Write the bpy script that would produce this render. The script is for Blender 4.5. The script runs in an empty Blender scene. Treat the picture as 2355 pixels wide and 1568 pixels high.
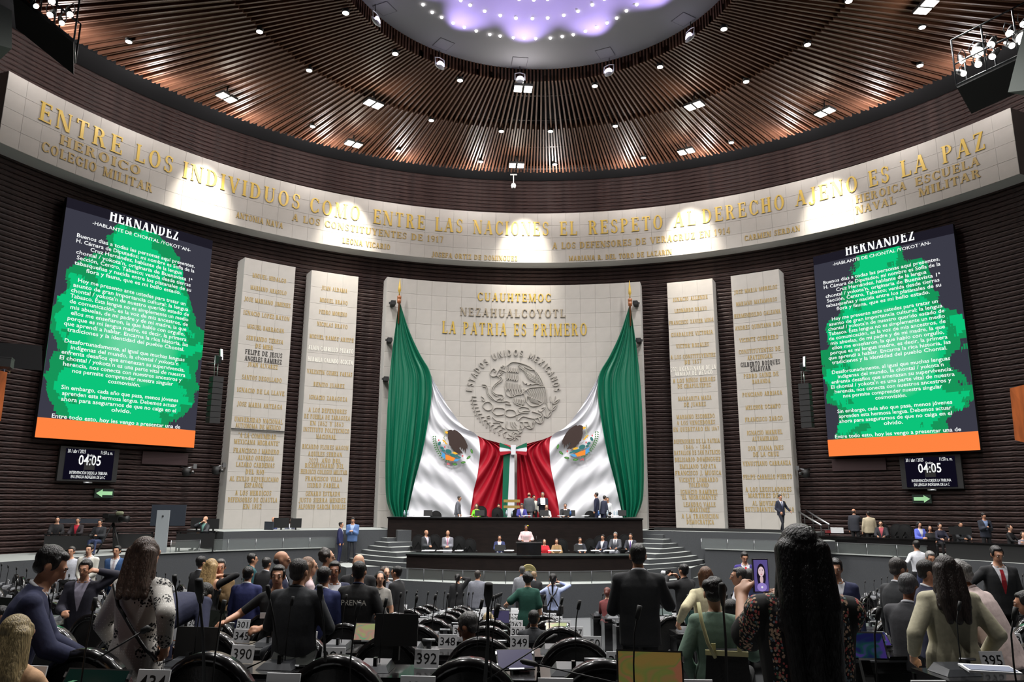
import bpy, bmesh, math, random
import numpy as np
from mathutils import Vector, Matrix
random.seed(7); rng = np.random.default_rng(7)
# ---------------------------------------------------------------- camera geometry (frame 2355 x 1568)
FW, FH, FPX = 2355.0, 1568.0, 1756.4
PITCH, ROLL, ZC = 0.21166, 0.005826, 3.9
cp, sp, cr, sr = math.cos(PITCH), math.sin(PITCH), math.cos(ROLL), math.sin(ROLL)
_r = np.array([1, 0, 0.]); _f = np.array([0, cp, sp]); _u = np.array([0, -sp, cp])
R2 = cr*_r + sr*_u; U2 = -sr*_r + cr*_u
def ray(x, y): return (x-1177.5)/FPX*R2 - (y-784)/FPX*U2 + _f
ORG = np.array([0, 0, ZC])
def at(x, y, d): return ORG + ray(x, y)*d                      # point at depth d
def atz(x, y, z):                                              # point on the plane of world height z
    q = ray(x, y); return ORG + q*((z-ZC)/q[2])
CX, CY = 1.0, 17.55                                            # centre of the round hall
AX = math.radians(-2.76)                                       # direction of the hall's axis
def pol(r, a, z=0.0):                                          # hall coordinates: radius, degrees from the axis, height
    t = math.radians(a)+AX; return np.array([CX+r*math.sin(t), CY+r*math.cos(t), z])
def cyl(x, y, R):                                              # where a sight line meets the wall cylinder -> (angle, height)
    q = ray(x, y); c = np.array([CX, CY]); a = q[:2]@q[:2]; b = -2*q[:2]@c; k = c@c-R*R
    p = ORG + q*((-b+math.sqrt(b*b-4*a*k))/(2*a))
    return math.degrees(math.atan2(p[0]-CX, p[1]-CY)-AX), p[2]
SC = bpy.context.scene
COL = SC.collection
cam = bpy.data.cameras.new('camera'); cam.sensor_width = 36; cam.lens = FPX/FW*36; cam.clip_end = 200; cam.clip_start = 0.05
co = bpy.data.objects.new('camera', cam); COL.objects.link(co)
M = Matrix.Identity(4)
for i in range(3):
    M[i][0] = R2[i]; M[i][1] = U2[i]; M[i][2] = -_f[i]; M[i][3] = ORG[i]
co.matrix_world = M; SC.camera = co
SC.view_settings.view_transform = 'Standard'; SC.view_settings.look = 'None'
SC.view_settings.exposure = 0.0; SC.view_settings.gamma = 1.0; SC.view_settings.use_curve_mapping = False
SC.cycles.use_denoising = True; SC.cycles.max_bounces = 5; SC.cycles.diffuse_bounces = 3; SC.cycles.glossy_bounces = 2
SC.cycles.transmission_bounces = 3; SC.cycles.transparent_max_bounces = 6; SC.cycles.sample_clamp_indirect = 3.0
SC.cycles.caustics_reflective = False; SC.cycles.caustics_refractive = False
w = bpy.data.worlds.new('world'); SC.world = w; w.use_nodes = True
w.node_tree.nodes['Background'].inputs[0].default_value = (0.80, 0.86, 1.0, 1); w.node_tree.nodes['Background'].inputs[1].default_value = 0.022
def spot(p, target, power, ang=60, blend=0.6, col=(1, .97, .9), size=0.15):
    l = bpy.data.lights.new('spot_light', 'SPOT'); l.energy = power; l.spot_size = math.radians(ang); l.spot_blend = blend
    l.color = col; l.shadow_soft_size = size
    o = bpy.data.objects.new('spot_light', l); COL.objects.link(o); o.location = p
    o.rotation_euler = (Vector(target)-Vector(p)).to_track_quat('-Z', 'Y').to_euler(); return o
def area(p, target, power, sx, sy, col=(1, 1, 1)):
    l = bpy.data.lights.new('area_light', 'AREA'); l.energy = power; l.shape = 'RECTANGLE'; l.size = sx; l.size_y = sy; l.color = col
    o = bpy.data.objects.new('area_light', l); COL.objects.link(o); o.location = p
    o.rotation_euler = (Vector(target)-Vector(p)).to_track_quat('-Z', 'Y').to_euler(); return o
def glow(p, power, col=(1, .95, .85)):
    l = bpy.data.lights.new('point_light', 'POINT'); l.energy = power; l.color = col; l.shadow_soft_size = .2
    o = bpy.data.objects.new('point_light', l); COL.objects.link(o); o.location = p; return o
# floodlights of the ceiling: the lower ones wash the frieze, the upper ones the dais and the seats
FRZ = [((521, 225), (470, 410)), ((813, 332), (800, 515)), ((1188, 381), (1205, 560)), ((1578, 349), (1585, 520)), ((1897, 259), (1910, 460))]
for (fx, fy), (tx, ty) in FRZ:
    p = atz(fx, fy, ZC+15.9); a, z = cyl(tx, ty, 19.95)
    spot(pol(18.0, a, ZC+16.3), pol(19.95, a, 16.5), 4300, 46, .9, (1, .93, .80), .1)
    spot(p, pol(15, a*.8, 1), 2700, 130, 1, (1, .98, .96), .3)
    glow(p-np.array([0, 0, .12]), 60)
for fx, fy in [(859, 240), (1203, 205), (1597, 244), (2130, 17)]:
    p = atz(fx, fy, ZC+15.9); spot(p, (p[0]*.8, p[1]-3, 0), 3900, 140, 1, (1, .98, .96), .3)
    glow(p-np.array([0, 0, .12]), 60)
# lights added along the slat edge, no fixtures, to brighten upper wall and frieze
for a in range(-66, 67, 12):
    glow(pol(18.3, a, ZC+15.9), 215, (1, .95, .93))
# moving heads under the white dome throw violet light up onto it
for fx, fy in [(866, 48), (1012, 148), (1196, 183), (1400, 165), (1586, 83)]:
    p = atz(fx, fy, ZC+16.1); q = np.array([.9+(p[0]-.9)*.45, 21.1+(p[1]-21.1)*.45, ZC+17.1]); spot(p, q, 900, 66, .9, (.56, .42, 1), .1)
# ring downlights of the part of the ceiling above and behind the camera
for a in range(100, 281, 36):
    q = np.array([CX+9.5*math.sin(math.radians(a)), 21.1+9.5*math.cos(math.radians(a)), ZC+15.9])
    spot(q, (q[0]*.7, q[1]+4, 0), 4200, 130, 1, (1, .98, .95), .3)
for xx, yy in [(-5, 4), (5, 4), (0, 9), (-10, 13), (11, 13)]:  # added fill spots hung out of view below the ceiling, over the seats
    spot((xx, yy, ZC+14), (xx*.9, yy+5, 0), 1700, 130, 1, (1, .98, .95), .3)
# ---------------------------------------------------------------- materials
def lin(c):
    c = [v/255. for v in c]; return tuple(v/12.92 if v <= .04045 else ((v+.055)/1.055)**2.4 for v in c)
MC = {}
def mat(name, rgb, rough=.6, metal=0., noise=0., scale=8., bump=0., spec=.5, emit=0., coat=0., stretch=None, rgb2=None):
    if name in MC: return MC[name]
    m = bpy.data.materials.new(name); m.use_nodes = True; nt = m.node_tree; b = nt.nodes['Principled BSDF']; c = lin(rgb)
    b.inputs['Base Color'].default_value = (*c, 1); b.inputs['Roughness'].default_value = rough; b.inputs['Metallic'].default_value = metal
    b.inputs['Specular IOR Level'].default_value = spec; b.inputs['Coat Weight'].default_value = coat; b.inputs['Coat Roughness'].default_value = .08
    if emit:
        b.inputs['Emission Color'].default_value = (*c, 1); b.inputs['Emission Strength'].default_value = emit
    if noise or bump or rgb2:
        tc = nt.nodes.new('ShaderNodeTexCoord'); mp = nt.nodes.new('ShaderNodeMapping'); n = nt.nodes.new('ShaderNodeTexNoise')
        nt.links.new(tc.outputs['Object'], mp.inputs[0]); nt.links.new(mp.outputs[0], n.inputs['Vector'])
        if stretch: mp.inputs['Scale'].default_value = stretch
        n.inputs['Scale'].default_value = scale; n.inputs['Detail'].default_value = 4
        if noise or rgb2:
            r = nt.nodes.new('ShaderNodeValToRGB'); nt.links.new(n.outputs['Fac'], r.inputs[0])
            c2 = lin(rgb2) if rgb2 else tuple(min(1, v*(1+noise)) for v in c); c1 = c if rgb2 else tuple(v*(1-noise) for v in c)
            r.color_ramp.elements[0].position = .35; r.color_ramp.elements[1].position = .65
            r.color_ramp.elements[0].color = (*c1, 1); r.color_ramp.elements[1].color = (*c2, 1)
            nt.links.new(r.outputs[0], b.inputs['Base Color'])
        if bump:
            bp = nt.nodes.new('ShaderNodeBump'); bp.inputs['Strength'].default_value = min(1, bump); bp.inputs['Distance'].default_value = .05 if 'brick' in name else .02
            nt.links.new(n.outputs['Fac'], bp.inputs['Height']); nt.links.new(bp.outputs[0], b.inputs['Normal'])
    MC[name] = m; return m
def emis(name, rgb, s=1.):
    if name in MC: return MC[name]
    m = bpy.data.materials.new(name); m.use_nodes = True; nt = m.node_tree; nt.nodes.remove(nt.nodes['Principled BSDF'])
    e = nt.nodes.new('ShaderNodeEmission'); e.inputs[0].default_value = (*lin(rgb), 1); e.inputs[1].default_value = s
    nt.links.new(e.outputs[0], nt.nodes['Material Output'].inputs[0]); MC[name] = m; return m
STONE = mat('pale limestone', (174, 169, 163), .8, noise=.06, scale=1.3, bump=.12)
MORTAR = mat('pale mortar', (196, 194, 190), .9)
BRICK = mat('dark red brick', (34, 20, 19), .6, scale=3.5, bump=1., rgb2=(60, 41, 38), stretch=(1, 1, 5), spec=.35)
BRICKGAP = mat('brick joint', (22, 13, 13), .9)
GOLD = mat('gilt letters', (202, 170, 80), .4, .15)
DULL = mat('dull brass letters', (172, 146, 88), .5, .1)
BROWNL = mat('aged bronze letters', (150, 138, 118), .6, .1)
BLACKL = mat('blackened bronze letters', (46, 42, 40), .6, .2)
WHITEL = mat('bright silver letters', (235, 232, 222), .4, .1)
WOOD = mat('dark walnut veneer', (24, 16, 14), .6, noise=.25, scale=3, stretch=(1, 1, 6), spec=.2)
SLAT = mat('ceiling slat wood', (84, 52, 38), .5, scale=1.2, rgb2=(116, 78, 58), stretch=(.3, 3, 3))
CARPET = mat('grey carpet', (96, 98, 100), .95, noise=.12, scale=60, bump=.1)
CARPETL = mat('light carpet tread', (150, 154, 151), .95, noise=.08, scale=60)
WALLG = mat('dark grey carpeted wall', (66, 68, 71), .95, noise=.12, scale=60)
BLK = mat('black lacquer', (14, 13, 14), .22, coat=.5)
BLKM = mat('black matte plastic', (18, 18, 19), .6)
LEATH = mat('black leather', (17, 17, 18), .42, bump=.15, scale=60)
SILV = mat('brushed silver', (190, 192, 195), .3, .9)
GREYD = mat('dark grey console', (62, 64, 68), .4, .2)
GREYM = mat('grey metal', (92, 94, 98), .45, .5)
WHITE = mat('white paper', (225, 226, 228), .7)
PLATEM = mat('white number plate', (226, 227, 230), .4)
INK = mat('black print', (14, 14, 16), .6)
VOID = mat('black ceiling void', (10, 10, 14), .95)
GLASS = None
def glassmat():
    m = bpy.data.materials.new('clear rail glass'); m.use_nodes = True; nt = m.node_tree; b = nt.nodes['Principled BSDF']
    b.inputs['Base Color'].default_value = (.85, .95, .92, 1); b.inputs['Roughness'].default_value = .03
    b.inputs['Transmission Weight'].default_value = 0.0; b.inputs['Alpha'].default_value = .045
    return m
GLASS = glassmat()
# ---------------------------------------------------------------- mesh building
class MB:
    def __init__(s): s.v = []; s.f = []; s.m = []; s.mats = []; s.sm = []
    def mi(s, m):
        if m is None: return 0
        if m not in s.mats: s.mats.append(m)
        return s.mats.index(m)
    def add(s, vs, fs, m=None, smooth=False):
        o = len(s.v); k = s.mi(m); s.v.extend([tuple(map(float, p)) for p in vs])
        for f in fs: s.f.append(tuple(o+i for i in f)); s.m.append(k); s.sm.append(smooth)
        return s
    def box(s, c, d, m=None, rz=0., tilt=0.):
        x, y, z = d[0]/2, d[1]/2, d[2]/2; ct, st = math.cos(tilt), math.sin(tilt); a, b = math.cos(rz), math.sin(rz); vs = []
        for i in (-1, 1):
            for j in (-1, 1):
                for k in (-1, 1):
                    X, Y, Z = i*x, j*y*ct-k*z*st, j*y*st+k*z*ct
                    vs.append((c[0]+X*a-Y*b, c[1]+X*b+Y*a, c[2]+Z))
        return s.add(vs, [(0, 1, 3, 2), (4, 6, 7, 5), (0, 4, 5, 1), (2, 3, 7, 6), (0, 2, 6, 4), (1, 5, 7, 3)], m)
    def tube(s, pts, r, m=None, n=8, cap=True):
        pts = [Vector(p) for p in pts]; k = len(pts); rr = r if hasattr(r, '__len__') else [r]*k; vs = []; up = None
        for i, p in enumerate(pts):
            t = (pts[min(i+1, k-1)]-pts[max(i-1, 0)]).normalized()
            if up is None: up = Vector((0, 0, 1)) if abs(t.z) < .9 else Vector((1, 0, 0))
            a = t.cross(up).normalized(); b = a.cross(t).normalized(); up = b
            for j in range(n):
                q = 2*math.pi*j/n; vs.append(p+(a*math.cos(q)+b*math.sin(q))*rr[i])
        fs = [(i*n+j, i*n+(j+1) % n, (i+1)*n+(j+1) % n, (i+1)*n+j) for i in range(k-1) for j in range(n)]
        if cap: fs += [tuple(range(n))[::-1], tuple((k-1)*n+j for j in range(n))]
        return s.add(vs, fs, m, True)
    def lathe(s, prof, c=(0, 0, 0), m=None, n=16, smooth=True):
        vs = []; k = len(prof)
        for r, z in prof:
            for j in range(n): q = 2*math.pi*j/n; vs.append((c[0]+r*math.cos(q), c[1]+r*math.sin(q), c[2]+z))
        fs = [(i*n+j, i*n+(j+1) % n, (i+1)*n+(j+1) % n, (i+1)*n+j) for i in range(k-1) for j in range(n)]
        fs += [tuple(range(n))[::-1], tuple((k-1)*n+j for j in range(n))]
        return s.add(vs, fs, m, smooth)
    def arcbox(s, r0, r1, a0, a1, z0, z1, m=None, seg=2., mtop=None, cen=None):     # curved box in hall coordinates
        n = max(1, int(abs(a1-a0)/seg)); vs = []
        pf = pol if cen is None else (lambda r, a, z: np.array([cen[0]+r*math.sin(math.radians(a)), cen[1]+r*math.cos(math.radians(a)), z]))
        for i in range(n+1):
            a = a0+(a1-a0)*i/n
            for r, z in ((r0, z0), (r1, z0), (r1, z1), (r0, z1)): vs.append(pf(r, a, z))
        for i in range(n):
            o = 4*i
            for j in range(4):
                s_ = (o+j, o+(j+1) % 4, o+4+(j+1) % 4, o+4+j)
                if j == 2 and mtop is not None: continue
                s.f.append(tuple(len(s.v)+q for q in s_)); s.m.append(s.mi(m)); s.sm.append(False)
            if mtop is not None:
                s.f.append(tuple(len(s.v)+q for q in (o+2, o+3, o+7, o+6))); s.m.append(s.mi(mtop)); s.sm.append(False)
        k = s.mi(m); b = len(s.v)
        for f in ((0, 3, 2, 1), (4*n, 4*n+1, 4*n+2, 4*n+3)): s.f.append(tuple(b+q for q in f)); s.m.append(k); s.sm.append(False)
        s.v.extend([tuple(map(float, p)) for p in vs]); return s
    def prism(s, poly, z0, z1, m=None, mtop=None):
        n = len(poly); vs = [(x, y, z0) for x, y in poly]+[(x, y, z1) for x, y in poly]
        s.add(vs, [(i, (i+1) % n, n+(i+1) % n, n+i) for i in range(n)]+[tuple(range(n))[::-1]], m)
        s.add([(x, y, z1) for x, y in poly], [tuple(range(n))], mtop or m); return s
    def mesh(s, name):
        me = bpy.data.meshes.new(name); me.from_pydata(s.v, [], s.f)
        for m in s.mats: me.materials.append(m)
        if len(s.mats) > 1: me.polygons.foreach_set('material_index', s.m)
        me.polygons.foreach_set('use_smooth', s.sm); me.update(); return me
def put(name, me, parent=None, loc=None, rz=0., **pr):
    o = bpy.data.objects.new(name, me); COL.objects.link(o)
    if parent is not None: o.parent = parent
    if loc is not None: o.location = loc
    if rz: o.rotation_euler = (0, 0, rz)
    for k, v in pr.items(): o[k] = v
    return o
def build(mb, name, parent=None, loc=None, rz=0., **pr): return put(name, mb.mesh(name), parent, loc, rz, **pr)
def thing(name, loc, label, cat, group=None, rz=0.):
    o = put(name, None, None, tuple(map(float, loc)), rz, label=label, category=cat)
    if group: o['group'] = group
    return o
def copytree(o, loc, rz, label=None, group=None):
    c = o.copy(); COL.objects.link(c); c.location = loc; c.rotation_euler = (0, 0, rz)
    if label: c['label'] = label
    if group: c['group'] = group
    for ch in list(o.children):
        d = ch.copy(); COL.objects.link(d); d.parent = c
        for g in list(ch.children):
            e = g.copy(); COL.objects.link(e); e.parent = d
    return c
# ---------------------------------------------------------------- raised serif capitals (own drawing) and plain type
def _q(x0, y0, x1, y1, w):                       # slanted bar of horizontal width w
    return [(x0, y0), (x0+w, y0), (x1+w, y1), (x1, y1)]
def _arc(cx, cy, rx, ry, a0, a1, wx, wy, n=None):
    n = n or max(3, int(abs(a1-a0)/28)); out = []
    for i in range(n):
        t0, t1 = math.radians(a0+(a1-a0)*i/n), math.radians(a0+(a1-a0)*(i+1)/n)
        out.append([(cx+rx*math.cos(t0), cy+ry*math.sin(t0)), (cx+rx*math.cos(t1), cy+ry*math.sin(t1)),
                    (cx+(rx-wx)*math.cos(t1), cy+(ry-wy)*math.sin(t1)), (cx+(rx-wx)*math.cos(t0), cy+(ry-wy)*math.sin(t0))])
    return out
def glyphs(thin=.07, th=.17, se=.055):
    H = lambda x0, x1, y, h=None: [(x0, y), (x1, y), (x1, y+(h or thin)), (x0, y+(h or thin))]
    V = lambda x, w=th, y0=0., y1=1.: [(x, y0), (x+w, y0), (x+w, y1), (x, y1)]
    S = lambda x, y, w=th: H(x-.07, x+w+.07, y if y < .5 else y-se, se)
    sf = lambda x, w=th: [S(x, 0, w), S(x, 1, w)]
    tip = lambda x, y0, y1: [(x, y0), (x+thin, y0), (x+thin, y1), (x, y1)]
    g = {}
    g['I'] = (.33, [V(.08), *sf(.08)])
    g['L'] = (.66, [V(.1), *sf(.1), H(.1, .64, 0), tip(.58, 0, .26)])
    g['E'] = (.70, [V(.1), *sf(.1), H(.1, .66, 0), H(.1, .63, 1-thin), H(.2, .5, .48), tip(.6, 0, .25), tip(.57, .77, 1), tip(.46, .38, .62)])
    g['F'] = (.66, [V(.1), *sf(.1), H(.1, .63, 1-thin), H(.2, .5, .48), tip(.57, .77, 1), tip(.46, .38, .62)])
    g['T'] = (.74, [V(.285), S(.285, 0), H(.04, .70, 1-thin), tip(.04, .76, 1), tip(.63, .76, 1)])
    g['H'] = (.84, [V(.1), *sf(.1), V(.57), *sf(.57), H(.1, .6, .48)])
    g['N'] = (.86, [V(.1, thin), V(.70, thin), S(.1, 0, thin), S(.7, 1, thin), _q(.58, 0, .06, 1, th+.03), S(.04, 1, .08)])
    g['M'] = (1.02, [V(.1, thin), V(.76), *sf(.76), S(.1, 0, thin), S(.1, 1, thin), _q(.40, 0, .08, 1, th), _q(.42, 0, .80, 1, thin)])
    g['A'] = (.82, [_q(.06, 0, .36, 1, thin), _q(.56, 0, .32, 1, th+.02), H(.2, .6, .3), S(.05, 0, thin), S(.56, 0, th)])
    g['V'] = (.82, [_q(.36, 0, .06, 1, th), _q(.40, 0, .68, 1, thin), S(.06, 1, th), S(.66, 1, thin)])
    g['W'] = (1.1, [_q(.28, 0, .06, 1, th), _q(.32, 0, .5, 1, thin), _q(.68, 0, .46, 1, th), _q(.72, 0, .95, 1, thin)])
    g['X'] = (.82, [_q(.56, 0, .06, 1, th), _q(.08, 0, .66, 1, thin), S(.06, 1), S(.56, 0), S(.62, 1, thin), S(.08, 0, thin)])
    g['Y'] = (.78, [V(.3, th, 0, .5), S(.3, 0), _q(.3, .45, .06, 1, th), _q(.38, .45, .64, 1, thin), S(.06, 1), S(.62, 1, thin)])
    g['Z'] = (.70, [_q(.06, 0, .46, 1, th), H(.06, .64, 0), H(.08, .62, 1-thin), tip(.58, 0, .26), tip(.06, .76, 1)])
    g['K'] = (.84, [V(.1), *sf(.1), _q(.24, .42, .62, 1, thin), _q(.58, 0, .3, .52, th), S(.58, 0), S(.6, 1, thin)])
    g['O'] = (.84, _arc(.42, .5, .38, .52, 0, 360, th, thin))
    g['Q'] = (.84, _arc(.42, .5, .38, .52, 0, 360, th, thin)+[_q(.62, -.18, .42, .12, th)])
    g['C'] = (.76, _arc(.42, .5, .38, .52, 42, 318, th, thin)+[tip(.66, .7, .95), tip(.66, .08, .3)])
    g['G'] = (.82, _arc(.42, .5, .38, .52, 42, 325, th, thin)+[tip(.66, .7, .95), V(.6, .14, .04, .42), H(.52, .82, .4, se)])
    g['D'] = (.84, [V(.1), *sf(.1)]+_arc(.34, .5, .44, .5, -90, 90, th, thin)+[H(.1, .36, 0), H(.1, .36, 1-thin)])
    g['P'] = (.72, [V(.1), *sf(.1)]+_arc(.34, .74, .3, .26, -90, 90, th-.02, thin)+[H(.1, .36, .48), H(.1, .36, 1-thin)])
    g['R'] = (.82, g['P'][1]+[_q(.56, 0, .36, .5, th), S(.58, 0, .14)])
    g['B'] = (.76, g['P'][1]+_arc(.36, .265, .33, .265, -90, 90, th, thin)+[H(.1, .38, 0)])
    g['J'] = (.5, [V(.24, th, .1, 1), S(.24, 1)]+_arc(.18, .08, .23, .24, -180, 0, .13, thin))
    g['U'] = (.84, [V(.1, th, .25, 1), V(.66, thin, .25, 1), S(.1, 1), S(.66, 1, thin)]+_arc(.415, .28, .315, .3, -180, 0, th-.04, thin))
    g['S'] = (.62, _arc(.32, .74, .25, .27, 30, 250, .12, thin)+_arc(.32, .27, .27, .28, -150, 90, .14, thin)+[tip(.5, .7, .94), tip(.06, .06, .3)])
    g['Ñ'] = (.86, g['N'][1]+[H(.22, .62, 1.1, .08)])
    for k, b in (('Á', 'A'), ('Í', 'I'), ('Ó', 'O'), ('É', 'E')): g[k] = (g[b][0], g[b][1]+[_q(g[b][0]*.42, 1.08, g[b][0]*.42+.12, 1.28, .09)])
    g['0'] = (.66, _arc(.33, .5, .29, .5, 0, 360, .14, thin)); g['1'] = (.42, [V(.14, .15), S(.14, 0, .15), _q(.02, .76, .16, .95, .06)])
    g['2'] = (.62, _arc(.3, .73, .26, .27, -30, 170, .13, thin)+[_q(.05, 0, .42, .6, .1), H(.05, .56, 0, .12)])
    g['3'] = (.60, _arc(.28, .74, .24, .26, -90, 150, .12, thin)+_arc(.28, .27, .27, .27, -150, 90, .13, thin))
    g['4'] = (.66, [V(.36, .14), H(.04, .6, .26), _q(.04, .3, .38, 1, .07)])
    g['5'] = (.60, [V(.1, .07, .5, 1), H(.1, .52, .9, .1)]+_arc(.28, .3, .27, .3, -150, 100, .13, thin))
    g['6'] = (.62, _arc(.31, .3, .27, .3, 0, 360, .13, thin)+_arc(.42, .48, .38, .52, 100, 180, .13, thin))
    g['7'] = (.60, [_q(.18, 0, .42, .95, .12), H(.06, .54, .9, .1)])
    g['8'] = (.62, _arc(.31, .75, .22, .25, 0, 360, .11, thin)+_arc(.31, .27, .27, .27, 0, 360, .13, thin))
    g['9'] = (.62, _arc(.31, .7, .27, .3, 0, 360, .13, thin)+_arc(.2, .52, .38, .52, -80, 0, .13, thin))
    g['.'] = (.26, [V(.06, .13, 0, .13)]); g['-'] = (.4, [H(.05, .35, .42, .1)]); g['"'] = (.34, [V(.06, .07, .72, 1), V(.2, .07, .72, 1)])
    g[' '] = (.42, [])
    return g
GL = glyphs(); GL2 = glyphs(.10, .20, .06)
def sans():                                                     # monoline capitals for the carved rim
    t = .15; H = lambda x0, x1, y: [(x0, y), (x1, y), (x1, y+t), (x0, y+t)]; V = lambda x, y0=0., y1=1.: [(x, y0), (x+t, y0), (x+t, y1), (x, y1)]; o = .85
    return {'E': [V(.06), H(.06, .6, 0), H(.06, .55, .43), H(.06, .6, o)], 'S': _arc(.32, .74, .26, .27, 20, 260, t, t)+_arc(.32, .27, .27, .28, -160, 90, t, t), 'T': [V(.29), H(.03, .7, o)],
        'A': [_q(.02, 0, .3, 1, t), _q(.58, 0, .3, 1, t), H(.15, .6, .28)], 'D': [V(.06), H(.06, .3, 0), H(.06, .3, o)]+_arc(.28, .5, .42, .5, -90, 90, t, t), 'O': _arc(.4, .5, .37, .52, 0, 360, t, t),
        'U': [V(.06, .28), V(.6, .28)]+_arc(.405, .3, .345, .32, -180, 0, t, t), 'N': [V(.06), V(.6), _q(.58, 0, .08, 1, t)], 'I': [V(.09)], 'M': [V(.05), V(.8), _q(.42, .2, .06, 1, t), _q(.42, .2, .78, 1, t)],
        'X': [_q(.55, 0, .04, 1, t), _q(.04, 0, .55, 1, t)], 'C': _arc(.4, .5, .37, .52, 42, 318, t, t)}
GLS = sans()
def advance(t, gl=GL, sp=.10): return sum(gl[c][0]+sp for c in t)-sp
def raised(mb, fn, quads, x0, h, wsc, dep, m):
    # fn(x, z, d) maps text plane -> world; quads in unit height
    for q in quads:
        ar = sum(q[i][0]*q[(i+1) % 4][1]-q[(i+1) % 4][0]*q[i][1] for i in range(4))
        if ar < 0: q = q[::-1]
        a = [fn(x0+px*wsc, py*h, dep) for px, py in q]; b = [fn(x0+px*wsc, py*h, -.01) for px, py in q]
        mb.add(a+b, [(0, 1, 2, 3), (1, 0, 4, 5), (2, 1, 5, 6), (3, 2, 6, 7), (0, 3, 7, 4)], m)
def cylfn(R, a0, z0, slope=0.):                                # text wrapped on the inner face of the wall cylinder
    return lambda x, z, d: pol(R-d, a0+math.degrees(x/R), z0+z+slope*x)
def line_on_wall(text, a_mid, z0, h, width, m, R=19.95, dep=.03, parent=None, name='inscription', gl=None, label=None):
    gl = gl or GL2; ad = advance(text, gl, .12); ws = width/ad; mb = MB(); x = -width/2; fn = cylfn(R, a_mid, z0)
    for c in text:
        raised(mb, fn, gl[c][1], x, h, ws, dep, m); x += (gl[c][0]+.12)*ws
    o = build(mb, name, parent)
    if label: o['label'] = label
    return o
_fc = {}
def flat_type(text, size=1., bold=0., width=None, spacing=1.):  # built-in plain type as a flat mesh, centred on x, baseline at 0
    key = (text, bold, spacing)
    if key not in _fc:
        cu = bpy.data.curves.new('type', 'FONT'); cu.body = text; cu.size = 1; cu.align_x = 'CENTER'; cu.offset = bold; cu.resolution_u = 2; cu.space_character = spacing
        o = bpy.data.objects.new('type', cu); COL.objects.link(o); dg = bpy.context.evaluated_depsgraph_get()
        me = o.evaluated_get(dg).to_mesh(); v = np.array([q.co[:] for q in me.vertices]).reshape(-1, 3); f = [tuple(p.vertices) for p in me.polygons]
        o.evaluated_get(dg).to_mesh_clear(); bpy.data.objects.remove(o); bpy.data.curves.remove(cu); _fc[key] = (v, f)
    v, f = _fc[key]; v = v*size
    if width is not None and len(v):
        v = v.copy(); k = width/(v[:, 0].max()-v[:, 0].min()); v[:, 0] *= k
    return v, f
# ---------------------------------------------------------------- the hall
ZST, ZSD, ZMID, ZCB = 2.85, 2.15, 1.55, 1.15      # stage, side platforms, speaker floor, kerb
SX, SY = 1.3, 36.0                                 # centre of the seat rows
YK = [4.6, 6.6, 8.75, 10.9, 13.05, 15.2, 17.3, 19.4, 21.5]
def row_floor(k): return ZC-.5-.103*YK[k]-.88
def floor_at(x, y):
    R = math.hypot(x-SX, y-SY)
    if math.hypot(x-.6, y-37.5) < 8.7: return ZMID
    if math.hypot(x-.6, y-37.5) < 9.1: return ZCB
    for k, yk in enumerate(YK):
        if 36-yk-.15 <= R: return row_floor(k)
    return 0.
# floor terraces
fl = MB(); t = [(21.2*math.cos(2*math.pi*i/64)+CX, 21.2*math.sin(2*math.pi*i/64)+CY) for i in range(64)]
fl.prism(t, -.3, 0, CARPET)
for k in range(9):
    r0 = 36-YK[k]-.15; r1 = 36-YK[k-1]-.15 if k else 36+2.5; amax = 0
    for a in range(0, 90, 2):
        x, y = SX-r0*math.sin(math.radians(a)), SY-r0*math.cos(math.radians(a))
        if math.hypot(x-CX, y-CY) < 19.5 and y < 27.5: amax = a
    z = row_floor(k); fl.arcbox(r0, r1, 180-amax, 180+amax, 0, z, CARPET, 3, None, (SX, SY))
build(fl, 'floor', kind='structure')
sf = MB()
G = (.6, 37.5)
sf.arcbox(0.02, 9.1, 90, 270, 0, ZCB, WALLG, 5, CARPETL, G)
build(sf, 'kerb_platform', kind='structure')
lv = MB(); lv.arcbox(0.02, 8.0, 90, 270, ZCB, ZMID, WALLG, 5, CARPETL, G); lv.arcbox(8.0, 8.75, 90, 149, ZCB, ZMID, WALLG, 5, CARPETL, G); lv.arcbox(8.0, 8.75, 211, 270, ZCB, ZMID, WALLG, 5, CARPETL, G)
build(lv, 'speaker_floor', kind='structure')
for s in (-1, 1):
    sl = MB(); sl.arcbox(14.6, 17.0, s*17, s*27, 0.01, ZMID, WALLG, 2, CARPETL); build(sl, 'side_floor', kind='structure')
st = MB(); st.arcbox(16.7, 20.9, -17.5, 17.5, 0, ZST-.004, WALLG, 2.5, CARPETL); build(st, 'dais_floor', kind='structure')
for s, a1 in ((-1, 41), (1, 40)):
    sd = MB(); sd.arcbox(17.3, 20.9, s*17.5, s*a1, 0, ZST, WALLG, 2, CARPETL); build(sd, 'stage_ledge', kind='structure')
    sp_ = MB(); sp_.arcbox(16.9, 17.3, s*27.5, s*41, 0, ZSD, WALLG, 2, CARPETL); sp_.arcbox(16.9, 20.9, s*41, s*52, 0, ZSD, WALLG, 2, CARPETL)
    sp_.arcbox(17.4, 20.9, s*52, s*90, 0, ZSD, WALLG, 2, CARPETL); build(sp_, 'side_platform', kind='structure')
    # light coping strip along the platform edge
    cpg = MB(); cpg.arcbox(16.85, 17.0, s*27.5, s*52, ZSD, ZSD+.03, CARPETL, 2); build(cpg, 'trim_1', kind='structure')
lw = MB(); lw.arcbox(17.9, 18.3, 20, 38, ZST, ZST+.12, BLKM, 2); build(lw, 'trim_4', kind='structure')
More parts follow.
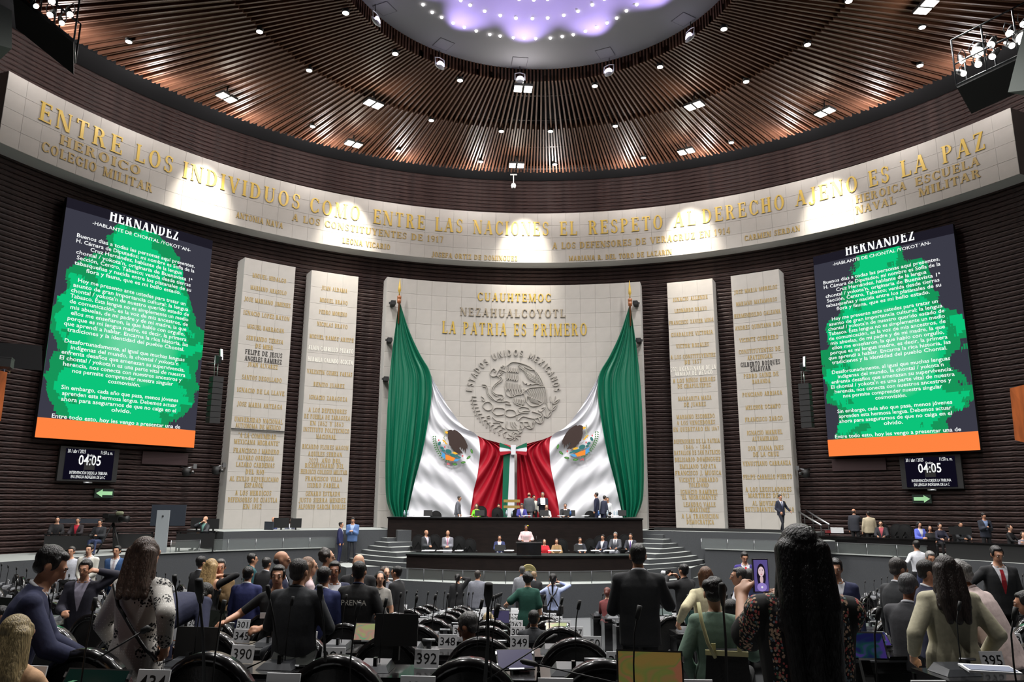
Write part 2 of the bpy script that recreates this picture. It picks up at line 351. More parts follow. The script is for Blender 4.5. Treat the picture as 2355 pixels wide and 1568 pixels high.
# curved flights of steps on both sides of the dais
for s, lab in ((-1, 'curved grey carpeted steps left of the dais desks'), (1, 'curved grey carpeted steps right of the dais desks')):
    root = thing('staircase', (G[0]+s*7.4, 34, ZMID), lab, 'stairs')
    inv = -np.array(root.location)
    for k in range(8):
        b = MB(); r = 8.62-.27*k; z1 = ZMID+(k+1)*(ZST-ZMID)/8
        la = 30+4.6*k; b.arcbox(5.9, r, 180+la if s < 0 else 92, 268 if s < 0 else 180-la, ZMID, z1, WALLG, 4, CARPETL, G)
        b.v = [(x+inv[0], y+inv[1], z+inv[2]) for x, y, z in b.v]; build(b, 'step', root)
# brick wall: every course is a proud slab with a shadow joint
wall = MB(); wall.arcbox(20.96, 21.3, -118, 118, 0, 21.0, BRICKGAP, 3); wl = build(wall, 'wall_front', kind='structure')
c = MB()
n = 110
prof = [(20.90, .0), (20.88, .02), (20.845, .12), (20.86, .165), (20.97, .175), (20.97, 0)]
vs = []; L_ = len(prof)
for i in range(n+1):
    a = -118+236*i/n
    for j, (r, z) in enumerate(prof): vs.append(pol(r+.0, a, z))
c.add(vs, [(i*L_+j, (i+1)*L_+j, (i+1)*L_+(j+1) % L_, i*L_+(j+1) % L_) for i in range(n) for j in range(L_-1)], BRICK)
cm = c.mesh('brick_course')
for k in range(105): put('brick_course', cm, wl, (0, 0, .2*k))
vd = MB(); vd.arcbox(20.9, 21.1, -118, 118, 21.0, 22.6, VOID, 3); vd.arcbox(19.6, 20.92, -118, 118, 21.0, 21.25, VOID, 3); build(vd, 'trim_5', kind='structure')
# rear half of the hall behind the camera
rw = MB(); rw.arcbox(20.96, 21.2, 118, 242, 0, 21.0, BRICKGAP, 4); build(rw, 'wall_back', kind='structure')
# ---------------------------------------------------------------- stone slabs
def slab_mesh(wd, ht, th=.005):
    b = MB(); e = .006; b.add([(-wd/2, 0, 0), (wd/2, 0, 0), (wd/2, 0, ht), (-wd/2, 0, ht), (-wd/2+e, -th, e), (wd/2-e, -th, e), (wd/2-e, -th, ht-e), (-wd/2+e, -th, ht-e)],
        [(4, 5, 6, 7), (0, 1, 5, 4), (1, 2, 6, 5), (2, 3, 7, 6), (3, 0, 4, 7)], STONE); return b.mesh('stone_slab')
def slabs(root, R, a0, a1, z0, z1, nc, nr, jit=0.):
    da = (a1-a0)/nc; wd = R*math.radians(da)-.005; ht = (z1-z0)/nr-.005; me = slab_mesh(wd, ht)
    for i in range(nc):
        for j in range(nr):
            a = a0+da*(i+.5); p = pol(R, a, z0+(z1-z0)*j/nr+.0025)
            o = put('stone_slab', me, root, tuple(p-np.array(root.location)), -(math.radians(a)+AX))
def wloc(r):
    l = Vector((0, 0, 0))
    while r is not None: l = l+r.location; r = r.parent
    return l
def setloc(b, root):
    l = wloc(root); b.v = [(x-l[0], y-l[1], z-l[2]) for x, y, z in b.v]; return b
def wthing(name, a, r, z, label, cat, group=None): return thing(name, pol(r, a, z), label, cat, group)
class Loc:                                                     # build in world coordinates, store relative to the root
    def __init__(s, root): s.r = root
    def b(s, mb, name, **k): return build(setloc(mb, s.r), name, s.r, **k)
fz = wthing('frieze', 0, 20.4, 16.08, 'long curved limestone frieze with gilt letters above the flag', 'frieze')
b = MB(); b.arcbox(20.012, 20.9, -67.3, 66.2, 16.08, 18.78, MORTAR, 1.5); FZ = Loc(fz); FZ.b(b, 'core')
slabs(fz, 20.0, -67.3, 66.2, 16.08, 18.78, 64, 4)
RF = 19.993
def wline(root, text, a0, a1, z, h, m, R=RF, dep=.018, gl=None, name='inscription', slope=0.):
    gl = gl or GL2; ad = advance(text, gl, .12); W = math.radians(a1-a0)*R; ws = W/ad; b = MB(); x = 0
    fn = cylfn(R, a0, z, slope)
    for ch in text: raised(b, fn, gl[ch][1], x, h, ws, dep, m); x += (gl[ch][0]+.12)*ws
    return build(setloc(b, root), name, root, **({'kind': 'stuff'} if name == 'inscription' else {}))
def wletters(root, text, a0, a1, z, h, m, R=RF, dep=.03, name='letter'):
    ad = advance(text, GL, .2); W = math.radians(a1-a0)*R; ws = W/ad; x = 0; fn = cylfn(R, a0, z)
    for ch in text:
        b = MB(); raised(b, fn, GL[ch][1], x, h, ws, dep, m); x += (GL[ch][0]+.2)*ws
        if GL[ch][1]: build(setloc(b, root), name, root)
def pxa(x, y, R=RF): return cyl(x, y, R)[0]
for wd, x0, x1, y0, y1 in [('ENTRE', 90, 283, 250, 330), ('LOS', 312, 398, 345, 378), ('INDIVIDUOS', 422, 690, 380, 465), ('COMO', 712, 828, 470, 500), ('ENTRE', 858, 977, 500, 525),
        ('LAS', 1000, 1064, 530, 540), ('NACIONES', 1088, 1262, 535, 540), ('EL', 1287, 1327, 540, 540), ('RESPETO', 1353, 1525, 535, 525), ('AL', 1550, 1600, 520, 515),
        ('DERECHO', 1615, 1805, 515, 475), ('AJENO', 1830, 1974, 470, 435), ('ES', 1998, 2046, 420, 410), ('LA', 2072, 2133, 400, 385), ('PAZ', 2167, 2268, 370, 340)]:
    wletters(fz, wd, pxa(x0, y0), pxa(x1, y1), 17.56, .74, GOLD)
for tx, p0, p1, z, h in [('HEROICO', (135, 330), (325, 385), 17.0, .38), ('COLEGIO MILITAR', (95, 338), (352, 425), 16.45, .38), ('A LOS CONSTITUYENTES DE 1917', (672, 500), (1020, 560), 16.95, .34),
        ('A LOS DEFENSORES DE VERACRUZ EN 1914', (1270, 570), (1680, 535), 16.83, .34), ('LEONA VICARIO', (787, 560), (897, 576), 16.3, .27), ('ANTONIA NAVA', (542, 500), (650, 524), 16.45, .27),
        ('JOSEFA ORTIZ DE DOMINGUEZ', (993, 590), (1190, 600), 16.17, .26), ('MARIANA R. DEL TORO DE LAZARIN', (1308, 598), (1545, 585), 16.17, .26), ('CARMEN SERDAN', (1712, 555), (1840, 530), 16.34, .27),
        ('HEROICA', (1968, 466), (2085, 438), 17.0, .36), ('ESCUELA', (2105, 430), (2255, 388), 17.0, .36), ('NAVAL', (1968, 487), (2060, 465), 16.5, .36), ('MILITAR', (2113, 455), (2258, 415), 16.5, .36)]:
    wline(fz, tx, pxa(*p0), pxa(*p1), z, h, DULL)
# central wall block
cb = wthing('stone_block', 0, 20.4, ZST, 'wide curved limestone wall block behind the hanging flag', 'wall block')
CBL = Loc(cb); b = MB(); b.arcbox(20.052, 20.9, -18.25, 18.4, ZST, 14.9, MORTAR, 1.5); CBL.b(b, 'core')
slabs(cb, 20.04, -18.25, 18.4, ZST, 14.9, 17, 16)
wletters(cb, 'CUAUHTEMOC', -5.18, 5.53, 14.02, .42, GOLD, 20.033)
wletters(cb, 'NEZAHUALCOYOTL', -7.65, 7.6, 13.2, .42, BROWNL, 20.033)
wletters(cb, 'LA PATRIA ES PRIMERO', -10.2, 10.7, 12.25, .62, GOLD, 20.033)
# steles with inscriptions: (text, picture height of the line's middle, colour)
ST = [(-37.75, -31.0, 'first from the left, beside the left screen', 600, 555, [('MIGUEL HIDALGO', 635), ('MARIANO ABASOLO', 663), ('JOSE MARIANO JIMENEZ', 691), ('IGNACIO LOPEZ RAYON', 722), ('MIGUEL BARRAGAN', 752),
        ('SERVANDO TERESA', 778), ('DE MIER', 794), ('FELIPE DE JESUS', 810, 1), ('ANGELES RAMIREZ', 825, 1), ('JUAN ALVAREZ', 838), ('SANTOS DEGOLLADO', 868), ('IGNACIO DE LA LLAVE', 898), ('JOSE MARIA ARTEAGA', 930),
        ('UNIVERSIDAD NACIONAL', 965), ('AUTONOMA DE MEXICO', 979), ('"A LA COMUNIDAD', 1001), ('MEXICANA MIGRANTE"', 1016), ('FRANCISCO I MADERO', 1036), ('ALVARO OBREGON', 1052), ('LAZARO CARDENAS', 1068), ('DEL RIO', 1084),
        ('AL EXILIO REPUBLICANO', 1101), ('ESPAÑOL', 1115), ('A LOS HEROICOS', 1133), ('DEFENSORES DE CUAUTLA', 1149), ('EN 1812', 1164)]),
      (-28.8, -22.3, 'second from the left', 765, 740, [('JUAN ALDAMA', 664), ('MIGUEL BRAVO', 692), ('PEDRO MORENO', 719), ('NICOLAS BRAVO', 747), ('MIGUEL RAMOS ARIZPE', 777), ('ELVIA CARRILLO PUERTO', 803, 2), ('HERMILA GALINDO ACOSTA', 829, 2),
        ('VALENTIN GOMEZ FARIAS', 857), ('BENITO JUAREZ', 885), ('IGNACIO ZARAGOZA', 915), ('A LOS DEFENSORES', 944), ('DE PUEBLA DE ZARAGOZA', 959), ('EN 1862 Y 1863', 974), ('INSTITUTO POLITECNICO', 989), ('NACIONAL', 1004),
        ('RICARDO FLORES MAGON', 1028), ('AQUILES SERDAN', 1044), ('2023. AÑO DEL', 1059), ('BICENTENARIO DEL', 1071), ('HEROICO COLEGIO MILITAR', 1085), ('FRANCISCO VILLA', 1101), ('ISIDRO FABELA', 1116), ('GENARO ESTRADA', 1135),
        ('JUSTO SIERRA MENDEZ', 1150), ('ALFONSO GARCIA ROBLES', 1165)]),
      (22.2, 28.5, 'third, just right of the flag wall', 1592, 1612, [('IGNACIO ALLENDE', 685), ('LEONARDO BRAVO', 711), ('FRANCISCO XAVIER MINA', 738), ('GUADALUPE VICTORIA', 766), ('VICTOR ROSALES', 793), ('A LOS CONSTITUYENTES', 818), ('DE 1857', 831),
        ('2021 BICENTENARIO DE LA', 846, 2), ('ARMADA DE MEXICO', 857, 2), ('A LOS NIÑOS HEROES', 873), ('DE CHAPULTEPEC', 886), ('MARGARITA MAZA', 915), ('DE JUAREZ', 929), ('MARIANO ESCOBEDO', 957), ('A LOS VENCEDORES', 971),
        ('EN QUERETARO EN 1867', 986), ('DEFENSORES DE LA PATRIA', 1014), ('1846 - 1848', 1027), ('BATALLON DE SAN PATRICIO', 1040), ('BELISARIO DOMINGUEZ', 1056), ('EMILIANO ZAPATA', 1072), ('FRANCISCO J. MUGICA', 1087),
        ('VICENTE LOMBARDO', 1103), ('TOLEDANO', 1115), ('IGNACIO RAMÍREZ', 1131), ('"EL NIGROMANTE"', 1143), ('LEANDRO VALLE', 1160), ('MARTÍNEZ', 1172), ('A LA TRANSICIÓN', 1187), ('DEMOCRÁTICA', 1200)]),
      (31.0, 37.4, 'fourth, beside the right screen', 1738, 1765, [('JOSE MARIA MORELOS', 665), ('MARIANO MATAMOROS', 693), ('HERMENEGILDO GALEANA', 721), ('ANDRES QUINTANA ROO', 749), ('VICENTE GUERRERO', 778), ('CONSTITUYENTES DE', 805), ('APATZINGAN', 820),
        ('GILBERTO BOSQUES', 835, 1), ('SALDIVAR', 847, 1), ('PEDRO SAINZ DE', 862), ('BARANDA', 876), ('PONCIANO ARRIAGA', 905), ('MELCHOR OCAMPO', 935), ('FRANCISCO ZARCO', 963), ('IGNACIO MANUEL', 994), ('ALTAMIRANO', 1008),
        ('SOR JUANA INES', 1030), ('DE LA CRUZ', 1044), ('VENUSTIANO CARRANZA', 1065), ('FELIPE CARRILLO PUERTO', 1096), ('A LOS LEGISLADORES', 1125), ('MARTIRES DE 1913', 1139), ('AL MOVIMIENTO', 1157), ('ESTUDIANTIL DE 1968', 1171)])]
for a0, a1, where, xt, xb, lines in ST:
    s_ = wthing('stone_stele', (a0+a1)/2, 20.4, ZST, 'tall limestone stele of inscribed names, '+where, 'stele', 'inscribed steles beside the flag'); SL = Loc(s_)
    b = MB(); b.arcbox(20.052, 20.9, a0, a1, ZST, 14.72, MORTAR, 1.6); SL.b(b, 'core')
    slabs(s_, 20.04, a0, a1, ZST, 14.72, 3, 15)
    for ln in lines:
        tx, py = ln[0], ln[1]; k = ln[2] if len(ln) > 2 else 0
        z = cyl(xt+(xb-xt)*(py-600)/600, py, 20.0)[1]; wd = min(2.12, len(tx)*.108+.05); am = (a0+a1)/2; hw = math.degrees(wd/2/20)
        h = .2 if k == 0 else .215
        wline(s_, tx, am-hw, am+hw, z-h/2, h, (DULL, BLACKL, WHITEL)[k], 20.033, .010)
b = MB(); b.arcbox(19.96, 20.02, -37.75, -31.0, cyl(580, 988, 20)[1]-.015, cyl(580, 988, 20)[1]+.015, INK, 2); build(b, 'trim_6', kind='structure')
# ---------------------------------------------------------------- ceiling
ZCE = ZC+16.6; DX, DY = .9, 21.1
ce = MB(); ce.prism([(CX+23*math.cos(2*math.pi*i/72), CY+23*math.sin(2*math.pi*i/72)) for i in range(72)], ZCE+1.3, ZCE+1.5, VOID)
ceil = build(ce, 'ceiling', kind='structure')
dm = MB(); DOME = mat('white plaster dome', (168, 166, 176), .85)
ringp = [(DX+6.62*math.cos(2*math.pi*i/72), DY+6.62*math.sin(2*math.pi*i/72)) for i in range(72)]
dm.prism(ringp, ZCE+.52, ZCE+.6, DOME); dome = build(dm, 'dome', ceil)
hatch = mat('hatch outline', (120, 118, 126), .8)
def hitend(t, R=18.7):
    dx, dy = math.sin(t), math.cos(t); ox, oy = DX-CX, DY-CY; bq = ox*dx+oy*dy; cq = ox*ox+oy*oy-R*R; return -bq+math.sqrt(bq*bq-cq)
def slatmesh(nm, x0, fin):                                     # unit length along +Y from x0, scaled later
    b = MB(); b.box((0, .5, .13), (.065, 1., .26), SLAT); return b.mesh(nm)
um = slatmesh('slat', 0, 0); fm = MB(); fm.box((0, 0, .3), (.065, .16, .6), SLAT); fm = fm.mesh('fin')
NS = 288
def slat(t, r0, r1, dz=0.):
    o = put('slat', um, ceil, (DX+r0*math.sin(t), DY+r0*math.cos(t), ZCE+dz), -t); o.scale = (1, r1-r0, 1)
far = MB()
def farslat(t, r0, r1, dz=0.):
    u = np.array([math.sin(t), math.cos(t), 0]); v = np.array([u[1], -u[0], 0])*.0325; A = np.array([DX, DY, ZCE+dz]); q = [A+u*r0-v, A+u*r0+v, A+u*r1+v, A+u*r1-v]
    far.add([*q, *[p+np.array([0, 0, .26]) for p in q]], [(3, 2, 1, 0), (4, 5, 6, 7), (0, 1, 5, 4), (1, 2, 6, 5), (2, 3, 7, 6), (3, 0, 4, 7)], SLAT)
for i in range(NS):
    t = 2*math.pi*(i+.5)/NS; d = (math.degrees(t)+180) % 360-180
    if abs(d) > 101: farslat(t, 6.6, hitend(t)); continue
    slat(t, 6.6, hitend(t)); put('fin', fm, ceil, (DX+6.68*math.sin(t), DY+6.68*math.cos(t), ZCE-.02), -t)
for i in range(NS):
    t = 2*math.pi*i/NS; d = (math.degrees(t)+180) % 360-180
    if abs(d) > 93: farslat(t, 10.5, hitend(t)-.02, -.06); continue
    slat(t, 10.5+rng.uniform(-.05, .05), hitend(t)-.02, -.06)
build(far, 'far_slats', ceil, kind='stuff')
# faint seams across the slats: thin metal carriers above them
for rr in (8.2, 10.3, 12.9, 15.4):
    b = MB(); b.arcbox(rr, rr+.06, -120, 120, ZCE+.27, ZCE+.33, GREYM, 3, None, (DX, DY)); build(b, 'slat_carrier', ceil)
# ---------------------------------------------------------------- corner boxes, booth window and wooden balcony ends
CBOX = mat('grey green plaster', (106, 112, 108), .8)
def quadbox(name, pxs, d, th, m, kind='structure', **k):        # a block whose front face is given by its corners, extruded away from the hall
    P4 = [at(x, y, dd) for (x, y), dd in zip(pxs, d if hasattr(d, '__len__') else [d]*4)]; n = np.cross(P4[1]-P4[0], P4[2]-P4[0]); n /= np.linalg.norm(n)
    if n@(P4[0]-ORG) < 0: n = -n
    b = MB(); b.add(P4+[p+n*th for p in P4], [(0, 1, 2, 3), (0, 4, 5, 1), (1, 5, 6, 2), (2, 6, 7, 3), (3, 7, 4, 0), (7, 6, 5, 4)], m)
    if kind: k['kind'] = kind
    return build(b, name, **k)
quadbox('trim_7', [(-120, -60), (28, 25), (27, 112), (-120, 70)], [19, 20, 20, 19], 1.2, CBOX)
quadbox('trim_8', [(2356, 60), (2460, 20), (2460, 195), (2318, 212)], [20, 19, 19, 20], 1.2, CBOX)
# ---------------------------------------------------------------- the hanging flag
FGREEN = mat('green satin', (0, 96, 70), .4, spec=.6); FWHITE = mat('white satin', (216, 216, 222), .55, spec=.35); FRED = mat('crimson satin', (160, 10, 34), .5, spec=.4)
RFL = 19.55
def ppath(pts):                                                 # polyline through picture points on the wall cylinder -> function of 0..1
    q = np.array([[p[0], p[1]] for p in pts], float); d = np.r_[0, np.cumsum(np.hypot(*np.diff(q, axis=0).T))]; d /= d[-1]
    def f(t): return np.array([np.interp(t, d, q[:, 0]), np.interp(t, d, q[:, 1])])
    return f
def smoothp(pts, n=40):
    q = np.array(pts, float); out = []
    for i in range(len(q)-1):
        p0, p1, p2, p3 = q[max(i-1, 0)], q[i], q[i+1], q[min(i+2, len(q)-1)]
        for t in np.linspace(0, 1, 8, endpoint=False): out.append(.5*((2*p1)+(-p0+p2)*t+(2*p0-5*p1+4*p2-p3)*t*t+(-p0+3*p1-3*p2+p3)*t**3))
    out.append(q[-1]); return out
def cloth(Lp, Rp, nu, nv, fold, m, root, name, mirror=None, vmap=None):
    L, R = ppath(smoothp(Lp)), ppath(smoothp(Rp)); b = MB(); vs = []
    for j in range(nv+1):
        v = j/nv; l, r = L(v), R(v if vmap is None else vmap(v))
        for i in range(nu+1):
            u = i/nu; p = l+(r-l)*u; d = fold(u, v)*min(1, 6*v+.15)
            a, z = cyl(p[0], p[1], RFL); vs.append(pol(RFL-d, a, z))
    b.add(vs, [(j*(nu+1)+i, j*(nu+1)+i+1, (j+1)*(nu+1)+i+1, (j+1)*(nu+1)+i) for j in range(nv) for i in range(nu)], m, True)
    o = build(setloc(b, root), name, root); return o
fw_ = wthing('flag', 0, RFL, 5.0, 'huge green white and red flag draped from two corners behind the dais', 'flag')
def wv(x): s = math.sin(2*math.pi*x); return .5+.5*s*(1.25-.25*abs(s))
for s in (-1, 1):
    if s < 0: X = lambda x, y: (x, y)
    else: X = lambda x, y: (2366.5-x+(4 if y < 900 else 1), y+7 if y < 1000 else y)
    if s > 0: X = lambda x, y: (2367-x, y+8*max(0, (1000-y)/310.))
    tr = lambda ps: [X(*p) for p in ps]
    # green: vertical folds fanning out from the pole top
    cloth(tr([(918, 690), (903, 790), (893, 880), (888, 980), (886, 1080), (889, 1150), (903, 1188)]), tr([(918, 690), (940, 760), (965, 815), (988, 856), (992, 900), (985, 960), (970, 1040), (952, 1110), (934, 1190)]), 90, 60,
          lambda u, v: (.07+.30*v)*wv(u*5.2+.22*math.sin(4*v+1))*(.65+.35*math.sin(7*u+2))+.035*wv(u*13+.3+.3*v), FGREEN, fw_, 'green_panel')
    # white: long swags from the pole side sweeping towards the middle
    cloth(tr([(988, 856), (993, 905), (985, 962), (970, 1040), (952, 1110), (934, 1190)]), tr([(988, 856), (1010, 900), (1040, 950), (1068, 983), (1096, 1001), (1103, 1022), (1101, 1070), (1091, 1120), (1083, 1160), (1080, 1190)]), 80, 90,
          lambda u, v: .30*wv(5.2*v+1.1*(1-u)**2*0-3.1*u*(1-.4*v)+.6*math.sin(2.2*u))*(.35+.65*v)*(.55+.45*u)+.03*wv(12*v-6*u), FWHITE, fw_, 'white_panel')
    cloth(tr([(1096, 1001), (1103, 1022), (1101, 1070), (1091, 1120), (1083, 1160), (1080, 1190)]), tr([(1096, 1001), (1120, 1011), (1150, 1019), (1172, 1024), (1178, 1034), (1178, 1070), (1178, 1130), (1178, 1190)]), 70, 70,
          lambda u, v: .24*wv(.35+6.0*math.atan2(v+.02, 1.05-u)/1.57*1.0)*(.35+.65*min(1, math.hypot(1-u, v)*1.3)), FRED, fw_, 'red_panel')
# bow and ribbon
FL = Loc(fw_)
def strip(ps, th, m, name, R=19.2):
    P4 = [(lambda a, z: (a, z))(*cyl(x, y, R)) for x, y in ps]; n = len(P4); b = MB()
    b.add([pol(R-th, a, z) for a, z in P4]+[pol(R, a, z) for a, z in P4], [tuple(range(n))]+[(i, (i+1) % n, n+(i+1) % n, n+i) for i in range(n)], m)
    return FL.b(b, name)
strip([(1172, 1032), (1183, 1032), (1183, 1190), (1164, 1190)], .05, FWHITE, 'ribbon')
strip([(1158, 1040), (1173, 1040), (1166, 1190), (1154, 1190)], .06, FGREEN, 'ribbon')
for s, mids in ((-1, 1178), (1, 1182)):
    for (y0, y1, w0, w1), m in (((1018, 1031, -6, -2), FGREEN), ((1029, 1040, -1, 1), FWHITE), ((1039, 1048, 1, 5), FRED)):
        k = lambda dx: mids+s*dx
        strip([(k(2), 1030+(y0-1018)*.35), (k(29), y0), (k(30), (y0+y1)/2), (k(28), y1), (k(2), 1036+(y1-1031)*.35)], .18, m, 'bow_loop')
strip([(1174, 1024), (1186, 1024), (1185, 1046), (1175, 1046)], .3, FWHITE, 'bow_knot')
# coat of arms printed on the white panels, one on each side
EB = mat('eagle brown print', (50, 31, 25), .7); EY = mat('yellow print', (222, 170, 40), .7); EG = mat('leaf green print', (52, 112, 44), .7); ET = mat('cactus teal print', (30, 104, 104), .7)
EBL = mat('sky blue print', (70, 150, 205), .7); EO = mat('orange print', (228, 130, 30), .7); EGR = mat('grey snake print', (150, 158, 130), .7); EPK = mat('pink print', (205, 80, 90), .7)
def emblem(T, root, R0):
    # T maps crop coordinates (scale 3.68 from 860,900) of the left emblem to picture points
    def pg(name, pts, m, k=0):
        A = [cyl(*T(*p), 19.2) for p in pts]; r = R0-.004*k; b = MB(); n = len(A)
        b.add([pol(r, a, z) for a, z in A]+[pol(r+.02, a, z) for a, z in A], [tuple(range(n))]+[(i, (i+1) % n, n+(i+1) % n, n+i) for i in range(n)], m)
        return build(setloc(b, root), name, root)
    def blob(name, c, rx, ry, m, k=0, rot=0., n=12):
        return pg(name, [(c[0]+rx*math.cos(q)*math.cos(rot)-ry*math.sin(q)*math.sin(rot), c[1]+rx*math.cos(q)*math.sin(rot)+ry*math.sin(q)*math.cos(rot)) for q in np.linspace(0, 2*math.pi, n, endpoint=False)], m, k)
    pg('eagle', [(618, 340), (634, 326), (655, 322), (668, 330), (680, 322), (705, 334), (735, 358), (760, 388), (780, 425), (794, 458), (790, 492), (783, 478), (778, 528), (768, 488), (760, 508), (752, 478), (742, 496), (736, 470), (722, 478),
        (738, 500), (757, 527), (735, 522), (722, 527), (705, 512), (690, 516), (675, 490), (660, 480), (652, 462), (640, 455), (634, 425), (626, 395), (628, 365)], EB, 2)
    pg('beak', [(600, 340), (618, 334), (628, 345), (622, 360), (606, 352)], EY, 3)
    for c_ in ((612, 440), (600, 425), (590, 415)): blob('claw', c_, 12, 6, EY, 3, .6)
    sn = [(600, 320), (594, 345), (602, 372), (592, 392), (606, 412), (588, 432)]
    for p, q in zip(sn[:-1], sn[1:]):
        pg('snake', [(p[0]-4, p[1]), (p[0]+4, p[1]), (q[0]+4, q[1]), (q[0]-4, q[1])], EGR, 2)
    for c_, rx, ry in (((555, 440), 12, 18), ((578, 478), 16, 11), ((590, 500), 14, 10), ((632, 508), 28, 19), ((668, 540), 26, 12), ((700, 545), 20, 9), ((722, 556), 16, 8)): blob('cactus', c_, rx, ry, ET, 1, .4)
    for c_ in ((550, 412), (600, 470), (752, 545)): blob('tuna', c_, 6, 9, EPK, 2)
    pg('stone_base', [(606, 532), (645, 545), (690, 566), (672, 590), (606, 576)], EO, 3)
    pg('water', [(566, 505), (604, 530), (606, 575), (570, 545), (580, 530)], EBL, 2); pg('water', [(674, 568), (735, 572), (700, 592), (672, 588)], EBL, 2)
    pg('yellow_stone', [(664, 512), (690, 510), (712, 528), (690, 532), (668, 524)], EY, 2)
    for i in range(13):
        t = i/12; x = 514-2*math.sin(t*3)+80*t*t+30*t*t*t; y = 378+230*t-25*t*t
        for sg in (-1, 1): blob('leaf', (x+sg*9, y+4), 10, 4.5, EG, 1, .8*sg+.3, 6)
    for c_, ro in (((828, 505), 1.3), ((802, 558), -.7), ((756, 600), -.15), ((686, 616), .1)): blob('leaf', c_, 22, 10, EG, 1, ro, 8); blob('leaf', c_, 14, 3, mat('pale leaf print', (120, 170, 80), .7), 2, ro, 6)
    pg('ribbon_tie', [(622, 604), (640, 612), (650, 626), (632, 616), (618, 624)], EPK, 2)
for T in (lambda x, y: (860+x/3.68, 900+y/3.68), lambda x, y: (860+(1885-1.045*(x-514))/3.68, 900+(y-39)/3.68)):
    e_ = put('coat_of_arms', None, fw_, (0, 0, 0)); emblem(T, e_, 19.24)
# flag poles with gilt spear points
for s, x, y0, y1, ym in ((-1, 918, 698, 640, 690), (1, 1449, 704, 645, 697)):
    a = cyl(x, ym, 19.5)[0]; zt = cyl(x, y1, 19.5)[1]; zb = cyl(x, y0, 19.5)[1]; p = pol(19.5, a, zb-1.0)
    r = thing('flag_pole', p, 'wooden flagpole tip with gilt spear point at the flag\'s upper '+('left' if s < 0 else 'right')+' corner', 'flagpole', 'poles holding the flag')
    b = MB(); b.lathe([(.04, 0), (.04, 1.0), (.09, 1.02), (.1, 1.2), (.07, 1.22), (.1, 1.25), (.1, 1.36), (.05, 1.4)], m=mat('varnished pole wood', (150, 90, 50), .4)); build(b, 'pole', r)
    b = MB(); h = zt-zb+1.0; b.lathe([(.03, 1.4), (.03, 1.55), (.075, 1.65), (.07, 1.8), (.02, h-.1), (.004, h)], m=GOLD, n=8); build(b, 'spear_point', r, label='gilt spear point')
    for k, yy in enumerate((696, 782, 872)):
        zz = cyl(x, yy, 19.5)[1]
        if k < 2 or s < 0:
            bb = thing('wall_bracket', pol(19.75, a-s*-.0+(-1.0 if s < 0 else 1.0)*(.75+.28*k), zz), 'small black bracket beside the flag\'s %s edge, %s from the top' % (('left' if s < 0 else 'right'), ('first', 'second', 'third')[k]), 'bracket', 'wall brackets at the flag edges')
            b = MB(); b.box((0, 0, 0), (.22, .5, .2), BLKM); build(b, 'mount', bb, rz=-math.radians(a)); b = MB(); b.box((0, -.1, 0), (.34, .06, .1), BLKM); build(b, 'clamp', bb)
# ---------------------------------------------------------------- carved relief of the national arms on the stone block
RELIEF = mat('carved limestone relief', (162, 157, 150), .8, noise=.06, scale=3)
rl = wthing('stone_relief', .1, 19.98, 9.2, 'round carved stone coat of arms with eagle, snake and wreath above the flag', 'relief'); RL = Loc(rl)
def rt(x, y): a, z = cyl(1040+x/6.27, 780+y/6.27, 19.98); return a, z
def rtube(pl, r=.026, nm='carved_line', sm=True, close=False):
    pl = smoothp(pl) if sm and len(pl) > 2 else [np.array(p) for p in pl]
    P_ = [pol(20.033, *rt(*p)) for p in pl]; b = MB(); n = len(P_); vs = []
    for i in range(n):                                          # low ridge with sloped sides
        t = P_[min(i+1, n-1)]-P_[max(i-1, 0)]; t /= np.linalg.norm(t)+1e-9; nr = np.array([CX-P_[i][0], CY-P_[i][1], 0]); nr /= np.linalg.norm(nr); sd = np.cross(t, nr)
        for o_, h_ in ((-1.1, -.02), (-.6, .05), (.6, .05), (1.1, -.02)): vs.append(P_[i]+sd*r*o_+nr*h_)
    b.add(vs, [(4*i+j, 4*i+j+1, 4*i+5+j, 4*i+4+j) for i in range(n-1) for j in range(3)]+[(0, 3, 2, 1), tuple(4*(n-1)+j for j in range(4))], RELIEF)
    return RL.b(b, nm)
